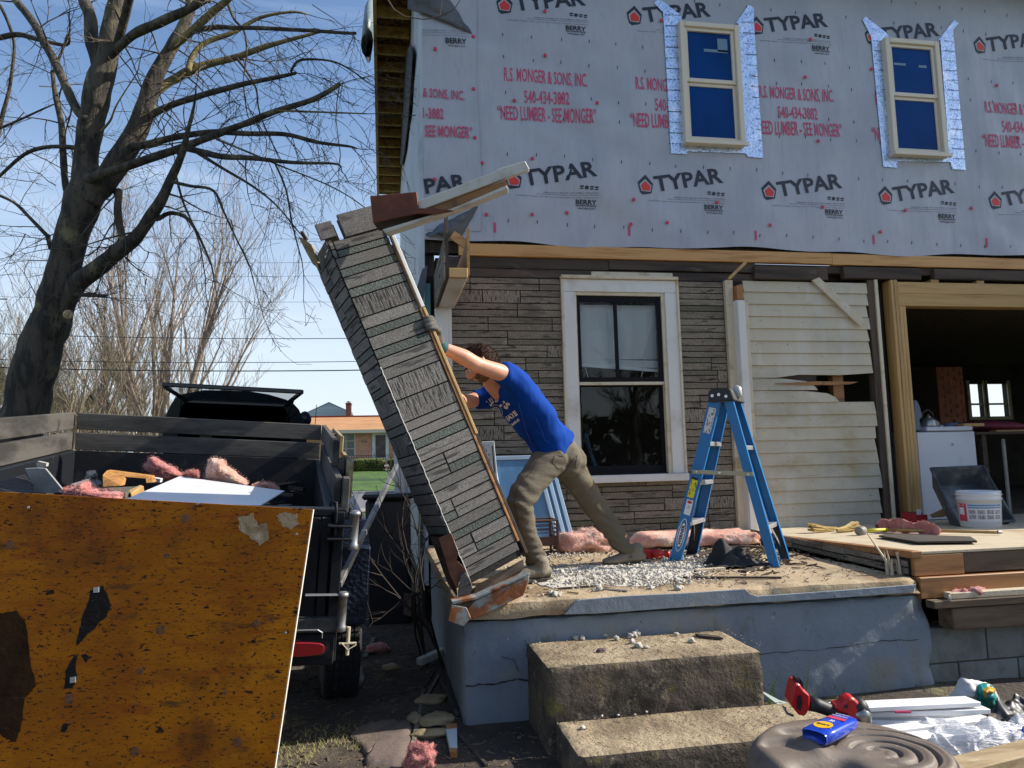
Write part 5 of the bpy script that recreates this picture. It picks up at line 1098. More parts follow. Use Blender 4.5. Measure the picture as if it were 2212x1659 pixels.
nf += stemtree(150, 905, 40, 7, 'tan', 1, 9.0, 'bushy tan stemmed bare tree just right of the big trunk', .5)
nf += stemtree(238, 900, 46, 2, 'dark', 2, 14.5, 'dark single stemmed bare tree behind the trailer corner', .10)
nf += stemtree(285, 905, 44, 6, 'tan', 3, 8.0, 'low many stemmed yellowish bare tree behind the trailer front board', .6)
nf += stemtree(322, 905, 48, 3, 'pink', 4, 16.0, 'tall pinkish bare tree with upright stems', .16)
nf += stemtree(352, 900, 45, 5, 'pink', 5, 18.5, 'tallest pinkish bare tree left of the pickup cap', .22)
nf += stemtree(380, 905, 43, 5, 'pink', 6, 11.5, 'spreading bare tree whose stems fan out over the pickup', .65)
nf += stemtree(195, 905, 52, 9, 'tan', 17, 7.5, 'thicket of thin tan stems low behind the trailer front corner', .55); nf += stemtree(20, 905, 52, 8, 'tan', 18, 8.5, 'thicket of thin stems at the left edge behind the big trunk', .5)
nf += stemtree(60, 905, 47, 5, 'tan', 7, 9, 'bare tree seen half hidden behind the big trunk', .5)
nf += stemtree(935, 980, 60, 2, 'pink', 8, 9.5, 'thin bare tree by the brick house showing past the leaning column', .35, 3)
print('background tree faces', nf)
def evergreen(u, v, D, r, h, seed, label):
    p = atD(u, v, D); p.z = far_z(p.x, p.y); rr = random.Random(seed); t = empty('evergreen_tree', p, label, 'tree', 'evergreens beyond the street')
    g = G()
    for k in range(2600):
        z = rr.random()**.8; a = rr.uniform(0, 6.283); ra = r*(1-z**1.6)*(.5+.5*rr.random()**.4)*(1+.2*math.sin(a*3+z*9)); c = p+V((math.cos(a)*ra, math.sin(a)*ra, .4+z*h)); d = V((rr.uniform(-1, 1), rr.uniform(-1, 1), rr.uniform(-.6, .6))).normalized()*.22; e_ = V((rr.uniform(-1, 1), rr.uniform(-1, 1), rr.uniform(-1, 1))).cross(d).normalized()*.10
        g.add([c-d-e_, c+d-e_, c+d+e_], [(0, 1, 2)])
    g.build('crown', mat('evergreen needles', (.055, .075, .022), [((.03, .045, .015), 1.2, .4, .6), ((.12, .12, .04), 2, .55, .7)], rough=.8), t, kind='stuff')
    G().tube([p, p+V((0, 0, h*.7))], [.2, .06], 8).build('trunk', mat('bark dark', (.11, .085, .065)), t)
evergreen(-10, 900, 60, 3.2, 8.5, 1, 'dark green evergreen at the left edge behind the big trunk'); evergreen(205, 905, 70, 3.5, 6.6, 2, 'olive evergreen behind the tan bare trees'); evergreen(130, 905, 75, 4, 7.0, 3, 'low evergreen mass between big trunk and dark stem')

# ------------------------------------------------------------------ overhead wires
def wire(v0, v1, D, r, i, sag=.25):
    a, b = atD(-300, v0, D), atD(1150, v1, D); P = [a.lerp(b, t/24)-V((0, 0, sag*4*(t/24)*(1-t/24))) for t in range(25)]
    nm = ['highest faint wire above the trailer', 'second wire from the top, faint', 'third wire from the top, faint', 'faint wire over the bare tree crowns', 'thick dark wire, upper of the three strong ones', 'middle dark wire just above the thickest one', 'thickest dark wire, lowest across the street'][i]
    G().tube(P, r, 5).build('overhead_wire', mat('cable', (.015, .015, .02), rough=.7), None, label=nm, cat='wire', group='overhead wires')
for i, (v0, v1, r) in enumerate(((493, 508, .006), (551, 555, .006), (548+79, 645, .006), (583, 583, .005), (708, 723, .013), (766, 770, .012), (782, 790, .02))): wire(v0, v1, 26, r, i)

# ------------------------------------------------------------------ brick ranch house across the street
DH = 64.0
def H2(x, y, d=0): return atD(*E2(x, y), DH+d)
bh = empty('brick_house', H2(1400, 1180), 'low brick ranch house with an orange shingle roof across the street', 'house')
def zat(y, x=1200): return H2(x, y).z
xa, xb, yb_ = H2(-600, 900).x, H2(2900, 900).x, H2(1400, 900).y
z_g = 1.0; ze, zr = zat(690), zat(352)
m_fb = mat('far brick', (.42, .20, .115), [((.30, .13, .075), 3.5, .45, .6), ((.50, .36, .26), 5, .60, .66, (.6, 1, 3.2), 1)], rough=.9)
_n = m_fb.node_tree; _g = _n.nodes.new('ShaderNodeNewGeometry'); _mp = _n.nodes.new('ShaderNodeMapping'); _mp.inputs['Rotation'].default_value = (rad(90), 0, 0); _bt = _n.nodes.new('ShaderNodeTexBrick')
_bt.inputs['Scale'].default_value = 1.0; _bt.inputs['Brick Width'].default_value = .42; _bt.inputs['Row Height'].default_value = .14; _bt.inputs['Mortar Size'].default_value = .018
_bt.inputs['Color1'].default_value = (.40, .17, .095, 1); _bt.inputs['Color2'].default_value = (.52, .27, .15, 1); _bt.inputs['Mortar'].default_value = (.42, .34, .27, 1)
_n.links.new(_g.outputs['Position'], _mp.inputs[0]); _n.links.new(_mp.outputs[0], _bt.inputs['Vector']); _n.links.new(_bt.outputs['Color'], _n.nodes['Principled BSDF'].inputs['Base Color'])
wx0, wx1, wz0, wz1 = H2(880, 1000).x, H2(1225, 1000).x, zat(1130), zat(728)
dx0, dx1, dz1 = H2(1540, 1000).x, H2(1835, 1000).x, zat(730)
g = G(); g.box(xa, xb, yb_, yb_+8, z_g-.6, ze+.2); g.build('wall', m_fb, bh)
g = G(); zz0, zz1 = ze+.05, zr; yo = 1.0; yr = yb_+5.2
g.add([(xa-.6, yb_-yo, zz0), (xb, yb_-yo, zz0), (xb, yr, zz1), (xa-.6, yr, zz1), (xa-.6, yb_+9, zz0), (xb, yb_+9, zz0)], [(0, 1, 2, 3), (3, 2, 5, 4), (0, 3, 4), (1, 5, 2)])
m_shin = mat('orange shingle', (.50, .255, .11), [((.40, .19, .08), 1.2, .45, .65, (.35, 1, 4), 3), ((.58, .33, .16), 5, .55, .7, (.2, 1, 3), 3)], rough=.9)
g.build('roof', m_shin, bh)
g = G(); g.box(xa-.6, xb, yb_-yo-.06, yb_-yo+.02, zz0-.22, zz0+.06); g.box(xa-.6, xb, yb_-yo, yb_, zz0-.24, zz0-.2); g.build('gutter', mat('tan gutter', (.48, .46, .36), rough=.6), bh)
g = G(); g.box(xa-.6, xb, yr-.1, yr+.1, zz1-.02, zz1+.12); g.build('ridge_cap', mat('red ridge', (.20, .03, .02), rough=.9), bh)
m_fg = mat('far glass', (.10, .13, .12), [((.20, .24, .22), .9, .5, .7), ((.05, .06, .07), 2.5, .55, .7)], rough=.1); m_fw = mat('far white trim', (.55, .62, .60), rough=.6)
wn = G(); wn.box(wx0-.1, wx1+.1, yb_-.06, yb_+.02, wz0-.1, wz1+.1); wno = wn.build('front_window', mat('window trim', (.45, .40, .34), rough=.7), bh)
cols = [wx0, (wx0+wx1)/2+.1, wx1]; rows = [wz0, wz0+(wz1-wz0)*.33, wz0+(wz1-wz0)*.67, wz1]
for i in range(2):
    for j in range(3): g = G(); g.box(cols[i]+.05, cols[i+1]-.05, yb_-.085, yb_-.065, rows[j]+.04, rows[j+1]-.04); g.build('pane', m_fg, wno)
g = G(); g.box(dx0, dx1, yb_-.08, yb_+.02, z_g-.1, dz1); dfo = g.build('door_surround', m_fw, bh)
g = G(); g.box(H2(1600, 1000).x, H2(1780, 1000).x, yb_-.14, yb_-.085, zat(1168), zat(765)); g.build('door', mat('dark door', (.05, .035, .035), [((.09, .06, .06), 2, .5, .6)], rough=.4), bh)
g = G(); q = H2(1405, 865); g.box(q.x-.75, q.x+.75, yb_-.05, yb_+.01, q.z-.35, q.z+.35)
nb = G(); nb.box(H2(1370, 865).x, H2(1440, 865).x, yb_-.06, yb_+.01, zat(885), zat(848)); nbo = nb.build('number_plate', mat('plate brown', (.05, .02, .015)), bh)
g = G(); put_text(g, '395', (H2(1376, 880).x, yb_-.075, zat(880)), (H2(1434, 880).x-H2(1376, 880).x, 0, 0), (0, 0, zat(852)-zat(880)), bold=.02); g.build('house_number', mat('cream number', (.6, .5, .4)), nbo)
g = G(); pz = zat(1175); g.box(H2(1000, 1).x, H2(1900, 1).x, yb_-2.2, yb_-.1, z_g-.5, pz-.1); g.build('stoop', mat('grey stoop', (.28, .26, .24), rough=.9), bh)
g = G(); ty = yb_-2.1
for k in range(22): x = H2(1010, 1).x+k*(H2(1900, 1).x-H2(1010, 1).x)/21; g.box(x-.02, x+.02, ty-.02, ty+.02, pz-.1, zat(1135))
g.box(H2(1000, 1).x, H2(1900, 1).x, ty-.03, ty+.03, zat(1135), zat(1128)); g.build('railing', mat('iron rail', (.03, .02, .02), rough=.6), bh)
g = G(); g.box(H2(1020, 1).x, H2(1240, 1).x, yb_-2.9, yb_-2.21, z_g-.5, zat(1390)); g.box(H2(1040, 1).x, H2(1230, 1).x, yb_-2.6, yb_-2.21, z_g-.4, zat(1350)); g.build('entry_step', mat('pale step', (.5, .5, .47), rough=.9), bh)
# second house and chimney behind
b2 = empty('gabled_house', H2(760, 1000, 26), 'pale blue gabled house whose peak shows above the orange roof', 'house')
def H3(x, y): return atD(*E2(x, y), DH+26)
g = G(); g.prism([H3(380, 352), H3(760, 190), H3(1150, 352), H3(1150, 900), H3(380, 900)], (0, 10, 0)); g.build('wall', mat('blue siding', (.42, .49, .55), [((.36, .43, .50), 1.1, .45, .55, (.1, 1, 3), 1)], rough=.7), b2)
g = G(); a, b, c = H3(350, 372), H3(760, 183), H3(1180, 372); up = V((0, 0, .18))
for p, q in ((a, b), (b, c)): g.prism([p, q, q+up, p+up], (0, 10.2, 0))
g.build('roof', mat('grey roof', (.30, .31, .32), rough=.9), b2)
ch = empty('chimney', H3(1130, 352), 'brick chimney with a metal cap beside the pale gable', 'chimney')
p = H3(1130, 345); w_ = (H3(1175, 345)-H3(1085, 345)).x/2; g = G(); g.box(p.x-w_, p.x+w_, p.y-3, p.y-1, p.z-4, H3(1130, 230).z); g.box(p.x-w_*1.15, p.x+w_*1.15, p.y-3.1, p.y-.9, H3(1130, 230).z, H3(1130, 208).z); g.build('stack', mat('dark red brick', (.22, .07, .06), [((.15, .05, .04), 6, .5, .6)], rough=.9), ch)
g = G(); zt = H3(1130, 208).z; g.lathe((p.x, p.y-2, zt), [(w_*.5, 0), (w_*.5, H3(1130, 183).z-zt), (w_*.85, H3(1130, 182).z-zt), (w_*.85, H3(1130, 170).z-zt), (0, H3(1130, 170).z-zt)], 16); g.build('flue_cap', m_galv, ch)
# clipped hedges: leafy box of small faces
m_hedge = mat('hedge leaf', (.085, .115, .018), [((.04, .06, .012), 1.5, .45, .6), ((.15, .17, .035), 3, .55, .7)], rough=.7)
def hedge(x0, x1, y0, y1, d, label, seed):
    a, b = atD(*E2(x0, y1), DH-7+d), atD(*E2(x1, y0), DH-7+d); rr = random.Random(seed); z0 = far_z(a.x, a.y)-.05; zt = b.z; w2 = (b.x-a.x)/2; cx = (a.x+b.x)/2; g = G()
    for k in range(9000):
        p = V((rr.uniform(-1, 1), rr.uniform(-1, 1), rr.uniform(-1, 1))); mx_ = (abs(p.x)**6+abs(p.y)**6+abs(p.z)**6)**(1/6); p = p/mx_*rr.uniform(.9, 1.02)*(1+.03*mn.noise(p*4))
        c = V((cx+p.x*w2, a.y+.7+p.y*.7, (z0+zt)/2+p.z*(zt-z0)/2)); d1 = V((rr.uniform(-1, 1), rr.uniform(-1, 1), rr.uniform(-1, 1))).normalized()*.10; d2 = d1.orthogonal().normalized()*.06
        g.add([c-d1, c+d2, c+d1, c-d2], [(0, 1, 2, 3)])
    h = empty('hedge', (cx, a.y+.7, z0), label, 'hedge', 'clipped hedges before the brick house'); g.build('foliage', m_hedge, h, kind='stuff')
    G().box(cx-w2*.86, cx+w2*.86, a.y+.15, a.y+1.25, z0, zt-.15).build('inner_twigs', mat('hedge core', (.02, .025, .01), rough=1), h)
hedge(900, 1150, 1180, 1400, 0, 'rounded hedge at the left of the entry steps', 1); hedge(1215, 1760, 1178, 1445, 0, 'long clipped hedge in the middle under the brick wall', 2); hedge(1825, 2300, 1175, 1470, 0, 'clipped hedge at the right, partly hidden by the column', 3)
s = empty('yard_sign', atD(*E2(1800, 1470), DH-9), 'small red yard sign on a white stake before the long hedge', 'sign')
def S2(x, y): return atD(*E2(x, y), DH-9)
a, b = S2(1758, 1350), S2(1838, 1262); g = G(); m8 = [(a.x+(b.x-a.x)*t, a.y, a.z+(b.z-a.z)*q) for t, q in ((.25, 0), (.75, 0), (1, .3), (1, .7), (.75, 1), (.25, 1), (0, .7), (0, .3))]; g.prism(m8, (0, .04, 0)); so = g.build('panel', mat('sign red', (.45, .06, .05), rough=.5), s)
g = G(); g.box(a.x+.5*(b.x-a.x)-.16, a.x+.5*(b.x-a.x)+.16, a.y-.012, a.y-.004, a.z+.5*(b.z-a.z)-.05, a.z+.5*(b.z-a.z)+.08); g.build('lettering_band', m_fw, s)
g = G(); c_ = S2(1800, 1350); g.box(c_.x-.02, c_.x+.02, c_.y, c_.y+.03, far_z(c_.x, c_.y)-.1, c_.z); g.box(c_.x-.25, c_.x+.25, c_.y, c_.y+.03, c_.z-.12, c_.z-.07); g.build('stake', m_fw, s)
# tufts of lawn grass catching light
# ------------------------------------------------------------------ the stone clad porch column being pushed over
SB = atD(1020, 1269, 3.85); ST = atD(*A5(247, 195), 3.85)
CA_ = (ST-SB).normalized(); LC = (ST-SB).length
r_ = CA_.cross(CF).normalized()
if r_.dot(CR) < 0: r_ = -r_
ff = r_.cross(CA_).normalized(); ff = ff if ff.dot(CF) > 0 else -ff
PH = rad(27); CW = (r_*math.cos(PH)+ff*math.sin(PH)).normalized(); CS = (-r_*math.sin(PH)+ff*math.cos(PH)).normalized()
WC, SCD = .328, .33
column = empty('porch_column', SB, 'stone patterned box column tipping off the porch edge with broken boards at its top', 'column')
def cb(name, m, w0, w1, s0, s1, a0, a1, parent=None, bev=.003, **k): return G().obox(SB+CW*w0+CS*s0+CA_*a0, CW*(w1-w0), CS*(s1-s0), CA_*(a1-a0)).build(name, m, parent or column, bev=bev, **k)
cb('core', m_joint, .004, WC-.002, .004, SCD, .02, LC-.16); 
cb('core_board', m_oldwood, .10, WC-.002, .004, .03, LC-.162, LC-.01); cb('core_board', m_oldwood, .0, .07, .004, .03, LC-.162, LC-.03)
def cool(m, name, f):   # the column's siding is greyer than the wall's
    return m
mc = [stone_mat('column stone wavy', (.21, .205, .20), (.36, .35, .34), (.03, .03, .03), 'wavy'), stone_mat('column stone hatched', (.19, .185, .18), (.31, .30, .29), (.02, .02, .02), 'hatch'), stone_mat('column stone green', (.115, .15, .13), (.22, .26, .235), (.03, .035, .03), 'speck')]
for m_, n_ in ((mc[1], 'h'),):
    pass
# hatching runs along the column, so turn that pattern with it
ex = CA_.to_track_quat('Z', 'Y').to_euler()
def turned(name, base, hi, dk_c, st, lo, hi_t, sc):
    m = bpy.data.materials.new(name); m.use_nodes = True; t = m.node_tree; b = t.nodes['Principled BSDF']; b.inputs['Roughness'].default_value = .9
    gme = t.nodes.new('ShaderNodeNewGeometry'); comb = t.nodes.new('ShaderNodeCombineXYZ')
    for i, ax in enumerate((CW, CS, CA_)):
        d = t.nodes.new('ShaderNodeVectorMath'); d.operation = 'DOT_PRODUCT'; d.inputs[1].default_value = ax; t.links.new(gme.outputs['Position'], d.inputs[0]); t.links.new(d.outputs['Value'], comb.inputs[i])
    mpn = t.nodes.new('ShaderNodeMapping'); mpn.inputs['Scale'].default_value = st; t.links.new(comb.outputs[0], mpn.inputs[0])
    n1_ = t.nodes.new('ShaderNodeTexNoise'); n1_.inputs['Scale'].default_value = sc; n1_.inputs['Detail'].default_value = 5; t.links.new(mpn.outputs[0], n1_.inputs[0])
    n2_ = t.nodes.new('ShaderNodeTexNoise'); n2_.inputs['Scale'].default_value = 160; n2_.inputs['Detail'].default_value = 2; t.links.new(comb.outputs[0], n2_.inputs[0])
    m1 = t.nodes.new('ShaderNodeMix'); m1.data_type = 'RGBA'; r1 = t.nodes.new('ShaderNodeMapRange'); r1.inputs[1].default_value = .48; r1.inputs[2].default_value = .62; t.links.new(n2_.outputs[0], r1.inputs[0])
    t.links.new(r1.outputs[0], m1.inputs[0]); m1.inputs[6].default_value = (*base, 1); m1.inputs[7].default_value = (*hi, 1)
    m2 = t.nodes.new('ShaderNodeMix'); m2.data_type = 'RGBA'; r2 = t.nodes.new('ShaderNodeMapRange'); r2.inputs[1].default_value = lo; r2.inputs[2].default_value = hi_t; t.links.new(n1_.outputs[0], r2.inputs[0])
    t.links.new(r2.outputs[0], m2.inputs[0]); t.links.new(m1.outputs[2], m2.inputs[6]); m2.inputs[7].default_value = (*dk_c, 1)
    oi = t.nodes.new('ShaderNodeObjectInfo'); h = t.nodes.new('ShaderNodeHueSaturation'); a = t.nodes.new('ShaderNodeMapRange'); a.inputs['To Min'].default_value = .78; a.inputs['To Max'].default_value = 1.25
    t.links.new(oi.outputs['Random'], a.inputs[0]); t.links.new(a.outputs[0], h.inputs['Value']); t.links.new(m2.outputs[2], h.inputs['Color']); t.links.new(h.outputs[0], b.inputs['Base Color'])
    bn = t.nodes.new('ShaderNodeBump'); bn.inputs['Strength'].default_value = .8; bn.inputs['Distance'].default_value = .006; bn.invert = True; t.links.new(n1_.outputs[0], bn.inputs['Height']); t.links.new(bn.outputs[0], b.inputs['Normal'])
    return m
mc = [turned('column stone wavy', (.110, .102, .094), (.19, .18, .168), (.045, .043, .042), (.16, .16, 1.3), .57, .63, 26), turned('column stone hatched', (.10, .092, .084), (.175, .165, .152), (.025, .025, .025), (1, 1, .13), .52, .59, 95),
      turned('column stone green', (.075, .085, .075), (.13, .148, .135), (.03, .035, .03), (1, 1, 1), .62, .66, 90)]
sf = empty('front_stones', SB); sf.parent = column; sf.location = (0, 0, 0)
ns = stones(sf, SB+CA_*.055, CW, CA_, -CS, WC, LC-.055-.12, mc, seed=31, bands=(.07, .14), lens=(.26, .75), th=.008, gap=.0075, hs=.86)
ss = empty('side_stones', SB); ss.parent = column; ss.location = (0, 0, 0)
ns += stones(ss, SB+CA_*.30+CS*SCD, -CS, CA_, -CW, SCD, LC-.30-.10, mc, seed=33, lens=(.25, .5), th=.008, gap=.0075, hs=.86)
print('column stones', ns)
place_unit('stone', mc[0], sf, SB+CW*.10+CA_*(LC-.118), CW*(WC-.11), CA_*.125, -CS*.02); place_unit('stone', mc[0], sf, SB+CW*-.03+CA_*(LC-.10), CW*.085, CA_*.085, -CS*.02)
cb('edge_board', m_orange, WC+.001, WC+.016, -.012, .10, .10, LC-.22); cb('edge_strip', m_studw, WC+.017, WC+.034, -.016, .05, .72, LC-.60, label='pale raw edge strip of the column'); cb('edge_strip', m_white, WC+.010, WC+.032, -.02, .02, LC-.60+.003, LC-.13)
cb('edge_strip', m_oldwood, WC+.017, WC+.036, -.01, .05, .02, .70)
cb('back_board', m_oldwood, .0, WC, SCD+.001, SCD+.02, .05, LC-.1); cb('side_stud', m_orange, WC+.001, WC+.05, .16, .20, .3, LC-.3)
g = G(); rr = random.Random(5); g.tube([SB+CW*.0-CS*.012+CA_*a+CW*rr.uniform(-.002, .002) for a in [LC*.0+.02*k for k in range(3, int(LC*.62/.02))]], .0028, 4); g.build('corner_bead', mat('white bead', (.36, .36, .35), rough=.6), column)
# torn lower corner
P = lambda pts, d: [atD(*B2(*p), d) for p in pts]
g = G(); g.prism(P([(1330, 1150), (1425, 1112), (1482, 1255), (1468, 1325), (1535, 1385), (1548, 1430), (1500, 1460), (1470, 1540), (1420, 1440)], 3.835), CF*.02); g.build('bare_board', mat('brown fibreboard', (.20, .085, .045), [((.12, .05, .03), 9, .45, .65)], rough=.85), column)
g = G(); g.prism(P([(1478, 1560), (1500, 1440), (1535, 1415), (1570, 1470), (1592, 1540), (1560, 1610), (1480, 1615)], 3.825), CF*.02); g.build('loose_siding', mc[0], column)
g = G(); g.prism(P([(1270, 1150), (1330, 1155), (1465, 1560), (1470, 1600), (1400, 1500)], 3.95), CF*.05); g.build('splintered_wood', m_oldwood, column)
m_rust = mat('rusty sheet metal', (.30, .33, .31), [((.30, .10, .03), 5, .48, .56), ((.42, .17, .05), 9, .58, .68), ((.14, .045, .02), 12, .62, .70)], rough=.6, metal=.15, bump=(.5, 20, (1, 1, 1), 'noise', .01))
Q = lambda pts, y: [atY(*B4(*p), y) for p in pts]
g = G(); g.prism(Q([(1620, 205), (2030, 15), (2026, 60), (1985, 170), (1740, 290), (1650, 335), (1592, 352), (1548, 275)], 3.845), (0, .05, 0)); g.build('rusty_flashing', m_rust, column, bev=.003)
g = G(); g.prism(Q([(1430, 240), (1545, 262), (1582, 342), (1518, 410), (1402, 368)], 3.83), (0, .03, 0)); g.build('rusty_flashing', m_rust, column, bev=.003)
g = G(); g.prism(Q([(1428, 214), (1620, 178), (2032, -6), (2032, 14), (1618, 204), (1440, 240)], 3.83), (0, .09, 0)); g.build('flashing_lip', m_rust, column, bev=.003)
g = G(); g.prism([SB+CW*.02-CS*.0, SB+CW*WC, SB+CW*WC+CS*.2-V((0, 0, .10)), SB+CW*.05+CS*.2-V((0, 0, .06)), SB-V((0, 0, .05))], V((0, 0, -.05))); g.build('base_block', m_oldwood, column)
# boards at the head
H_ = lambda pts, d: [atD(*A2(*p), d) for p in pts]
m_wb2 = mat('peeling white board', (.60, .58, .52), [((.40, .36, .29), 5, .5, .68), ((.12, .08, .05), 26, .66, .72, (.5, 1, 1)), ((.10, .07, .05), 7, .70, .74)], rough=.65, bump=(.5, 40, (1, 1, 1), 'noise', .003))
g = G(); g.prism(H_([(438, 1272), (930, 1085), (945, 1070), (1120, 1017), (1148, 1070), (1138, 1080), (960, 1140), (480, 1322), (450, 1318)], 3.80), CF*.035); g.build('broken_lintel', m_wb2, column, bev=.003, label='peeling white lintel board sticking out at the column head')
g = G(); g.prism(H_([(455, 1322), (1000, 1140), (1012, 1168), (640, 1330), (430, 1350)], 3.815), CF*.06); g.build('broken_lintel', m_orange, column)
g = G(); g.prism(H_([(215, 1452), (650, 1322), (1000, 1172), (1014, 1192), (700, 1318), (235, 1474)], 3.80), CF*.10); g.build('lintel_edge', m_wb2, column, bev=.003)
g = G(); g.prism(H_([(138, 1240), (432, 1213), (446, 1318), (560, 1318), (668, 1332), (560, 1352), (440, 1350), (200, 1400), (158, 1412)], 3.78), CF*.02); g.build('red_brown_board', mat('red brown board', (.20, .055, .025), [((.12, .035, .018), 8, .45, .65), ((.05, .025, .02), 3, .62, .7)], rough=.7, bump=(.4, 30)), column, bev=.002, label='red brown board over the column head')
g = G(); g.prism(H_([(160, 1412), (440, 1352), (640, 1345), (400, 1400), (230, 1440), (180, 1440)], 3.84), CF*.08); g.build('broken_lintel', m_oldwood, column)
g = G(); g.prism([atD(*A5(*p), 3.95) for p in ((90, 310), (130, 322), (190, 370), (230, 480), (250, 560), (200, 520), (150, 430))], CF*.05); g.build('torn_edge', m_tan, column)
g = G(); g.prism([atD(*A5(*p), 3.9) for p in ((100, 270), (120, 265), (155, 320), (140, 340))], CF*.03); g.build('torn_edge', m_oldwood, column)

# ------------------------------------------------------------------ stepladder
m_lad = mat('blue fibreglass', (.008, .155, .40), [((.012, .20, .46), 3, .5, .7), ((.20, .35, .48), 60, .69, .73)], rough=.38)
m_alu = mat('aluminium', (.68, .69, .70), [((.5, .5, .5), 20, .5, .7)], rough=.32, metal=.75)
m_blk = mat('black moulding', (.014, .014, .015), rough=.5)
fnl, fnr, ffl, ffr = atZ(*B7(470, 1502), ZP), atZ(*B7(1245, 1532), ZP), atZ(*B7(592, 1440), ZP), atZ(*B7(1315, 1472), ZP)
lx = ((fnr-fnl)+(ffr-ffl)).normalized(); ly = V((-lx.y, lx.x, 0)); cen = (fnl+fnr+ffl+ffr)/4; LH = 1.155
lenx = ((fnr-fnl).length+(ffr-ffl).length)/4; leny = ((ffl-fnl).dot(ly)+(ffr-fnr).dot(ly))/4
topc = CAM+ray(*B7(858, 262))*1.0; dtop = (cen-CAM).length
# head centre over the feet, found on the sight line at the feet's distance
tt = (cen-CAM).dot(CF); hc = atD(*B7(862, 262), tt)
ladder = empty('stepladder', V((cen.x, cen.y, ZP)), 'blue fibreglass stepladder with three treads standing open on the slab', 'ladder')
lpt = lambda a, b, z: cen+lx*a+ly*b+V((0, 0, z))
dx_h = (hc-cen).dot(lx); dy_h = (hc-cen).dot(ly); Hh = hc.z-ZP
print('ladder', lenx, leny, Hh, dx_h, dy_h)
def rail(sx, sy, wide, wtop):
    b = lpt(sx*lenx, sy*leny, 0); t = lpt(dx_h+sx*.045, dy_h+sy*wtop, Hh+.01); d = (t-b).normalized(); ax = (lx-d*lx.dot(d)).normalized(); n = d.cross(ax).normalized()
    if n.dot(ly)*sy < 0: n = -n
    g = G(); L = (t-b).length; g.obox(b-ax*wide/2-n*.0, ax*wide, n*.004, d*L)
    for s in (-1, 1): g.obox(b+ax*(s*wide/2-(0 if s < 0 else .004))-n*.028, ax*.004, n*.028, d*L)
    r = g.build('rail', m_lad, ladder)
    return b, t, d, ax, n
RL = {}
for sx in (-1, 1):
    for sy in (-1, 1): RL[sx, sy] = rail(sx, sy, .078 if sx < 0 else .060, .13)
for k, (sx, fr) in enumerate(((-1, .745), (-1, .505), (-1, .255), (1, .715), (1, .235))):
    b0, t0, d0, ax, n = RL[sx, -1]; b1, t1, d1, _, n1_ = RL[sx, 1]; p = b0.lerp(t0, fr); q = b1.lerp(t1, fr); q.z = p.z
    a2 = V((ax.x, ax.y, 0)).normalized(); dp = .082 if sx < 0 else .045
    g = G(); g.obox(p-a2*dp/2, a2*dp, q-p, V((0, 0, .004))); g.obox(p-a2*dp/2-V((0, 0, .026)), a2*.004, q-p, V((0, 0, .026))); g.obox(p+a2*(dp/2-.004)-V((0, 0, .026)), a2*.004, q-p, V((0, 0, .026)))
    g.build('tread' if sx < 0 else 'rear_brace', m_alu, ladder, bev=.001)
    if fr < .3:
        for s, e, dd in ((p, b0, d0), (q, b1, d1)):
            mid = p.lerp(q, .5); g = G(); g.bar(s.lerp(q if s is p else p, .38)-V((0, 0, .02)), s-dd*.20, .018, .004, (a2.x, a2.y, 0)); g.build('knee_brace', m_alu, ladder)
            g = G(); nn = (q-p).normalized()*(1 if s is p else -1); g.prism([s-dd*.02+nn*.03-a2*dp*.3, s-dd*.02+nn*.03+a2*dp*.3, e+dd*.02+nn*.03+a2*dp*.3, e+dd*.02+nn*.03-a2*dp*.3], nn*.005); g.build('boot_plate', m_blk, ladder)
for key, (b, t, d, ax, n) in RL.items():
    wv = .082 if key[0] < 0 else .064; g = G(); g.obox(b-ax*wv/2-n*.030-d*.012, ax*wv, n*.036, d*.014); g.build('foot', m_blk, ladder, bev=.003)
hx = lpt(dx_h, dy_h, Hh)
g = G(); c = hx
poly = [(-.085, .0), (-.078, .075), (-.06, .085), (.055, .085), (.07, .078), (.095, .0)]
g.prism([c+lx*a-ly*.165+V((0, 0, b)) for a, b in poly], ly*.33); g.build('top_cap', m_blk, ladder, bev=.006)
for a, b in ((-.052, .04), (-.008, .045), (.04, .03)):
    G().lathe(c+lx*a-ly*.166+V((0, 0, b)), [(.011, 0), (.010, .004), (0, .004)], 12, -ly).build('rivet', m_alu, ladder)
G().lathe(c+lx*.085-ly*.02+V((0, 0, .03)), [(.03, 0), (.032, .03), (.028, .07), (.0, .085)], 14).build('tool_cup', mat('clear plastic', (.45, .45, .42), rough=.3), ladder, smooth=True)
m_spr = mat('weathered spreader', (.38, .36, .24), [((.28, .26, .16), 9, .5, .7)], rough=.5)
def onrail(sx, f): b, t, d, ax, n = RL[sx, -1]; return b.lerp(t, f)
p, q = onrail(-1, .565)-ly*.012, onrail(1, .545)-ly*.012; mid = p.lerp(q, .45)
g = G(); g.bar(p-lx*.03, mid, .005, .028); g.bar(mid+ly*.006, q+lx*.03+ly*.006, .005, .028); g.build('spreader', m_spr, ladder, bev=.003)
for a in (p, mid, q): G().lathe(a-ly*.004, [(.008, 0), (.007, .004), (0, .004)], 10, -ly).build('rivet', m_alu, ladder)
def rlabel(f0, f1, wf, m, off=.0, th=.0008):
    b, t, d, ax, n = RL[-1, -1]; L = (t-b).length; o = b+ax*(off-wf/2)+n*.0045+d*(f0*L); g = G(); g.obox(o, ax*wf, n*th, d*((f1-f0)*L)); return g, o, ax, d, n, L
m_lab = mat('label white', (.62, .62, .60), [((.15, .15, .15), 120, .55, .60, (1, 1, .3), 1)], rough=.5); m_lwhite = mat('print white', (.75, .76, .78), rough=.5); m_yel = mat('label yellow', (.70, .62, .02), [((.15, .14, .03), 110, .56, .61, (1, 1, .3), 1)], rough=.5)
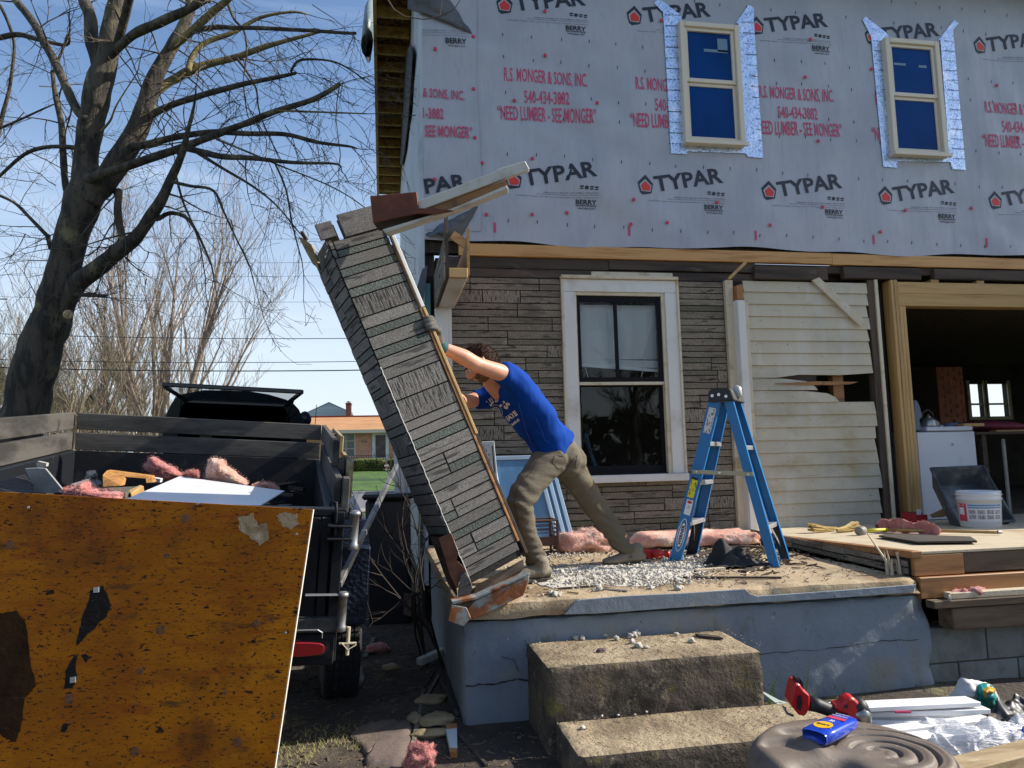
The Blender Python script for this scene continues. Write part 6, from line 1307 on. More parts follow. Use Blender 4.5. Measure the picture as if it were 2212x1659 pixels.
g, *_ = rlabel(.80, .955, .05, m_lab, .0); g.build('paper_label', m_lab, ladder)
g, *_ = rlabel(.405, .53, .045, m_yel, -.002); lb = g.build('yellow_label', m_yel, ladder); g, *_ = rlabel(.515, .53, .045, m_blk, -.002, .0014); g.build('label_header', m_blk, ladder)
g, o, ax, d, n, L = rlabel(.30, .392, .045, m_lab, .002); g.build('warning_label', m_lwhite, ladder)
g = G(); c_ = o+ax*.0225+d*(.078*L)+n*.0012; pts = [c_+ax*.017*math.cos(k*.4488)+d*.011*math.sin(k*.4488) for k in range(14)]; g.prism(pts, n*.0008); g.build('danger_oval', m_iconred, ladder)
g = G(); g.bar(o+ax*.012+d*.035*L+n*.0015, o+ax*.03+d*.055*L+n*.0015, .001, .005, tuple(n)); g.bar(o+ax*.015+d*.06*L+n*.0015, o+ax*.032+d*.04*L+n*.0015, .001, .005, tuple(n)); g.build('warning_figure', m_blk, ladder)
b, t, d, ax, n = RL[-1, -1]; L = (t-b).length; oc = b+d*(.175*L)+n*.0048
def ring_(r0, r1, a0, b0_, off): 
    g = G(); P_ = [oc+ax*r0*math.cos(k*math.pi/16)+d*a0*math.sin(k*math.pi/16)+n*off for k in range(32)]; Q_ = [oc+ax*r1*math.cos(k*math.pi/16)+d*b0_*math.sin(k*math.pi/16)+n*off for k in range(32)]
    return g.add(P_+Q_, [(k, (k+1) % 32, 32+(k+1) % 32, 32+k) for k in range(32)])
ring_(.029, .025, .118, .113, .0006).build('oval_ring', m_lwhite, ladder)
g = G(); pts = [oc+ax*.019*math.cos(k*math.pi/12)+d*.085*math.sin(k*math.pi/12)+n*.0004 for k in range(24)]; g.prism(pts, n*.0006); ov = g.build('brand_oval', m_lwhite, ladder)
g = G(); put_text(g, 'WERNER', oc-d*.072+ax*.0115+n*.0016, d*.144, -ax*.023, bold=.045); g.build('brand_lettering', m_ink, ov)

# ------------------------------------------------------------------ loose stuff on the slab
def blobset(name, m, items, label=None, cat=None, kind='stuff', n=5):
    g = G()
    for c, r, sq, sd in items: g.blob(c, r, 1.05, 2.6, n, sd, sq)
    return g.build(name, m, None, smooth=True, label=label, cat=cat, kind=kind)
rr = random.Random(17)
g = G(); nx_, ny_ = 230, 190; WX0_, WX1_, WY0_, WY1_ = .72, 2.45, 4.02, 5.55; H0 = {}
for j in range(ny_+1):
    for i in range(nx_+1):
        x = WX0_+(WX1_-WX0_)*i/nx_; y = WY0_+(WY1_-WY0_)*j/ny_; cx = 1.02+.75*(y-4.15)*0+.55; 
        m_k = 1-(((x-1.50-.25*(y-4.6))/.62)**2+((y-4.62)/.44)**2)+.55*mn.noise(V((x*3.5, y*3.5, 8)))+.35*mn.noise(V((x*11, y*11, 2)))
        f_ = abs(mn.noise(V((x*26, y*26, 1))))*.9+abs(mn.noise(V((x*55, y*55, 5))))*.55+.25*abs(mn.noise(V((x*110, y*110, 5))))
        H0[i, j] = (x, y, min(.030, .035*m_k)*(1.15-f_*1.3) if m_k > 0 else -1)
idx = {}; vs = []; fs = []
for k_, (x, y, h) in H0.items():
    if h > -.5: idx[k_] = len(vs); vs.append((x+.006*mn.noise(V((x*60, y*60, 0))), y, ZP+.002+max(0, h)))
for j in range(ny_):
    for i in range(nx_):
        q = ((i, j), (i+1, j), (i+1, j+1), (i, j+1))
        if all(a in idx for a in q): fs.append(tuple(idx[a] for a in q))
g.add(vs, fs); g.build('wool_drift', m_wool, None, smooth=False, kind='stuff', label='matted drift of grey white blown insulation on the slab', cat='insulation')
items = []
path = [atZ(u, v, ZP) for u, v in ((1190, 1232), (1260, 1245), (1330, 1240), (1400, 1240), (1450, 1225), (1500, 1215), (1200, 1205), (1300, 1262), (1420, 1258))]
for k in range(2600):
    c = rr.choice(path); p = V((c.x+rr.gauss(0, .17), c.y+rr.gauss(0, .10), ZP+.004))
    if p.y < 4.0 or p.x < .55: continue
    r = rr.uniform(.003, .008)*(1.9 if rr.random() < .08 else 1); h = rr.uniform(0, .022); items.append((p+V((0, 0, h+r*.35)), r, (1, 1, .75), rr.uniform(0, 99)))
blobset('blown_wool', m_wool, items, 'fluffy grey white blown insulation spilled over the slab around the worker', 'insulation', n=4)
items = [(atZ(*B5(*p), ZP)+V((rr.gauss(0, .02), rr.gauss(0, .02), .012)), rr.uniform(.006, .017), (1, 1, .8), rr.uniform(0, 99)) for p in [(480, 215), (470, 230), (490, 250), (500, 260), (455, 240), (510, 262), (395, 540), (390, 545), (1235, 470), (1210, 505), (690, 510), (1060, 350), (1150, 330), (1250, 320), (1330, 330)] for _ in range(6)]
blobset('wool_clump', m_wool, items, 'larger white wool clumps by the rusty crate and along the slab edge', 'insulation', n=6)
g = G()
for k in range(1300):
    x, y = rr.uniform(.45, 3.1), rr.uniform(3.95, 6.7); s = rr.uniform(.002, .010) if rr.random() < .93 else rr.uniform(.01, .018); a = rr.uniform(0, 6.3); L = s*rr.uniform(1, 5); d = V((math.cos(a), math.sin(a), 0)); g.bar(V((x, y, ZP+.004))-d*L/2, V((x, y, ZP+.004+rr.uniform(0, .01)))+d*L/2, s*.7, s*.5)
g.build('slab_crumbs', mat('crumbs', (.24, .17, .10), [((.10, .07, .045), 6, .45, .6), ((.50, .44, .34), 9, .52, .62)], rough=.95), None, kind='stuff', label='small wood chips and dirt scattered over the slab', cat='debris')
def lump(name, c, sx, sy, sz, m, seed, label, amp=.35, n=18):
    g = G(); g.blob(c, 1.0, amp, 1.6, n, seed, (sx, sy, sz)); return g.build(name, m, None, smooth=True, label=label, cat='insulation')
g = G()
for k in range(900):
    x, y = rr.gauss(2.5, .38), rr.gauss(5.35, .5)
    if x > 3.05 or y < 4.2 or y > 6.7 or (x > 2.75 and y < 4.9): continue
    s = rr.uniform(.004, .016); a = rr.uniform(0, 6.3); L = s*rr.uniform(1.5, 7); d = V((math.cos(a), math.sin(a), rr.uniform(-.15, .3))); g.bar(V((x, y, ZP+.006))-d*L/2, V((x, y, ZP+.008))+d*L/2, s, s*.5)
g.build('rotten_chips', mat('rotten chips', (.07, .045, .028), [((.025, .018, .013), 6, .45, .6), ((.30, .24, .16), 9, .60, .68)], rough=.95), None, kind='stuff', label='dark rotten wood chips heaped around and behind the ladder', cat='debris')
p = atZ(*B5(640, 268), ZP); lmp = lump('insulation_lump', V((p.x, p.y+.12, ZP+.075)), .25, .16, .10, m_pk2, 2, 'peach pink insulation lump beside the rusty crate against the stone wall', .45); fuzz(lmp, m_pk2, 5000, .022, 1)
P1, P2 = atZ(*B5(965, 252), ZP), atZ(*B5(1790, 222), ZP)
g = G()
def batt(a, b):
    th = b*2*math.pi; x = P1.x+(P2.x-P1.x)*a; yc = P1.y+(P2.y-P1.y)*a+.20; e = min(1, .25+3.2*min(a, 1-a)**.6) if True else 1
    n_ = mn.noise(V((a*7, math.cos(th)*2, math.sin(th)*2)))*.022+mn.noise(V((a*25, math.cos(th)*6, math.sin(th)*6)))*.009
    return (x+n_, yc+math.copysign(abs(math.cos(th))**.6, math.cos(th))*(.20*e+n_), ZP+.062*e+math.copysign(abs(math.sin(th))**.6, math.sin(th))*(.058*e+n_*.5))
g.grid(batt, 70, 28); bt_ = g.build('insulation_batt', mat('batt pink', (.66, .33, .25), [((.74, .60, .48), 3.5, .45, .62), ((.50, .19, .14), 26, .6, .7)], rough=.95, bump=(1, 60, (1, 1, 1), 'noise', .01)), None, smooth=True, label='long pink fibreglass batt lying at the foot of the wall behind the ladder', cat='insulation'); fuzz(bt_, m_pk2, 9000, .018, 2)
# rusty crate
m_rcr = mat('rusty crate', (.075, .032, .022), [((.13, .055, .035), 12, .5, .7)], rough=.8)
pc = atZ(*B5(295, 275), ZP); pd = atZ(*B5(425, 283), ZP); crate = empty('rusty_crate', V((pd.x, pd.y, ZP)), 'small rusty brown wire crate between the worker and the pink lump', 'crate')
cw = .25; cx_, cy_ = pd.x-cw+.01, pd.y+.01; hC = .27
for (a, b) in ((0, 0), (cw, 0), (cw, cw), (0, cw)): G().box(cx_+a-.008, cx_+a+.008, cy_+b-.008, cy_+b+.008, ZP, ZP+hC).build('corner_post', m_rcr, crate)
for i in range(9):
    z = ZP+.02+i*.031; 
    if i in (3, 4): continue
    for (a, b, c_, d_) in ((0, 0, cw, 0), (cw, 0, cw, cw), (0, cw, cw, cw), (0, 0, 0, cw)): G().tube([(cx_+a, cy_+b, z), (cx_+c_, cy_+d_, z)], .004 if i < 8 else .008, 6).build('crate_bar', m_rcr, crate)
G().box(cx_, cx_+cw, cy_-.006, cy_-.002, ZP+.085, ZP+.145).build('side_plate', m_rcr, crate); G().box(cx_+cw+.002, cx_+cw+.006, cy_, cy_+cw, ZP+.085, ZP+.145).build('side_plate', m_rcr, crate); G().box(cx_, cx_+cw, cy_, cy_+cw, ZP+.001, ZP+.008).build('crate_floor', m_rcr, crate)
# storm windows leaning on the wall
m_bpane = mat('painted sky pane', (.07, .17, .30), [((.12, .25, .40), 1.5, .45, .65, (1, 1, .3)), ((.05, .11, .20), 4, .6, .7, (1, 1, .2))], rough=.12, spec=.6); m_bfr = mat('pale blue frame', (.42, .55, .68), rough=.4, metal=.2)  # pane colour carries the sky's blue reflection
sw_ = empty('storm_window_stack', atY(*B3(800, 1330), 6.45), 'stack of storm windows, sky reflection painted into the panes, leaning against the stone wall behind the worker', 'window stack')
for k, (y, sh) in enumerate(((6.50, 0), (6.56, 42), (6.62, 85))):
    q = [atY(*B3(x+sh, yv), y+.18*(1-t)) for x, yv, t in ((600, 1335, 0), (900, 1335, 0), (812, 805, 1), (530, 812, 1))]
    q = [V((a.x, y+(.16*(1 if i_ > 1 else 0)), a.z)) for i_, a in enumerate(q)]
    q[0].z = q[1].z = ZP+.004
    g = G(); g.prism(q, (0, .012, 0)); g.build('pane', m_bpane, sw_)
    g = G()
    for a, b in zip(q, q[1:]+q[:1]): g.bar(a+V((0, -.006, 0)), b+V((0, -.006, 0)), .035, .03, (0, 1, 0))
    g.build('frame', m_bfr, sw_, bev=.003)
# long carton of plastic sheeting
bxp = [atD(*B3(*p), 5.5) for p in ((425, 712), (527, 705), (590, 1180), (480, 1190))]
carton = empty('sheeting_carton', V((bxp[2].x, bxp[2].y, ZP)), 'tall white and black carton standing behind the column by the worker knee', 'carton')
bxp[2] = V((bxp[2].x, bxp[2].y, ZP+.005)); bxp[3] = V((bxp[3].x, bxp[3].y, ZP+.005))
g = G(); g.prism(bxp, (0, .10, 0)); g.build('body', mat('carton white', (.62, .62, .60), rough=.6), carton, bev=.003)
def cq(a, b): return bxp[0].lerp(bxp[1], a).lerp(bxp[3].lerp(bxp[2], a), b)+V((0, -.002, 0))
def cquad(a0, a1, b0, b1, m, name, off=0): g = G(); o = V((0, -off, 0)); g.prism([cq(a0, b0)+o, cq(a1, b0)+o, cq(a1, b1)+o, cq(a0, b1)+o], (0, .001, 0)); return g.build(name, m, carton)
cquad(.08, .75, .24, .62, m_ink, 'black_band'); cquad(.82, .88, .04, .95, m_ink, 'black_line'); cquad(.3, .7, .03, .17, m_lab, 'barcode')
g = G(); v0, v1 = cq(.58, .44), cq(.58, .26); u_ = cq(.22, .44)-cq(.58, .44); put_text(g, '20ft x 100ft', v0+V((0, -.003, 0)), (v1-v0), u_*.8, bold=.02); g.build('size_lettering', m_lwhite, carton)
# red drill on the slab beside the rear foot
m_redp = mat('red tool plastic', (.50, .012, .014), rough=.4)
d0 = atZ(*B5(1060, 312), ZP); dr = empty('red_tool', d0, 'red cordless tool lying on the slab by the rear boot and ladder foot', 'tool')
G().box(d0.x-.13, d0.x-.02, d0.y, d0.y+.07, ZP, ZP+.075).build('battery', m_redp, dr, bev=.01); G().lathe((d0.x-.02, d0.y+.035, ZP+.04), [(.035, 0), (.036, .05), (.03, .08), (.022, .085), (.022, .11), (.03, .112), (.028, .14), (0, .145)], 16, (1, 0, -.05)).build('body', m_redp, dr, smooth=True)
G().lathe((d0.x+.122, d0.y+.035, ZP+.034), [(.024, 0), (.026, .01), (.018, .04), (0, .042)], 16, (1, 0, -.05)).build('chuck', m_galv, dr, smooth=True)
# black cloth
g = G(); c0 = atZ(*B5(1560, 350), ZP)
g.grid(lambda a, b: (c0.x+(a-.5)*.42, c0.y+(b-.5)*.30, ZP+.012+max(0, .10*(mn.noise(V((a*4, b*4, 7)))+.35))*math.sin(math.pi*a)*math.sin(math.pi*b)*1.6+.03*abs(mn.noise(V((a*9, b*9, 2))))), 40, 30); g.build('black_cloth', mat('black cloth', (.012, .012, .013), [((.04, .04, .045), 7, .5, .7)], rough=.8, bump=(.8, 20)), None, smooth=True, solid=.004, label='crumpled black cloth on the slab between the ladder feet', cat='cloth')
# sticks, strips and splinters
def stick(f, a, b, w_, h_, m, name, label, z=ZP, cat='stick'):
    p, q = atZ(*f(*a), z), atZ(*f(*b), z); G().bar(p+V((0, 0, h_/2+.002)), q+V((0, 0, h_/2+.004)), w_, h_).build(name, m, None, bev=.0015, label=label, cat=cat)
stick(B5, (1025, 500), (1205, 412), .030, .006, m_white, 'white_strip', 'white paint strip on the slab in front of the wool')
stick(B5, (1238, 432), (1880, 436), .018, .012, m_oldwood, 'black_strip', 'long dark rubber strip along the slab in front of the ladder')
stick(B5, (690, 500), (885, 518), .03, .004, m_galv, 'metal_strip', 'flat grey metal strip near the slab edge'); stick(B5, (430, 505), (680, 490), .012, .010, m_oldwood, 'thin_stick', 'thin dark stick left of the metal strip')
stick(B5, (1320, 392), (1510, 380), .035, .018, m_ply, 'pale_stick', 'short pale stick left of the black cloth'); stick(B5, (1650, 410), (1790, 300), .010, .008, m_ply, 'splinter', 'pale splinter leaning across the debris by the right ladder foot')
stick(B5, (1740, 380), (1770, 345), .012, .012, m_ply, 'splinter', 'short splinter beside the right ladder foot')
for k, (a, b) in enumerate((((1300, 290), (1460, 300)), ((1450, 240), (1640, 225)), ((1500, 225), (1760, 235)), ((1640, 395), (1850, 330)), ((1250, 300), (1400, 270)))): stick(B5, a, b, .05, .012, m_oldwood, 'rotten_board', 'piece of dark rotten board by the pink batt behind the ladder, ' + ('nearest', 'under the batt', 'longest', 'right of the cloth', 'leftmost')[k], cat='board')
stick(B6, (330, 285), (470, 330), .06, .02, m_oldwood, 'rotten_board', 'dark board end under the left corner of the deck', cat='board'); stick(B6, (270, 290), (325, 262), .05, .035, m_studw, 'lumber_block', 'small lumber block at the end of the pink batt', cat='block')
g = G(); c = atZ(*B6(955, 500), ZP); rr = random.Random(6)
for k in range(9):
    b0_ = c+V((rr.uniform(-.05, .05), rr.uniform(-.03, .03), 0)); g.tube([b0_, b0_+V((rr.uniform(-.05, .03), 0, rr.uniform(.06, .17)))], [.012, .002], 4)
g.tube([c+V((-.02, 0, .02)), atD(*B6(780, 250), (c-CAM).dot(CF)+.1)], [.010, .004], 5); g.build('split_stake', m_ply, None, label='splintered pale stake standing at the corner of slab and deck', cat='stake')
# droppings on the treads
items = [(atZ(*B5(*p), .484)+V((0, 0, .008)), s, (1, 1, .7), k) for k, (p, s) in enumerate((((560, 815), .022), ((545, 825), .016), ((590, 828), .014), ((730, 808), .013), ((810, 828), .016), ((900, 815), .018), ((940, 800), .022), ((925, 810), .018), ((1155, 775), .010), ((1195, 800), .012), ((325, 825), .010), ((290, 832), .010), ((910, 850), .014), ((955, 880), .02), ((1000, 885), .012), ((1300, 845), .016), ((690, 805), .012), ((1260, 770), .008)))]
blobset('wool_tuft', m_wool, items, 'small white wool tufts on the upper step', 'insulation', n=6)
items = [(atZ(*B5(*p), .241)+V((0, 0, .006)), s, (1.3, 1, .6), k) for k, (p, s) in enumerate((((1240, 1195), .014), ((1050, 1215), .008), ((1000, 1300), .009), ((1370, 1262), .012), ((590, 1408), .012), ((930, 1322), .006), ((820, 1325), .006), ((715, 1330), .006), ((530, 1290), .007), ((470, 1330), .006), ((1085, 1150), .007)))]
blobset('wool_tuft', m_wool, items, 'few tiny white tufts on the lower step', 'insulation', n=5)
p = atZ(*B5(1610, 1172), .241); g = G(); g.blob(p+V((0, 0, .012)), .030, .5, 2, 10, 3, (1.3, .8, .6)); g.build('pink_tuft', m_pk, None, smooth=True, label='pink insulation tuft on the lower step against the upper riser', cat='insulation')
p = atZ(*B5(710, 905), .484); g = G(); g.blob(p+V((0, 0, .006)), .02, .4, 2, 8, 8, (1.3, .8, .5)); g.build('bark_chip', mat('purple chip', (.12, .07, .08)), None, label='dark chip near the front of the upper step', cat='chip')
g = G(); a, b = atZ(*B5(1345, 812), .484), atZ(*B5(1500, 828), .484); g.obox(a, b-a, V((0, .05, 0)), V((0, 0, .010))); g.build('dark_board_scrap', m_oldwood, None, label='dark flat scrap at the right of the upper step', cat='scrap')
g = G()
for (z, x0, x1, y0, y1) in ((.484, .77, 1.85, 3.47, 3.88), (.241, .80, 2.05, 3.04, 3.42)):
    for k in range(320):
        x, y = rr.uniform(x0, x1), y1-(y1-y0)*rr.random()**1.7; s = rr.uniform(.0012, .004); a = rr.uniform(0, 6.3); L = s*rr.uniform(1, 5); d = V((math.cos(a), math.sin(a), 0)); g.bar(V((x, y, z+.003))-d*L/2, V((x, y, z+.004))+d*L/2, s*.8, s*.6)
g.build('step_litter', mat('crumbs', (.2, .14, .08)), None, kind='stuff', label='dead needles and grit lying on both steps', cat='litter')

# ------------------------------------------------------------------ things on the deck and in the doorway
rr = random.Random(41)
def dp(x, y): return onDeck(B6(x, y))
m_straw = mat('broom straw', (.50, .36, .13), [((.30, .19, .06), 40, .45, .65, (.1, 1, 1))], rough=.85)
bp_ = dp(575, 252); broom = empty('broom_head', bp_, 'yellow straw broom heads lying on the deck near the clapboards', 'broom')
for k, (x0, x1, dirx) in enumerate(((445, 600, -1), (600, 715, 1))):
    a, b = dp(x0, 250), dp(x1, 238); g = G()
    for i in range(150):
        o = V((0, rr.uniform(-.03, .03), rr.uniform(.005, .05))); s, e = (a, b) if k == 0 else (b, a)
        g.tube([e+o*.5+V((0, 0, .01)), e.lerp(s, .5)+o, s+o*1.5+V((rr.uniform(-.02, .02), 0, .008))], .0028, 3)
    g.build('straw_bundle', m_straw, broom, kind='stuff')
a, b = dp(640, 235), dp(715, 232); G().tube([a.lerp(b, .6)+V((0, 0, .03)), a.lerp(b, .75)+V((0, 0, .03))], .03, 10).build('binding', m_blk, broom)
ma, mb_, mc_ = dp(755, 262), dp(905, 252), dp(1562, 262); mal = empty('mallet', ma, 'mallet with a grey head and yellow sleeved long wooden handle lying on the deck', 'mallet')
G().lathe(ma+V((-.05, -.015, .034)), [(.0, 0), (.026, .002), (.034, .008), (.034, .085), (.026, .092), (0, .094)], 18, (.75, .45, 0)).build('head', mat('mallet steel', (.22, .20, .18), rough=.6), mal, smooth=True)
G().tube([ma+V((.03, .01, .035)), mb_+V((0, 0, .03))], .014, 12).build('grip_sleeve', mat('yellow grip', (.52, .47, .03), rough=.5), mal, smooth=True); G().tube([mb_+V((0, 0, .03)), mc_+V((0, 0, .022))], [.011, .013], 12).build('handle', m_studw, mal, smooth=True)
G().lathe(mc_+V((0, 0, .022)), [(.014, 0), (.014, .03), (0, .032)], 12, (1, 0, 0)).build('end_cap', m_galv, mal)
ia, ib = dp(870, 245), dp(1262, 262); g = G()
def roll(a, b):
    th = b*2*math.pi; c = ia.lerp(ib, a)+V((0, .06, .045)); r = .045*(1+.6*mn.noise(V((a*6, 1, 3))))+.02*(a < .08)+.02*mn.noise(V((a*9, math.cos(th)*1.5, math.sin(th)*1.5))); r *= min(1, .3+8*min(a, 1-a)); return (c.x+.02*math.sin(a*12), c.y+math.cos(th)*r*1.2, c.z+math.sin(th)*r+.015*math.sin(a*5))
g.grid(roll, 60, 16); rl_ = g.build('insulation_roll', m_pk, None, smooth=True, label='twisted roll of pink insulation lying on the deck behind the mallet', cat='insulation'); fuzz(rl_, m_pk, 4000, .016, 3)
g = G(); q = [dp(850, 282), dp(905, 272), dp(1400, 290), dp(1440, 318), dp(1080, 322)]; g.prism([p+V((0, 0, .012)) for p in q], (0, 0, .012)); g.build('felt_sheet', mat('brown felt', (.045, .035, .028), [((.09, .07, .05), 5, .5, .7)], rough=.9, bump=(.8, 14)), None, label='black roofing felt scrap at the front of the deck', cat='felt')
pz_ = YD-.07; p = atY(*B6(1350, 545), pz_); g = G()
for k in range(7): g.blob(V((p.x+rr.uniform(-.13, .14), pz_+rr.uniform(-.02, .02), deckz(YD)-.265+.018+rr.uniform(0, .015))), rr.uniform(.025, .045), .5, 2, 8, k, (1.3, .8, .7))
g.build('insulation_scrap', m_pk, None, smooth=True, label='pink insulation scraps on the ledge below the deck edge', cat='insulation')
g = G(); g.blob(atY(*B6(1273, 640), YD-.125), .012, .5, 2, 6, 3, (1, .6, 1.6)); g.build('white_fluff', m_wool, None, label='white fluff stuck on the board under the ledge', cat='fluff')
# bucket
bk = dp(1490, 212); R0, R1, HB = .125, .148, .37; bk = V((bk.x, bk.y+.05, deckz(bk.y))); dB = (bk-CAM).dot(CF)
HB = ((1433.8-0)*0+ (atD(*E6(1110, 1112), dB).z-bk.z)); bucket = empty('bucket', bk, 'white plastic bucket with a printed instruction label standing at the doorway', 'bucket')
rpx = (1325-890)*.1974/2*dB/FPX; R1 = rpx; R0 = R1*.90
m_pail = mat('white pail', (.68, .69, .70), rough=.35)
G().lathe(bk, [(R0*.96, .0), (R0, .006), (R0+(R1-R0)*.70, HB*.76), (R1*1.02, HB*.77), (R1*1.02, HB*.80), (R1*.97, HB*.805), (R1*.98, HB*.88), (R1*1.03, HB*.885), (R1*1.03, HB*.91), (R1*.98, HB*.915), (R1, HB), (R1*.95, HB), (R0*.92, .02), (0, .02)], 40).build('pail', m_pail, bucket, smooth=True)
def onpail(ang, z, off): r = R0+(R1-R0)*(z/HB)*.94; a = -math.pi/2+ang+.42*0; base_dir = math.atan2((CAM-bk).y, (CAM-bk).x); a = base_dir+ang; return bk+V((math.cos(a)*(r+off), math.sin(a)*(r+off), z))
def pquad(a0, a1, z0, z1, m, name, off): g = G(); n_ = 10; g.grid(lambda s, t: onpail(a0+(a1-a0)*s, (z0+(z1-z0)*t)*HB, off), n_, 1); return g.build(name, m, bucket)
pquad(-1.25, 1.2, .17, .66, m_pail, 'label_sheet', .002); pquad(-1.2, -.62, .17, .66, m_red, 'red_panel', .003); pquad(-1.1, -.75, .35, .55, m_pail, 'pictogram', .004); pquad(-.55, 1.15, .59, .64, mat('label blue', (.12, .25, .45), rough=.5), 'blue_band', .003); pquad(-.55, 1.15, .53, .57, mat('label blue', (.12, .25, .45)), 'blue_band', .003)
for i in range(4):
    for j in range(2): pquad(-.52+i*.42, -.52+i*.42+.34, .24+j*.14, .35+j*.14, mat('label grey', (.42, .42, .42), [((.2, .2, .2), 150, .5, .56, (1, 1, .3), 1)], rough=.5), 'picture_box', .003)
g = G(); put_text(g, 'DANGER', onpail(-1.12, .59*HB, .006), onpail(-.72, .59*HB, .006)-onpail(-1.12, .59*HB, .006), V((0, 0, .045*HB)), bold=.02); g.build('warning_lettering', m_lwhite, bucket)
g = G(); g.tube([onpail(-1.15, .83*HB, .01), onpail(-.95, .90*HB, .03), onpail(-1.05, .75*HB, .035), onpail(-1.2, .60*HB, .03)], .003, 6); g.build('bail_wire', m_galv, bucket)
# mixing tub leaning on the washer
m_tub = mat('dusty tub', (.055, .062, .072), [((.15, .16, .15), 4, .48, .66), ((.24, .22, .19), 9, .6, .72)], rough=.6)
tY = bk.y+.35
tq = [atD(*E6(*p), d) for *p, d in ((550, 870, 7.25), (1120, 845, 7.25), (1460, 1440, 6.65), (850, 1490, 6.6))]
tub = empty('mixing_tub', V((tq[3].x, tq[3].y, deckz(5.4))), 'dusty black mixing tub leaning on the white appliance behind the bucket', 'tub')
n_t = (tq[1]-tq[0]).cross(tq[3]-tq[0]).normalized(); n_t = n_t if n_t.dot(CAM-tq[0]) < 0 else -n_t
g = G(); ct = sum(tq, V())/4; inn = [ct+(p-ct)*.80+n_t*.17 for p in tq]; lip = [ct+(p-ct)*.955 for p in tq]; lipo = [ct+(p-ct)*1.0-n_t*.005 for p in tq]; outb = [ct+(p-ct)*.83+n_t*.185 for p in tq]; outt = [ct+(p-ct)*.98+n_t*.01 for p in tq]
vs = inn+lip+lipo+outt+outb; fs = [(3, 2, 1, 0), (16, 17, 18, 19)]
for r in range(4):
    for k in range(4): fs.append((r*4+k, r*4+(k+1) % 4, (r+1)*4+(k+1) % 4, (r+1)*4+k))
g.add(vs, fs); g.build('basin', m_tub, tub, bev=.02)
g = G(); 
for a, b in zip(tq, tq[1:]+tq[:1]): g.tube([a, b], .014, 8)
g.build('rim', m_tub, tub, smooth=True)
# appliance
wl_, wr_ = atY(*E6(392, 470), 7.02), atY(*E6(1003, 470), 7.02); wy = 7.02; wz = atY(*E6(700, 458), wy).z; wt = atY(*E6(700, 410), wy).z
m_enam = mat('white enamel', (.60, .63, .68), [((.52, .54, .58), 2, .5, .7)], rough=.3)
ws = empty('washing_machine', V(((wl_.x+wr_.x)/2, wy+.3, deckz(wy))), 'white washing machine with a dark control hood just inside the doorway', 'washing machine')
G().box(wl_.x, wr_.x+.03, wy, wy+.66, deckz(wy)+.005, wz-.008).build('cabinet', m_enam, ws, bev=.008)
G().box(wl_.x+.12, wr_.x+.01, wy-.008, wy+.66, wz, wt).build('top_deck', m_enam, ws, bev=.01)
g = G(); K = lambda *p: atY(*E6(*p), wy-.01); g.prism([K(362, 455), K(455, 455), K(430, 330), K(465, 300), K(435, 190), K(405, 122), K(362, 118)], (0, .62, 0)); g.build('control_hood', mat('slate plastic', (.10, .13, .19), rough=.4), ws, bev=.01)
G().lathe(K(790, 603), [(.014, 0), (.010, .006), (0, .006)], 12, (0, -1, 0)).build('badge', m_galv, ws)
kt = atY(*E6(530, 400), wy+.25); kt.z = wt; ket = empty('kettle', kt, 'dull metal kettle with a black handle on top of the washing machine', 'kettle')
G().lathe(kt, [(.095, 0), (.10, .02), (.095, .06), (.07, .095), (.03, .11), (.03, .125), (.012, .13), (.012, .15), (0, .15)], 24).build('pot', mat('kettle metal', (.45, .42, .38), rough=.3, metal=.8), ket, smooth=True)
G().tube([kt+V((-.09, 0, .09)), kt+V((-.07, 0, .17)), kt+V((0, 0, .20)), kt+V((.05, 0, .16)), kt+V((.06, 0, .10))], .012, 8).build('handle', m_blk, ket, smooth=True)
for k, (x, y, r, h, m, nm, lab) in enumerate(((610, 375, .035, .07, m_galv, 'tin_can', 'grey tin can right of the kettle'), (650, 395, .04, .03, m_galv, 'pipe_fitting', 'small metal pipe fitting on the machine top'), (765, 400, .09, .05, mat('slate plastic', (.1, .13, .19)), 'grey_bowl', 'grey bowl upside down on the machine top'), (818, 375, .022, .09, m_blk, 'black_jar', 'small black jar behind the grey bowl'))):
    c = atY(*E6(x, y), wy+.30); c.z = wt; G().lathe(c, [(r, 0), (r, h*.6), (r*.8, h), (0, h)], 16).build(nm, m, None, smooth=False, label=lab, cat=nm.replace('_', ' '))
c = atY(*E6(1015, 395), wy+.1); G().box(c.x-.13, c.x+.14, wy+.1, wy+.2, wt+.002, wt+.035).build('lumber_offcut', m_studw, None, bev=.003, label='lumber offcut on the right end of the machine top', cat='lumber')
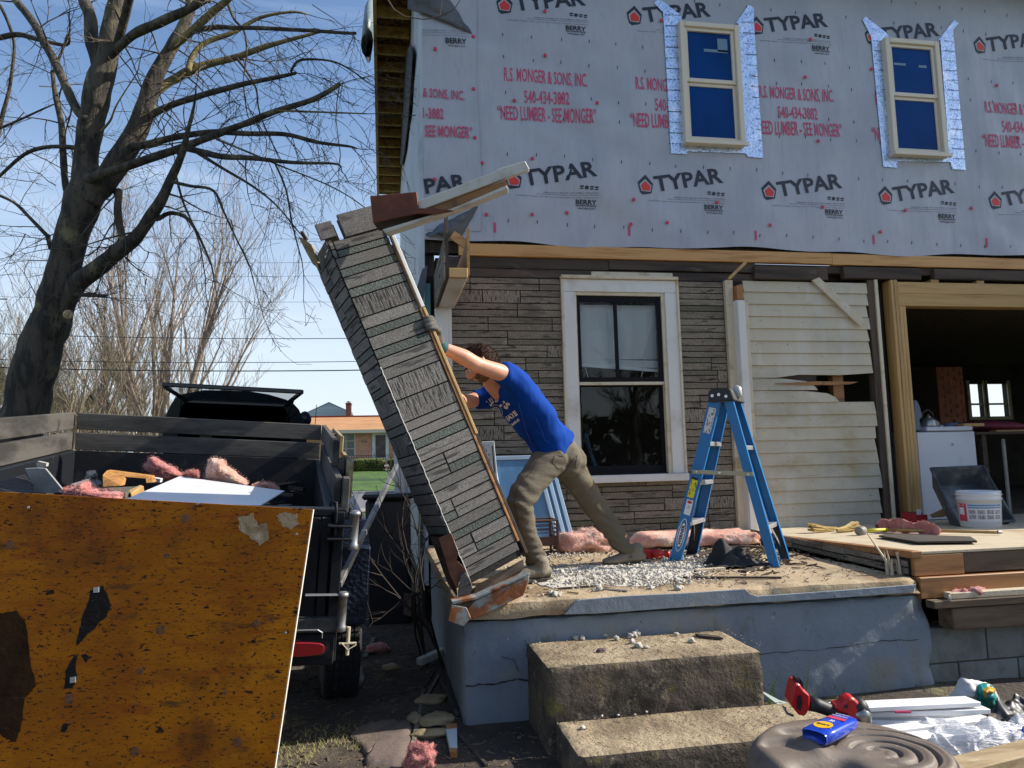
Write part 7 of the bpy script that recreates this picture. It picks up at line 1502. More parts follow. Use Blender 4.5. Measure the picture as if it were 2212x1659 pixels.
# work table beyond
tl_, tr_ = atY(*E6(1040, 470), 7.6), atY(*E6(1700, 440), 7.6); tz = tl_.z; tb_ = empty('work_table', V((tl_.x+1, 7.9, .7)), 'dark work table inside the room holding a red bag and boards', 'table')
G().box(tl_.x, tr_.x+.8, 7.6, 8.4, tz-.03, tz).build('table_top', m_oldwood, tb_, bev=.004)
for a in (tl_.x+.1, tr_.x+.6):
    for b in (7.66, 8.34): G().box(a, a+.06, b-.03, b+.03, .69, tz-.031).build('leg', m_oldwood, tb_)
c = atY(*E6(1150, 360), 7.9); g = G(); g.blob(V((c.x, 7.9, tz+.07)), 1, .18, 1.5, 12, 4, (.52, .2, .075)); g.build('red_bag', mat('crimson cloth', (.16, .006, .03), [((.08, .004, .02), 5, .45, .65)], rough=.7), None, smooth=True, label='long crimson bag lying on the work table', cat='bag')
for k, (x0, x1, y, w_) in enumerate(((1250, 1600, 425, .12), (1470, 1700, 360, .10), (1480, 1700, 400, .08))):
    a, b = atY(*E6(x0, y), 7.7+.1*k), atY(*E6(x1, y), 7.7+.1*k); zz = tz+.002+.024*(2-k) if k else tz+.002; G().box(a.x, b.x, 7.68+.16*k, 7.68+.16*k+w_, tz+.002+.03*k, tz+.022+.03*k).build('stacked_board', m_studw, None, bev=.003, label=('low', 'top', 'middle')[k]+' board of the small pile at the right of the work table', cat='board')
a, b = atY(*E6(1345, 545), 7.0), atY(*E6(1340, 1270), 7.0); G().box(a.x-.012, a.x+.018, 7.0, 7.02, .70, a.z).build('metal_stud', m_galv, None, label='thin pale metal strip standing upright inside the doorway', cat='strip')
g = G(); a, b = atY(*E6(100, 250), 7.5), atY(*E6(190, 455), 7.5); g.box(a.x, b.x, 7.5, 7.53, b.z, a.z); g.build('switch_panel', mat('dim panel', (.13, .14, .12)), house)
# red cartons
m_rbox = mat('red carton', (.42, .02, .03), rough=.6); m_kraft = mat('kraft card', (.38, .25, .12), rough=.85)
ra = dp(1075, 195); rb = dp(1160, 195); cbx = empty('red_carton', ra, 'red cardboard carton, open top shown by a black sheet, with white lettering at the foot of the door studs', 'carton')
zd = deckz(ra.y); dR = (ra-CAM).dot(CF); zt = atD(*B6(1110, 130), dR).z
G().box(ra.x, rb.x, ra.y, ra.y+.2, zd+.002, zt).build('box_body', m_rbox, cbx, bev=.003)
G().box(ra.x+.005, rb.x-.005, ra.y+.005, ra.y+.195, zt-.001, zt+.002).build('opening_shade', m_blk, cbx)  # black sheet on the closed top stands for shade inside the carton
g = G(); put_text(g, 'M18', (ra.x+.015, ra.y-.0015, zd+.03), (.10, 0, 0), (0, 0, .045), bold=.02); g.box(rb.x-.07, rb.x-.02, ra.y-.0012, ra.y-.0004, zd+.08, zd+.14); g.build('carton_lettering', m_lwhite, cbx)
r2a, r2b = dp(1160, 195), dp(1245, 198); c2 = empty('kraft_carton', r2a, 'brown carton with a raised flap and red end beside the red carton', 'carton')
G().box(r2a.x+.02, r2b.x, r2a.y+.06, r2a.y+.24, zd+.002, atD(*B6(1200, 155), dR).z).build('box_body', m_kraft, c2, bev=.003); G().box(r2b.x-.12, r2b.x-.0, r2a.y+.055, r2a.y+.059, zd+.01, zd+.09).build('red_end', m_rbox, c2)
g = G(); g.prism([atD(*B6(*p), dR+.05) for p in ((1155, 140), (1250, 95), (1325, 100), (1320, 128), (1230, 155), (1170, 158))], CF*.004); g.build('flap', m_kraft, c2)
# ------------------------------------------------------------------ the worker
from mathutils.bvhtree import BVHTree
man = empty('person', V((1.25, 4.75, ZP)), 'person in a blue lettered t-shirt and khaki jeans leaning forward to push the column', 'person')
m_skin = mat('skin', (.62, .30, .19), [((.70, .38, .26), 6, .5, .7), ((.52, .20, .13), 9, .58, .75)], rough=.5, sss=.12, bump=(.25, 60, (1, 1, 1), 'noise', .003))
m_shirt = mat('royal blue cotton', (.001, .045, .29), [((.002, .065, .37), 5, .5, .72), ((.001, .028, .19), 3, .55, .75)], rough=.85, bump=(.5, 7, (1.6, 1, .7), 'noise', .02), bump2=(.3, 300, (1, 1, 1), 'noise', .001), spec=.15)
m_jean = mat('khaki denim', (.132, .115, .086), [((.20, .17, .125), 3, .50, .74), ((.115, .092, .062), 3.5, .54, .76), ((.21, .16, .075), 1.7, .56, .74), ((.27, .24, .19), 8, .62, .78)], rough=.9, bump=(.5, 16, (1, 1, 2.2), 'noise', .012), bump2=(.3, 260, (1, 1, 1), 'noise', .001), spec=.15)
m_hair = mat('dark brown hair', (.035, .017, .010), [((.06, .03, .016), 40, .5, .7)], rough=.8, spec=.2)
m_boot = mat('dusty boot', (.20, .17, .125), [((.30, .27, .21), 9, .5, .7), ((.09, .07, .05), 14, .55, .7)], rough=.9, bump=(.6, 40, (1, 1, 1), 'noise', .004))
m_glove = mat('grey work glove', (.10, .092, .08), [((.19, .175, .155), 20, .5, .7)], rough=.9, bump=(.6, 40, (1, 1, 1), 'noise', .004)); m_cuff = mat('teal cuff', (.012, .085, .095), rough=.8)
def loft(g, secs, n=24):
    """secs: (centre, lateral axis, half lateral, half depth)"""
    k = len(secs); vs = []; rows = []
    for i, (c, s, a, b) in enumerate(secs):
        d = (secs[min(i+1, k-1)][0]-secs[max(i-1, 0)][0]).normalized(); s = V(s); s = (s-d*s.dot(d)).normalized(); t = d.cross(s)
        for j in range(n):
            an = 2*math.pi*j/n; vs.append(V(c)+s*math.cos(an)*a+t*math.sin(an)*b)
    fs = [(i*n+j, i*n+(j+1) % n, (i+1)*n+(j+1) % n, (i+1)*n+j) for i in range(k-1) for j in range(n)]+[tuple(range(n-1, -1, -1)), tuple(range((k-1)*n, k*n))]
    return g.add(vs, fs)
def spline(P, R, m_=6):
    Q, S = [], []; n = len(P)
    for i in range(n-1):
        p0, p1, p2, p3 = P[max(i-1, 0)], P[i], P[i+1], P[min(i+2, n-1)]
        for k in range(m_):
            t = k/m_; Q.append(.5*((2*p1)+(p2-p0)*t+(2*p0-5*p1+4*p2-p3)*t*t+(3*p1-p0-3*p2+p3)*t**3)); S.append(R[i]+(R[i+1]-R[i])*t)
    return Q+[P[-1]], S+[R[-1]]
def limb_(g, P, R, n=16): Q, S = spline([V(p) for p in P], R); Q = [Q[0]-(Q[1]-Q[0]).normalized()*R[0]*.5]+Q+[Q[-1]+(Q[-1]-Q[-2]).normalized()*R[-1]*.5]; S = [S[0]*.5]+S+[S[-1]*.5]; return g.tube(Q, S, n)
def merged(g, name, m, parent, voxel, smooth_it=4, disp=None, par_center=None, mods=()):
    me = bpy.data.meshes.new('t'); me.from_pydata([tuple(p) for p in g.v], [], g.f); o = bpy.data.objects.new('t', me); COL.objects.link(o)
    r = o.modifiers.new('r', 'REMESH'); r.mode = 'VOXEL'; r.voxel_size = voxel
    s = o.modifiers.new('s', 'SMOOTH'); s.factor = .6; s.iterations = smooth_it
    dg = bpy.context.evaluated_depsgraph_get(); me2 = bpy.data.meshes.new_from_object(o.evaluated_get(dg))
    vs = [v.co.copy() for v in me2.vertices]; nr = [v.normal.copy() for v in me2.vertices]; fs = [tuple(p.vertices) for p in me2.polygons]
    bpy.data.objects.remove(o); bpy.data.meshes.remove(me); bpy.data.meshes.remove(me2)
    if disp: vs = [p+disp(p, n_) for p, n_ in zip(vs, nr)]
    h = G(); h.v = vs; h.f = fs; h.mi = [0]*len(fs); ob = h.build(name, m, parent, smooth=True); return ob, vs, fs
A_ = lambda u, v, d: atD(u, v, d)
shN, shF = A_(1100, 812, 4.37), A_(1064, 846, 4.66); hipN, hipF = A_(1188, 984, 4.62), A_(1224, 986, 4.80)
latT = (shF-shN).normalized(); latP = (hipF-hipN).normalized()
# head shape
HC = A_(1040, 786, 4.48); hf = (CR*-.80-CU*.58-CF*.12).normalized(); hu = (CR*-.56+CU*.83); hu = (hu-hf*hu.dot(hf)).normalized(); hs_ = hf.cross(hu).normalized()
def headpt(d, k=1.0):
    x, y, z = d
    rx, ry, rz = .100, .076, .112
    if z < 0: ry *= 1-.22*(-z)**1.2; rx *= 1-.06*(-z)
    q = V((x*rx, y*ry, z*rz))
    if x > 0 and z < .1: q.x += .010*math.exp(-((z+.75)/.25)**2-(y/.35)**2)             # chin
    q.x += .030*math.exp(-((z+.22)/.15)**2-(y/.13)**2)*(x > 0)                          # nose tip
    q.x += .014*math.exp(-((z+.02)/.18)**2-(y/.10)**2)*(x > 0)                          # nose bridge
    q.x += .006*math.exp(-((z+.50)/.09)**2-(y/.26)**2)*(x > 0)                          # lips
    q.x += .006*math.exp(-((z-.16)/.10)**2-(y/.5)**2)*(x > 0)                           # brow
    for s in (-1, 1): q.x -= .010*math.exp(-((z-.02)/.09)**2-((y-s*.38)/.16)**2)*(x > 0)  # sockets
    return HC+(hf*q.x+hs_*q.y+hu*q.z)*k
def sph(n=40):
    for i in range(n+1):
        for j in range(2*n): th = math.pi*i/n; ph = math.pi*j/n; yield V((math.sin(th)*math.cos(ph), math.sin(th)*math.sin(ph), math.cos(th)))
g = G(); n = 44; vs = [headpt(d) for d in sph(n)]; g.add(vs, [(i*2*n+j, (i+1)*2*n+j, (i+1)*2*n+(j+1) % (2*n), i*2*n+(j+1) % (2*n)) for i in range(n) for j in range(2*n)])
for s in (-1, 1): g.blob(HC+hs_*s*.077-hf*.004-hu*.012, .030, .1, 1, 8, 1, (1, 1, 1)) if 0 else g.tube([HC+hs_*s*.070-hf*.006+hu*.014, HC+hs_*s*.085-hf*.012+hu*.016, HC+hs_*s*.088-hf*.013-hu*.010, HC+hs_*s*.076-hf*.004-hu*.030], [(.010, .018), (.012, .022), (.010, .018), (.006, .009)], 10)
limb_(g, [HC-hf*.035-hu*.045, A_(1062, 822, 4.52), A_(1084, 846, 4.54)], [.060, .058, .068])
# arms
elN, wrN = A_(1030, 787, 4.20), A_(950, 748, 4.07)
limb_(g, [A_(1112, 826, 4.40), shN, A_(1066, 800, 4.27), elN, A_(1000, 771, 4.14), wrN], [.056, .054, .049, .043, .046, .028])
elF, wrF = A_(1004, 868, 4.52), A_(956, 852, 4.34)
limb_(g, [A_(1090, 860, 4.64), shF, A_(1030, 862, 4.62), elF, A_(985, 862, 4.38), wrF], [.056, .054, .048, .042, .044, .028])
# trunk and legs under the clothes
loft(g, [(A_(1076, 838, 4.52), latT, .06, .05), (A_(1098, 842, 4.54), latT, .15, .08), (A_(1130, 885, 4.58), latT, .15, .105), (A_(1172, 938, 4.64), latT, .125, .09), (A_(1200, 975, 4.70), latP, .125, .085), (A_(1210, 992, 4.71), latP, .10, .07)])
knN, anN = A_(1121, 1084, 4.42), A_(1166, 1236, 4.50); knF, anF = A_(1294, 1110, 4.98), A_(1372, 1198, 5.08)
limb_(g, [hipN.lerp(knN, .12), knN, A_(1140, 1160, 4.48), anN], [.065, .052, .050, .038]); limb_(g, [hipF.lerp(knF, .12), knF, A_(1340, 1160, 5.05), anF], [.065, .052, .050, .038])
# hands: palm and five bent fingers closed round the column's edge
edge = lambda v: SB+CA_*((v))+CW*(WC+.018)
def along(u, v):   # nearest length up the column for a sight line
    best = min((( (V(((SB+CA_*(k*.01)+CW*(WC+.02))-CAM)).dot(CR)/((SB+CA_*(k*.01)+CW*(WC+.02))-CAM).dot(CF)*FPX+1106-u)**2 + (829.5-((SB+CA_*(k*.01)+CW*(WC+.02))-CAM).dot(CU)/((SB+CA_*(k*.01)+CW*(WC+.02))-CAM).dot(CF)*FPX-v)**2), k) for k in range(int(LC*100)))
    return best[1]*.01
def hand(gr, wrist, a0, grow, back=0):
    """the fingers come round the raw edge from behind; a0: length up the column where the hand sits"""
    e = SB+CA_*a0+CW*(WC+.036)+CS*(.02+back); palm = e+CW*.018+CS*.03
    limb_(gr, [wrist, wrist.lerp(palm, .55)], [.030+grow, .036+grow], 12)
    loft(gr, [(wrist.lerp(palm, .35), CA_, .034+grow, .020+grow), (wrist.lerp(palm, .8), CA_, .044+grow, .018+grow), (palm+CA_*.015, CA_, .045+grow, .016+grow)], 16)
    for k, (off, L, r) in enumerate(((-.030, .070, .0095), (-.008, .078, .010), (.014, .074, .010), (.034, .058, .0088))):
        b = palm+CA_*(off+.012)+CW*.006; f1_ = e+CA_*(off+.028)+CW*.014-CS*.026; f2_ = e+CA_*(off+.036)-CW*.012-CS*.046; f3_ = e+CA_*(off+.040)-CW*(.020+L*.35)-CS*.040
        limb_(gr, [b, f1_, f2_, f3_], [r+grow, r+grow*.8, r*.95+grow*.8, r*.85+grow*.6], 10)
    th = [palm-CA_*.035, palm-CA_*.045-CW*.02-CS*.03, palm-CA_*.030-CW*.045-CS*.045]; limb_(gr, th, [.013+grow, .012+grow, .010+grow], 10)
aN = along(932, 716); aF = along(972, 846)
hand(g, wrN, aN, 0); hand(g, wrF, aF, 0, .20)
body, bv, bf = merged(g, 'body', m_skin, man, .0065, 3)
g = G(); hand(g, wrN, aN, .0035); merged(g, 'glove', m_glove, man, .005, 2); g = G(); hand(g, wrF, aF, .0035, .20); merged(g, 'glove', m_glove, man, .005, 2)
for wr, el in ((wrN, elN), (wrF, elF)):
    d = (el-wr).normalized(); g = G(); g.tube([wr-d*.012, wr+d*.012, wr+d*.034], [.034, .0345, .037], 20); g.build('glove_cuff', m_cuff, man, smooth=True)
# eye, brow, beard, hair
for s in (-1, 1):
    e = HC+hf*.083+hs_*s*.030+hu*.004; G().blob(e, .0125, 0, 1, 8).build('eye', mat('eye white', (.6, .58, .55), rough=.2), man, smooth=True)
    G().blob(e+hf*.009, .006, 0, 1, 6).build('iris', mat('iris', (.04, .02, .01), rough=.2), man, smooth=True)
    G().tube([HC+hf*.098+hs_*s*.010+hu*.024, HC+hf*.100+hs_*s*.030+hu*.030, HC+hf*.086+hs_*s*.052+hu*.024], [.004, .005, .002], 6).build('eyebrow', m_hair, man, smooth=True)
rr = random.Random(2)
def part_of_head(test, k, n=60, amp=.0, fr=9):
    pts = list(sph(n)); ok = [test(d) for d in pts]; idx = {}; g = G(); vs = []
    for i, d in enumerate(pts):
        if ok[i]: idx[i] = len(vs); c = headpt(d); q = (c-HC); vs.append(HC+q*(k+amp*mn.noise(d*fr)+amp*.7*mn.noise(d*fr*2.7)))
    fs = []
    for i in range(n):
        for j in range(2*n):
            f = (i*2*n+j, (i+1)*2*n+j, (i+1)*2*n+(j+1) % (2*n), i*2*n+(j+1) % (2*n))
            if all(a in idx for a in f): fs.append(tuple(idx[a] for a in f))
    return g.add(vs, fs)
def hairtest(d):
    x, y, z = d; line = .42 if x > .35 else (.10 if x > -.15 else -.42); line += .05*mn.noise(d*8)
    if x > .35: line = .42+.3*(.0)
    return z > line or (x < -.25 and z > -.45 and True)
hg = part_of_head(hairtest, 1.10, 64, .05, 7)
hv = list(hg.v)
for k in range(1500):
    p = rr.choice(hv); q = (p-HC).normalized(); d = (q*.55+V((rr.uniform(-1, 1), rr.uniform(-1, 1), rr.uniform(-.6, 1)))*.55-hf*.35).normalized(); hg.tube([p-q*.004, p+d*.006, p+d*.012-CU*.002], [.0016, .0013, .0004], 3, cap=False)
hg.build('hair', m_hair, man, smooth=True)
bg_ = part_of_head(lambda d: d.x > -.25 and d.z < -.34+.22*(1-max(0, d.x)) and not (d.x > .75 and abs(d.z+.50) < .10 and abs(d.y) < .25) and d.z > -.93, 1.012, 64, .006, 30)
bg_.build('beard', mat('stubble', (.20, .105, .055), [((.10, .05, .03), 60, .45, .6), ((.34, .17, .10), 90, .55, .65)], rough=.9, bump=(.8, 220, (1, 1, 1), 'noise', .003)), man, smooth=True)
# shirt
g = G()
loft(g, [(A_(1199, 968, 4.70), latP, .172, .138), (A_(1183, 945, 4.67), latP.lerp(latT, .3), .168, .134), (A_(1158, 912, 4.62), latT, .172, .130), (A_(1134, 880, 4.58), latT, .182, .128), (A_(1114, 853, 4.54), latT, .190, .115), (A_(1097, 836, 4.52), latT, .165, .085), (A_(1084, 830, 4.52), latT, .085, .068)], 32)
limb_(g, [A_(1140, 860, 4.50), A_(1118, 830, 4.43), A_(1098, 812, 4.37), A_(1084, 807, 4.325)], [.085, .090, .078, .068]); limb_(g, [A_(1112, 868, 4.60), A_(1074, 856, 4.65), A_(1042, 860, 4.645), A_(1027, 864, 4.62)], [.085, .085, .068, .062])
tax = (A_(1097, 836, 4.52)-A_(1199, 968, 4.70)).normalized()
def shirt_fold(p, n_):
    a = (p-A_(1199, 968, 4.70)); t = a.dot(tax); c = a-tax*t; lat = c.dot(latT); fr = c.dot(tax.cross(latT))
    q = mn.noise(V((t*5+lat*4, lat*11+t*6, fr*9)))*.009+mn.noise(V((t*13-lat*8, lat*22, fr*20+3)))*.0045
    hem = max(0, 1-t/.10); q += hem*.008*math.sin((lat+fr)*60)
    return n_*q
shirt, sv, sf_ = merged(g, 't_shirt', m_shirt, man, .008, 5, shirt_fold)
# trousers
g = G()
loft(g, [(A_(1192, 958, 4.69), latP, .150, .112), (A_(1203, 976, 4.70), latP, .162, .122), (A_(1211, 994, 4.71), latP, .165, .125), (A_(1214, 1010, 4.71), latP, .120, .100)], 28)
g.blob(A_(1222, 992, 4.68), .108, .05, 1, 10, 3); g.blob(A_(1232, 996, 4.76), .108, .05, 1, 10, 5)
limb_(g, [A_(1196, 985, 4.63), A_(1168, 1015, 4.56), A_(1140, 1053, 4.47), A_(1122, 1085, 4.42), A_(1128, 1120, 4.44), A_(1146, 1175, 4.48), A_(1160, 1215, 4.50), A_(1166, 1240, 4.50)], [.110, .102, .090, .080, .071, .064, .061, .068], 20)
limb_(g, [A_(1218, 990, 4.76), A_(1243, 1030, 4.84), A_(1270, 1072, 4.92), A_(1296, 1108, 4.98), A_(1322, 1146, 5.03), A_(1352, 1184, 5.07), A_(1366, 1202, 5.08)], [.108, .096, .084, .076, .069, .064, .068], 20)
def leg_fold(p, n_):
    q = mn.noise(V((p.x*5, p.y*5, p.z*15)))*.010+mn.noise(V((p.x*10+p.z*16, p.y*7, p.z*26)))*.005
    lo = max(0, (1.02-p.z)/.3); q += min(1, lo)*.010*math.sin(p.z*95+mn.noise(p*9)*5)
    for c in (knN, knF):
        t = (p-c).length; q += .008*max(0, 1-t/.17)*math.sin(p.z*85+p.x*50+mn.noise(p*8)*3)
    return n_*q
jeans, jv, jf = merged(g, 'jeans', m_jean, man, .008, 4, leg_fold)
# print and seams carried on the cloth
def on(bvh, u, v, off):
    d = ray(u, v); h = bvh.ray_cast(CAM, d.normalized())
    return (h[0]+h[1]*(off if h[1].dot(d) < 0 else -off)) if h[0] else None
sb_, jb = BVHTree.FromPolygons(sv, sf_), BVHTree.FromPolygons(jv, jf)
m_print = mat('cream shirt print', (.75, .73, .66), [((.40, .40, .42), 30, .55, .7)], rough=.8)
def cloth_text(g, s, p0, p1, hgt, bold=.05, bvh=sb_):
    vs, fs = text_mesh(s, bold); P = V((*p0, 0)); U = V((*p1, 0))-P; N2 = V((U.y, -U.x, 0)).normalized()*hgt; out_ = []
    for a, b in vs: q = P+U*a+N2*b; out_.append(on(bvh, *E1(q.x, q.y), .0022))
    g.add([o or V((0, 0, -5)) for o in out_], [f for f in fs if all(out_[i] for i in f)])
g = G()
for ch_, p0, p1, h in (('L', (846, 925), (872, 898), 95), ('U', (868, 900), (902, 875), 90), ('B', (905, 870), (958, 868), 95), ('I', (968, 915), (990, 935), 95), ('S', (1022, 940), (1078, 975), 95)): cloth_text(g, ch_, p0, p1, h)
cloth_text(g, 'NATE', (1062, 1160), (1232, 1042), 78); cloth_text(g, 'LEAGUE', (1112, 1232), (1258, 1122), 38)
for r0, r1 in ((78, 86), (112, 118)):
    P_ = []
    for k in range(30):
        a = -2.2+3.2*k/29; P_.append([on(sb_, *E1(915+r*math.cos(a)*.85, 1020+r*math.sin(a)), .0022) for r in (r0, r1)])
    for a, b in zip(P_, P_[1:]):
        if all(a) and all(b): g.add([a[0], b[0], b[1], a[1]], [(0, 1, 2, 3)])
g.build('shirt_lettering', m_print, shirt)
def seam(bvh, f, pts, r, m, parent, name='seam'):
    P_ = []
    for a, b in zip(pts, pts[1:]):
        for k in range(6):
            q = on(bvh, *f(a[0]+(b[0]-a[0])*k/6, a[1]+(b[1]-a[1])*k/6), .001)
            if q: P_.append(q)
    if len(P_) > 2: G().tube(P_, r, 5).build(name, m, parent)
m_seam = mat('dark seam', (.06, .045, .03), rough=.9)
for pts in ([(604, 60), (578, 140), (640, 212), (715, 205)], [(640, 60), (720, 75)], [(340, 250), (230, 350), (150, 480), (125, 620), (150, 760), (190, 960), (230, 1130), (290, 1300)], [(650, 340), (800, 480), (960, 700), (1120, 930), (1260, 1130), (1340, 1250)], [(870, 60), (850, 190), (880, 205)], [(860, 60), (720, 260), (560, 420)]): seam(jb, E4, pts, .0022, m_seam, jeans)
for pts in ([(1235, 880), (1330, 1230), (1450, 1530)], [(1480, 1100), (1570, 1290), (1600, 1400), (1680, 1440)]): seam(sb_, E1, pts, .0015, mat('blue seam', (.05, .10, .5), rough=.9), shirt)
# boots
def boot(heel, toe, lift=0):
    d = toe-heel; L = d.length; d.normalize(); s = V((-d.y, d.x, 0)); g = G()
    secs = [(0, .034, .030, .045), (.04, .040, .036, .055), (.10, .042, .042, .060), (.16, .045, .038, .048), (.21, .048, .030, .036), (.26, .044, .024, .030), (.295, .028, .018, .024)]
    loft(g, [(heel+d*(a*L/.295)+V((0, 0, .018+hh*.8)), s, wv, hv_) for a, wv, hv_, hh in secs], 20)
    limb_(g, [heel+d*.06+V((0, 0, .05)), heel+d*.055+V((0, 0, .13))], [.048, .046])
    b, *_ = merged(g, 'boot', m_boot, man, .006, 2)
    g = G(); prof = [(-.005, .036), (.03, .042), (.10, .038), (.17, .044), (.23, .050), (.28, .042), (.305, .018)]
    top = [heel+d*(a*L/.295)+s*wv for a, wv in prof]+[heel+d*(a*L/.295)-s*wv for a, wv in prof[::-1]]
    for p in top: p.z = ZP+.004
    g.prism(top, (0, 0, .022)); g.build('sole', mat('boot sole', (.08, .065, .05), rough=.9), b, bev=.003)
hN = atZ(1190, 1256, ZP); boot(hN, hN+V((-.285, -.02, 0))); hF = atZ(1393, 1221, ZP); tF = atZ(1300, 1226, ZP); boot(hF, hF+(tF-hF).normalized()*.295)
# ------------------------------------------------------------------ foreground: brown lid, tools, trim boards
m_lid = mat('weathered brown plastic', (.15, .118, .092), [((.215, .175, .135), 4, .48, .7), ((.12, .09, .07), 9, .55, .72), ((.34, .29, .23), 26, .66, .76)], rough=.62, bump=(.5, 60, (1, 1, 1), 'noise', .003))
ZL = .44; LCn = atZ(1842, 1618, ZL); RLD = .335
lid = empty('round_lid', V((LCn.x, LCn.y, .05)), 'weathered brown plastic drum with a grooved round top beside the steps', 'drum')
g = G(); nr_, na = 90, 160; rows = []
sw_c = V((.085, -.045, 0))
def lidz(x, y, r):
    z = 0
    d = math.hypot(x-sw_c.x, (y-sw_c.y)*1.0); a = math.atan2(y-sw_c.y, x-sw_c.x)
    if d < .215 and r < .30:
        m = .5-.5*math.cos(min(1, max(0, (2.5-abs(a-.25))/.7))*math.pi) if abs(a-.25) < 2.5 else 0
        z -= .016*m*max(0, math.cos((d-.045)*2*math.pi/.055))**3*(d > .03)
        z += .003*m*max(0, -math.cos((d-.045)*2*math.pi/.058))
    for cx, cy, sx, sy, dep in ((-.16, -.12, .10, .07, .05), (-.05, .21, .085, .030, .028), (-.20, .12, .055, .030, .024), (.06, .235, .05, .020, .02)):
        q = ((x-cx)/sx)**4+((y-cy)/sy)**4; z -= dep/(1+q**2)
    z += .022*math.exp(-((x+.12)/.03)**2-((y-.055)/.06)**2)+.003*mn.noise(V((x*12, y*12, 0)))
    if r > RLD*.82: t = (r-RLD*.82)/(RLD*.18); z -= .055*t**2.4
    return z
vs = []
for i in range(nr_+1):
    r = RLD*i/nr_
    for j in range(na):
        a = 2*math.pi*j/na; x, y = r*math.cos(a), r*math.sin(a)*1.02; vs.append(LCn+V((x, y, lidz(x, y, r))))
fs = [(i*na+j, i*na+(j+1) % na, (i+1)*na+(j+1) % na, (i+1)*na+j) for i in range(nr_) for j in range(na)]
g.add(vs, fs); g.build('grooved_top', m_lid, lid, smooth=True)
G().lathe(V((LCn.x, LCn.y, .03)), [(RLD*.97, 0), (RLD*1.01, .05), (RLD*1.02, ZL-.03-.12), (RLD*1.0, ZL-.03-.056)], 96).build('drum_side', m_lid, lid, smooth=True)
# impact driver
LZ = lambda x, y, z=ZL: atZ(*B6(x, y), z)
imp = empty('impact_driver', LZ(560, 1380), 'red and black cordless impact driver standing on the brown drum', 'power tool')
b0 = LZ(380, 1350, ZL+.01); dI = (b0-CAM).dot(CF); P6 = lambda x, y, dd=0: atD(*B6(x, y), dI+dd)
m_tblk = mat('black rubber', (.016, .016, .018), [((.04, .04, .042), 30, .55, .7)], rough=.55)
g = G(); g.prism([P6(*p) for p in ((345, 1150), (375, 1155), (400, 1190), (437, 1222), (438, 1300), (410, 1352), (370, 1342), (330, 1290), (320, 1270))], CF*.07); g.build('battery', m_redp, imp, bev=.006)
g = G(); g.prism([P6(*p, -.004) for p in ((362, 1230), (385, 1225), (392, 1270), (378, 1320), (360, 1300))], CF*.01); g.build('battery_recess', m_blk, imp)
g = G(); g.prism([P6(*p, .01) for p in ((352, 1155), (360, 1122), (376, 1135), (380, 1160), (384, 1132), (396, 1150), (398, 1185))], CF*.04); g.build('battery_latch', m_tblk, imp)
g = G(); hp = [P6(430, 1268, .03), P6(480, 1282, .03), P6(540, 1305, .03), P6(600, 1330, .03), P6(650, 1345, .03)]; g.tube(hp, [.028, .026, .024, .025, .028], 16); g.build('handle', m_tblk, imp, smooth=True)
g = G(); g.prism([P6(*p, .0) for p in ((585, 1290), (630, 1280), (665, 1240), (700, 1237), (735, 1268), (760, 1300), (745, 1360), (700, 1395), (665, 1380), (655, 1340), (600, 1325))], CF*.055); g.build('motor_housing', m_redp, imp, bev=.008)
G().tube([P6(612, 1330, .015), P6(640, 1350, .01), P6(665, 1365, .01)], [.012, .016, .012], 10).build('trigger', m_tblk, imp, smooth=True)
g = G(); g.tube([P6(700, 1262, .028), P6(735, 1300, .028), P6(770, 1350, .028)], [.030, .033, .026], 18); g.build('rear_cap', m_tblk, imp, smooth=True)
G().tube([P6(722, 1300, .022), P6(748, 1345, .022), P6(765, 1385, .022), P6(772, 1405, .022)], [.030, .034, .026, .016], 20).build('gear_case', mat('gear case', (.30, .30, .30), rough=.3, metal=.8), imp, smooth=True)
G().tube([P6(768, 1400, .022), P6(776, 1430, .022), P6(778, 1432, .022), P6(788, 1455, .022)], [.013, .012, .008, .007], 12).build('hex_chuck', mat('dark steel', (.06, .06, .06), rough=.3, metal=.8), imp, smooth=True)
G().tube([P6(290, 1300, .03), P6(275, 1290, .03), P6(300, 1330, .03), P6(335, 1345, .03)], .005, 8).build('belt_clip', m_galv, imp, smooth=True)
g = G(); c = P6(655, 1290, -.003); g.cbox(c, CR*.012, CU*.012, CF*.004); g.build('mode_button', m_tblk, imp)
# blue lotion bottle
m_bot = mat('blue bottle plastic', (.008, .055, .50), rough=.18, coat=.5); zb = ZL+.008
q0, q1, q2, q3 = LZ(380, 1495, zb), LZ(555, 1545, zb), LZ(735, 1440, zb), LZ(600, 1390, zb)
ax_ = ((q3-q0)+(q2-q1)).normalized(); sd = (q1-q0); sd = (sd-ax_*sd.dot(ax_)).normalized(); wb_ = ((q1-q0).dot(sd)+(q2-q3).dot(sd))/4; lb_ = ((q3-q0).dot(ax_)+(q2-q1).dot(ax_))/2; cb_ = (q0+q1)/2
bot = empty('lotion_bottle', cb_+ax_*lb_/2, 'blue plastic lotion bottle with a yellow oval label lying on the brown drum', 'bottle')
g = G(); secs = []
for t, k, hh in ((0, .86, .80), (.02, .97, .96), (.25, 1, 1), (.6, 1.0, 1), (.85, .96, .94), (.95, .86, .78), (1.0, .60, .5)):
    secs.append((cb_+ax_*lb_*t+V((0, 0, .026)), sd, wb_*k, .024*hh))
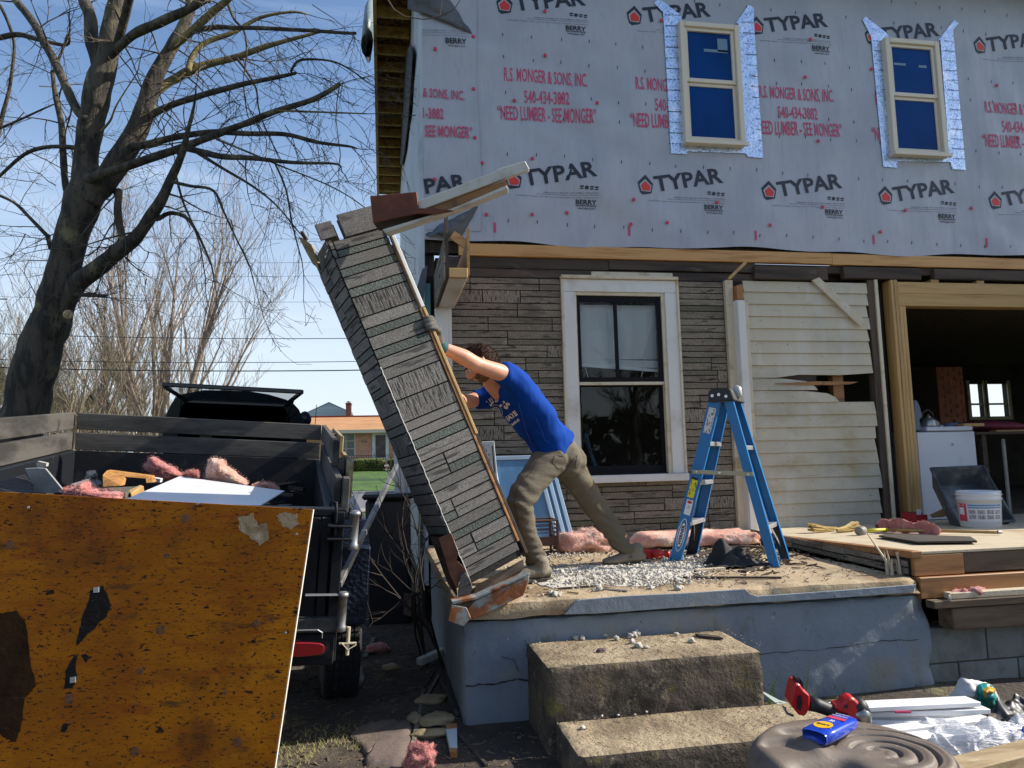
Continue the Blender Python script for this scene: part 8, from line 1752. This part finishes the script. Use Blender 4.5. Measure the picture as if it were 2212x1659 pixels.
def sup(g, secs, n=40, pw=.62):
    vs = []
    for c, s, a, b in secs:
        for j in range(n):
            an = 2*math.pi*j/n; x = math.copysign(abs(math.cos(an))**pw, math.cos(an)); y = math.copysign(abs(math.sin(an))**pw, math.sin(an)); vs.append(c+s*x*a+V((0, 0, y*b)))
    k = len(secs); return g.add(vs, [(i*n+j, i*n+(j+1) % n, (i+1)*n+(j+1) % n, (i+1)*n+j) for i in range(k-1) for j in range(n)]+[tuple(range(n)), tuple(range(k*n-1, (k-1)*n-1, -1))])
sup(g, secs); g.build('bottle_body', m_bot, bot, smooth=True)
def bq(x, y, z=.0515): return cb_+ax_*lb_*y+sd*wb_*x+V((0, 0, z))
g = G(); g.prism([bq(.02+.62*math.cos(k*.3142), .26+.15*math.sin(k*.3142), .0505) for k in range(20)], V((0, 0, .0008))); lo_ = g.build('yellow_oval', mat('label yellow orange', (.80, .42, .01), rough=.4), bot)
g = G(); put_text(g, 'sport', bq(-.45, .21, .0522), sd*wb_*.9, ax_*lb_*.10, bold=.03); g.build('label_lettering', m_ink, lo_)
g = G(); g.prism([bq(-.6, .60, .0505), bq(.68, .60, .0505), bq(.66, .70, .0505), bq(-.6, .70, .0505)], V((0, 0, .0008))); g.build('red_band', m_red, bot)
g = G(); put_text(g, '30', bq(-.1, .46, .0512), sd*wb_*.34, ax_*lb_*.08, bold=.02); put_text(g, 'SUNSCREEN LOTION', bq(-.55, .75, .0512), sd*wb_*1.1, ax_*lb_*.035, bold=.01); put_text(g, 'BROAD SPECTRUM', bq(-.5, .84, .0508), sd*wb_*1.0, ax_*lb_*.03, bold=.01); g.build('spf_lettering', m_lwhite, bot)
# white trim boards
m_trim = mat('white trim', (.80, .80, .79), [((.70, .69, .66), 3, .55, .7)], rough=.4)
tr = [((735, 1290), (1415, 1258), .34, .090, .020, 'topmost, nearest the block wall'), ((770, 1318), (1470, 1298), .31, .10, .02, 'second from the block wall'), ((800, 1322), (1445, 1335), .295, .05, .02, 'with the red mark, third from the wall'), ((800, 1350), (1300, 1352), .285, .045, .018, 'short one under the stack'),
      ((800, 1372), (1400, 1395), .275, .06, .02, 'fourth from the wall'), ((810, 1400), (1250, 1412), .265, .05, .018, 'low and short beside the drum'), ((900, 1440), (1500, 1372), .30, .06, .03, 'crossing over the others'), ((1010, 1490), (1690, 1420), .29, .075, .03, 'nearest the camera, over the plastic bag')]
for k, (a, b, z, w_, h_, lab) in enumerate(tr):
    p, q = atZ(*B6(*a), z), atZ(*B6(*b), z-.02)
    d = (q-p).normalized(); g = G(); g.bar(p-d*.15, q, w_, h_); g.build('trim_board', m_trim, None, bev=.002, label='long white trim board, '+lab, cat='trim board', group='white trim boards piled behind the drum')
p, q = atZ(*B6(945, 1322), .335), atZ(*B6(1040, 1322), .335); G().bar(p, q, .012, .008).build('red_marker', m_pink, None, label='thin red marker lying on the white trim boards', cat='marker')
g = G(); rr = random.Random(12)
for k in range(14): p = V((LCn.x+.45+rr.uniform(0, 1.2), LCn.y+.55+rr.uniform(-.3, .5), .10+.016*k*.3)); d = V((1, rr.uniform(-.2, .3), 0)).normalized(); g.bar(p-d*.5, p+d*.5, .07, .014)
g.build('scrap_board', m_oldwood, None, kind='stuff', label='old scrap boards under the white trim pile', cat='scrap')
# plastic bags
m_bag = bpy.data.materials.new('clear bag'); m_bag.use_nodes = True; _t = m_bag.node_tree; _b = _t.nodes['Principled BSDF']; _b.inputs['Base Color'].default_value = (.78, .79, .82, 1); _b.inputs['Roughness'].default_value = .25; _b.inputs['Alpha'].default_value = .60
_n = _t.nodes.new('ShaderNodeTexNoise'); _n.inputs['Scale'].default_value = 9; _n.inputs['Distortion'].default_value = 1.2; _bp = _t.nodes.new('ShaderNodeBump'); _bp.inputs['Strength'].default_value = .55; _bp.inputs['Distance'].default_value = .03; _t.links.new(_n.outputs[0], _bp.inputs['Height']); _t.links.new(_bp.outputs[0], _b.inputs['Normal'])
def crumple(name, f, corners, z0, amp, m, label, seed, cat='bag', n=46, sag=.0):
    P_ = [atZ(*f(*c), zz) for *c, zz in corners]; g = G()
    def fn(a, b):
        p = (P_[0]*(1-a)+P_[1]*a)*(1-b)+(P_[3]*(1-a)+P_[2]*a)*b; q = p*4.5+V((seed, 0, 0)); e = min(1, 6*min(a, 1-a, b, 1-b)+.15)
        h = amp*(abs(mn.noise(q))*1.5+.6*abs(mn.noise(q*2.7))+.3*mn.noise(q*6))*e; return p+V((mn.noise(q*1.3)*amp*.5, mn.noise(q*1.3+V((5, 5, 5)))*amp*.5, h-sag*math.sin(a*math.pi)))
    g.grid(fn, n, n); return g.build(name, m, None, smooth=True, label=label, cat=cat)
crumple('plastic_bag', B6, [(1130, 1680, .24), (1500, 1700, .22), (1480, 1450, .22), (1100, 1420, .24)], 0, .10, m_bag, 'crumpled clear plastic bag right of the drum', 3)
crumple('plastic_bag', B6, [(1380, 1640, .27), (1760, 1590, .27), (1790, 1370, .26), (1420, 1420, .25)], 0, .09, m_bag, 'shiny clear plastic wrapping at the right edge over the trim boards', 9)
m_sack = mat('sack print', (.58, .57, .54), rough=.5)
_t = m_sack.node_tree
sk0 = atZ(*B6(1235, 1262), .12); dS = (sk0-CAM).dot(CF)
sack = empty('printed_sack', sk0, 'crumpled plastic sack printed white teal and orange against the block wall', 'sack')
def sheetpoly(name, pts, m, par, off=0, amp=.03, seed=0):
    P_ = [V((*B6(*p), 0)) for p in pts]; c = sum(P_, V())/len(P_); g = G(); vs = [c]; n = 0; fine = []
    for a, b in zip(P_, P_[1:]+P_[:1]):
        for k in range(5): fine.append(a.lerp(b, k/5))
    m_ = len(fine); vs = []
    for r in range(9):
        for p in fine:
            q = c.lerp(p, r/8 if r else .001); w_ = atD(q.x, q.y, dS+off-.06*(1-(r/8)**2)); w_ += CF*(amp*mn.noise(w_*14+V((seed, 0, 0)))+amp*.5*mn.noise(w_*34)); vs.append(w_)
    return g.add(vs, [(r*m_+j, r*m_+(j+1) % m_, (r+1)*m_+(j+1) % m_, (r+1)*m_+j) for r in range(8) for j in range(m_)]).build(name, m, par, smooth=True)
sheetpoly('white_panel', [(1232, 1262), (1300, 1180), (1345, 1115), (1440, 1130), (1500, 1150), (1540, 1170), (1568, 1240), (1560, 1300), (1430, 1305), (1340, 1258)], m_sack, sack)
sheetpoly('teal_print', [(1425, 1200), (1445, 1155), (1500, 1148), (1540, 1172), (1566, 1235), (1560, 1290), (1500, 1312), (1420, 1290), (1440, 1245)], mat('teal print', (.01, .30, .27), [((.02, .20, .18), 12, .5, .65)], rough=.35, bump=(.6, 30)), sack, -.03, .03, 2)
sheetpoly('orange_print', [(1462, 1185), (1500, 1165), (1545, 1180), (1540, 1200), (1500, 1205), (1490, 1255), (1470, 1260)], mat('orange print', (.72, .34, .01), rough=.35), sack, -.055, .02, 2)
g = G(); g.prism([atZ(*B6(*p), .16) for p in ((1495, 1330), (1560, 1270), (1615, 1245), (1620, 1270), (1560, 1330), (1510, 1380))], (0, 0, -.05)); g.build('driftwood', mat('grey driftwood', (.20, .16, .12), [((.10, .08, .06), 20, .4, .6, (.2, .2, 1))], rough=.9, bump=(.8, 30)), None, bev=.006, label='weathered grey wood chunk beside the printed sack', cat='wood')
crumple('black_film', B6, [(1500, 1420, .12), (1760, 1440, .12), (1780, 1250, .10), (1560, 1290, .14)], 0, .07, mat('black film', (.02, .02, .022), rough=.45), 'black plastic film crumpled at the right edge', 15, 'film')
crumple('blue_bag', B6, [(1655, 1540, .25), (1790, 1530, .25), (1790, 1420, .27), (1690, 1450, .27)], 0, .05, mat('blue film', (.01, .05, .42), rough=.3), 'small blue plastic corner at the right edge of the trim pile', 5, 'bag', 20)
p0_, p1_ = atZ(*B6(1270, 1690), .37), atZ(*B6(1780, 1560), .37); d = (p1_-p0_).normalized()
G().bar(p0_-d*.3, p1_+d*.4, .10, .05).build('lumber_plank', mat('worn plank', (.40, .30, .17), [((.26, .18, .09), 16, .45, .65, (.2, 1, 1)), ((.50, .41, .27), 40, .6, .7, (.2, 1, 1))], rough=.8, bump=(.6, 50, (.2, 1, 1), 'noise', .004)), None, bev=.006, label='worn tan lumber plank at the bottom right corner', cat='plank')
# paper corner and boards beside the steps
g = G(); g.prism([atZ(*B6(*p), .20) for p in ((110, 1175), (250, 1250), (420, 1300), (300, 1320), (130, 1190))], (0, 0, -.008)); g.build('pale_board', mat('pale green panel', (.42, .50, .46), rough=.6), None, label='pale greenish board lying between steps and porch wall', cat='panel')
# grass blades by the wall
g = G(); rr = random.Random(22); m_bl = mat('grass blade', (.06, .13, .025), [((.12, .17, .03), 20, .5, .7)], rough=.6)
for (x0, y0, x1, y1) in ((150, 1190, 265, 1060), (390, 1200, 435, 1025), (430, 1210, 490, 1160), (190, 1200, 300, 1240), (180, 1190, 208, 1158), (230, 1200, 205, 1120), (590, 1260, 605, 1215), (610, 1265, 590, 1225)):
    p = atY(*B6(x0, y0), YP-.12); q = atY(*B6(x1, y1), YP-.10); p2 = V((p.x, p.y, .06)); mid = p2.lerp(q, .55)+V((0, 0, .015)); s = V((.0065, 0, .002)); g.add([p2-s, p2+s, mid+s*.9, mid-s*.9, q], [(0, 1, 2, 3), (3, 2, 4)])
for k in range(60):
    x = rr.uniform(1.95, 3.4); p = V((x, YP+rr.uniform(-.12, .0), .05)); q = p+V((rr.uniform(-.06, .06), rr.uniform(-.03, .0), rr.uniform(.04, .13))); s = V((.003, 0, 0)); g.add([p-s, p+s, q], [(0, 1, 2)])
g.build('grass_tuft', m_bl, None, kind='stuff', label='thin green grass blades growing at the foot of the blue wall', cat='grass')

# ------------------------------------------------------------------ litter on the ground by the trailer
def gp(x, y, z=None):
    p = atZ(*B4(x, y), .09)
    return V((p.x, p.y, gz(p.x, p.y)+.002))
def gstick(a, b, w_, h_, m, name, label, cat='stick', up=0): p, q = gp(*a), gp(*b); G().bar(p+V((0, 0, h_/2)), q+V((0, 0, h_/2+up)), w_, h_).build(name, m, None, bev=.002, label=label, cat=cat)
m_gw = mat('grey lath', (.17, .15, .12), [((.09, .08, .065), 14, .45, .65)], rough=.9)
gstick((1100, 1500), (1215, 895), .022, .012, m_gw, 'long_lath', 'long grey lath running from the bottom edge towards the trailer', 'lath'); gstick((1215, 880), (1300, 760), .014, .012, m_oldwood, 'dark_stick', 'dark stick continuing beyond the long lath'); gstick((1230, 970), (1330, 800), .018, .016, m_gw, 'lath_piece', 'short lath crossing beside the long one', 'lath')
gstick((1350, 840), (1470, 1110), .022, .02, m_oldwood, 'dark_branch', 'dark branch leaning along the porch base'); gstick((1395, 860), (1445, 1060), .014, .014, m_oldwood, 'dark_branch', 'thinner dark branch beside the porch base'); gstick((1090, 885), (1210, 875), .014, .008, m_gw, 'lath_piece', 'small pale sliver left of the long lath', 'lath')
gstick((1480, 1250), (1700, 1490), .018, .012, m_oldwood, 'dark_branch', 'thin branch at the bottom right of the dirt'); gstick((760, 650), (830, 450), .03, .01, m_gw, 'lath_piece', 'pale lath beside the trailer tyre', 'lath'); gstick((1250, 1340), (1290, 1500), .012, .01, m_oldwood, 'dark_stick', 'dark twig right of the pink lump')
a, b = gp(1180, 735), gp(1370, 665); G().bar(a+V((0, 0, .05)), b+V((0, 0, .06)), .05, .045).build('painted_block', m_wb2, None, bev=.004, label='short white painted wood block left of the porch wall', cat='block')
a, b = gp(1425, 1440), gp(1430, 1225); w1 = empty('painted_offcut', a, 'white painted offcut with raw brown ends on the dirt by the porch', 'offcut')
g = G(); P_ = [gp(*p)+V((0, 0, .03)) for p in ((1418, 1400), (1475, 1400), (1472, 1240), (1385, 1245))]; g.prism(P_, (0, 0, -.03)); g.build('painted_face', mat('pale paint', (.52, .60, .62), rough=.5), w1, bev=.002)
g = G(); P_ = [gp(*p)+V((0, 0, .028)) for p in ((1420, 1432), (1474, 1432), (1475, 1402), (1418, 1402))]; g.prism(P_, (0, 0, -.028)); g.build('raw_end', m_orange, w1)
g = G(); P_ = [gp(*p)+V((0, 0, .028)) for p in ((1385, 1243), (1472, 1238), (1470, 1200), (1390, 1205))]; g.prism(P_, (0, 0, -.028)); g.build('raw_end', m_orange, w1)
p = gp(1190, 1510); g = G(); g.blob(p+V((0, 0, .045)), .062, .5, 2.2, 18, 5, (1, .8, .9)); plo = g.build('pink_lump', m_pk, None, smooth=True, label='pink insulation lump at the bottom edge on the dirt', cat='insulation'); fuzz(plo, m_pk, 3000, .012, 4)
p = gp(865, 600); g = G(); g.blob(p+V((0, 0, .03)), .07, .4, 1.8, 10, 6, (1.2, .8, .5)); g.build('pink_lump', m_pk, None, smooth=True, label='dim pink insulation scrap behind the tyre in the shade', cat='insulation')
m_rk = mat('sandstone', (.36, .28, .16), [((.26, .20, .11), 9, .45, .65)], rough=.95, bump=(.8, 30, (1, 1, 1), 'noise', .01))
for k, (x, y, r, sq, lab) in enumerate(((1320, 1150, .085, (1.1, .9, .35), 'flat yellowish stone nearest the porch'), (1270, 985, .07, (1.3, .8, .4), 'pale flat stone above the yellow one'), (1145, 1140, .06, (.6, 1.2, .35), 'narrow tan stone left of the lath'), (1280, 1250, .07, (1.5, .6, .3), 'low tan stone in front of the yellow stone'), (960, 735, .05, (1.2, .8, .5), 'small stone lump between tyre and porch'))):
    g = G(); g.blob(gp(x, y)+V((0, 0, r*.15)), r, .35, 1.8, 12, k+2, sq); g.build('stone', m_rk, None, smooth=True, label=lab+' on the dirt', cat='stone', group='stones on the dirt beside the porch')
g = G(); P_ = [gp(*p)+V((0, 0, .004)) for p in ((640, 1240), (720, 1160), (960, 1130), (1130, 1150), (1140, 1330), (1080, 1500), (760, 1500), (770, 1400), (660, 1300))]; c = sum(P_, V())/len(P_); vs = []; 
fine = []
for a, b in zip(P_, P_[1:]+P_[:1]):
    for k in range(4): fine.append(a.lerp(b, k/4)+V((rr.uniform(-.015, .015), rr.uniform(-.015, .015), 0)))
for s in (.001, .3, .6, .9, 1.0):
    for q in fine: w_ = c.lerp(q, s); w_.z = gz(w_.x, w_.y)+(.012 if s < .95 else -.01); vs.append(w_)
m_ = len(fine); g.add(vs, [(r*m_+j, r*m_+(j+1) % m_, (r+1)*m_+(j+1) % m_, (r+1)*m_+j) for r in range(4) for j in range(m_)]); g.build('paving_slab', mat('dusty slab', (.16, .12, .10), [((.10, .075, .06), 6, .45, .65)], rough=.95, bump=(.5, 40)), None, smooth=True, kind='structure')
g = G(); rr = random.Random(9)
for k in range(5200):
    x, y = rr.uniform(-1.6, 1.3), rr.uniform(3.0, 7.2)
    if x > PX0-.02 and y > YP-.05: continue
    if x > s1x0-.02 and y > 3.0: continue
    s = rr.uniform(.003, .012); a = rr.uniform(0, 6.3); L = s*rr.uniform(1, 4.5); d = V((math.cos(a), math.sin(a), rr.uniform(-.3, .3))); p = V((x, y, gz(x, y)+s*.3)); g.bar(p-d*L/2, p+d*L/2, s*rr.uniform(.6, 1.4), s*.4)
g.build('ground_litter', mat('litter', (.17, .125, .075), [((.06, .045, .03), 5, .42, .6), ((.40, .35, .28), 6, .60, .72)], rough=.95), None, kind='stuff', label='dead leaves chips and grit scattered over the dirt', cat='litter')
g = G()
for k in range(2600):
    x, y = rr.uniform(-1.3, -.05), rr.uniform(3.3, 4.1)
    if mn.noise(V((x*3, y*3, 2))) < -.05: continue
    p = V((x, y, gz(x, y))); q = p+V((rr.uniform(-.02, .02), rr.uniform(-.02, .02), rr.uniform(.008, .028))); s = V((.0015, .001, 0)); g.add([p-s, p+s, q], [(0, 1, 2)])
g.build('dry_grass', mat('dry grass', (.28, .26, .08), [((.14, .18, .04), 4, .5, .65)], rough=.8), None, kind='stuff', label='short yellowish grass on the sunlit dirt by the plywood', cat='grass')
# trees and hedge on the camera's side, seen only as reflections
for k, (x, y, h, sd_) in enumerate(((-5, -13, 8, 31), (2.5, -15, 10, 32), (9, -12, 9, 33))):
    base = V((x, y, 0)); rr = random.Random(sd_); t = empty('garden_tree', base, ('left', 'middle', 'right')[k]+' one of three bare trees behind the viewer reflected in the old window', 'tree'); gt = G()
    def rec2(p, d, L, r, lv):
        q = p; dd = d.normalized(); pts = [p]; kids = []
        for _ in range(4): dd = (dd+V((rr.uniform(-.2, .2), rr.uniform(-.2, .2), rr.uniform(-.05, .12)))).normalized(); q = q+dd*L/4; pts.append(q); kids.append((q, dd.copy()))
        gt.tube(pts, [r, r*.85, r*.7, r*.6, r*.4], 4, cap=False)
        if lv: [rec2(q, dd+V((rr.uniform(-1, 1), rr.uniform(-1, 1), rr.uniform(-.2, .6))), L*.55, r*.5, lv-1) for q, dd in kids for _ in range(2)]
    rec2(base, V((0, 0, 1)), h*.7, .2, 3); gt.build('crown', m_twig, t, kind='stuff')
g = G(); rr = random.Random(50)
for k in range(9000):
    x = rr.uniform(-16, 18); hgt_ = 3.4+1.3*mn.noise(V((x*.4, 0, 1))); z = hgt_*rr.random(); y = -17+rr.uniform(-1, 1); d1 = V((rr.uniform(-1, 1), rr.uniform(-1, 1), rr.uniform(-1, 1))).normalized()*.22; d2 = d1.orthogonal().normalized()*.13; g.add([V((x, y, z))-d1, V((x, y, z))+d2, V((x, y, z))+d1, V((x, y, z))-d2], [(0, 1, 2, 3)])
hd = empty('garden_hedge', V((0, -17, 0)), 'dark evergreen hedge behind the viewer reflected in the old window', 'hedge'); g.build('foliage', mat('evergreen needles', (.05, .07, .02)), hd, kind='stuff')
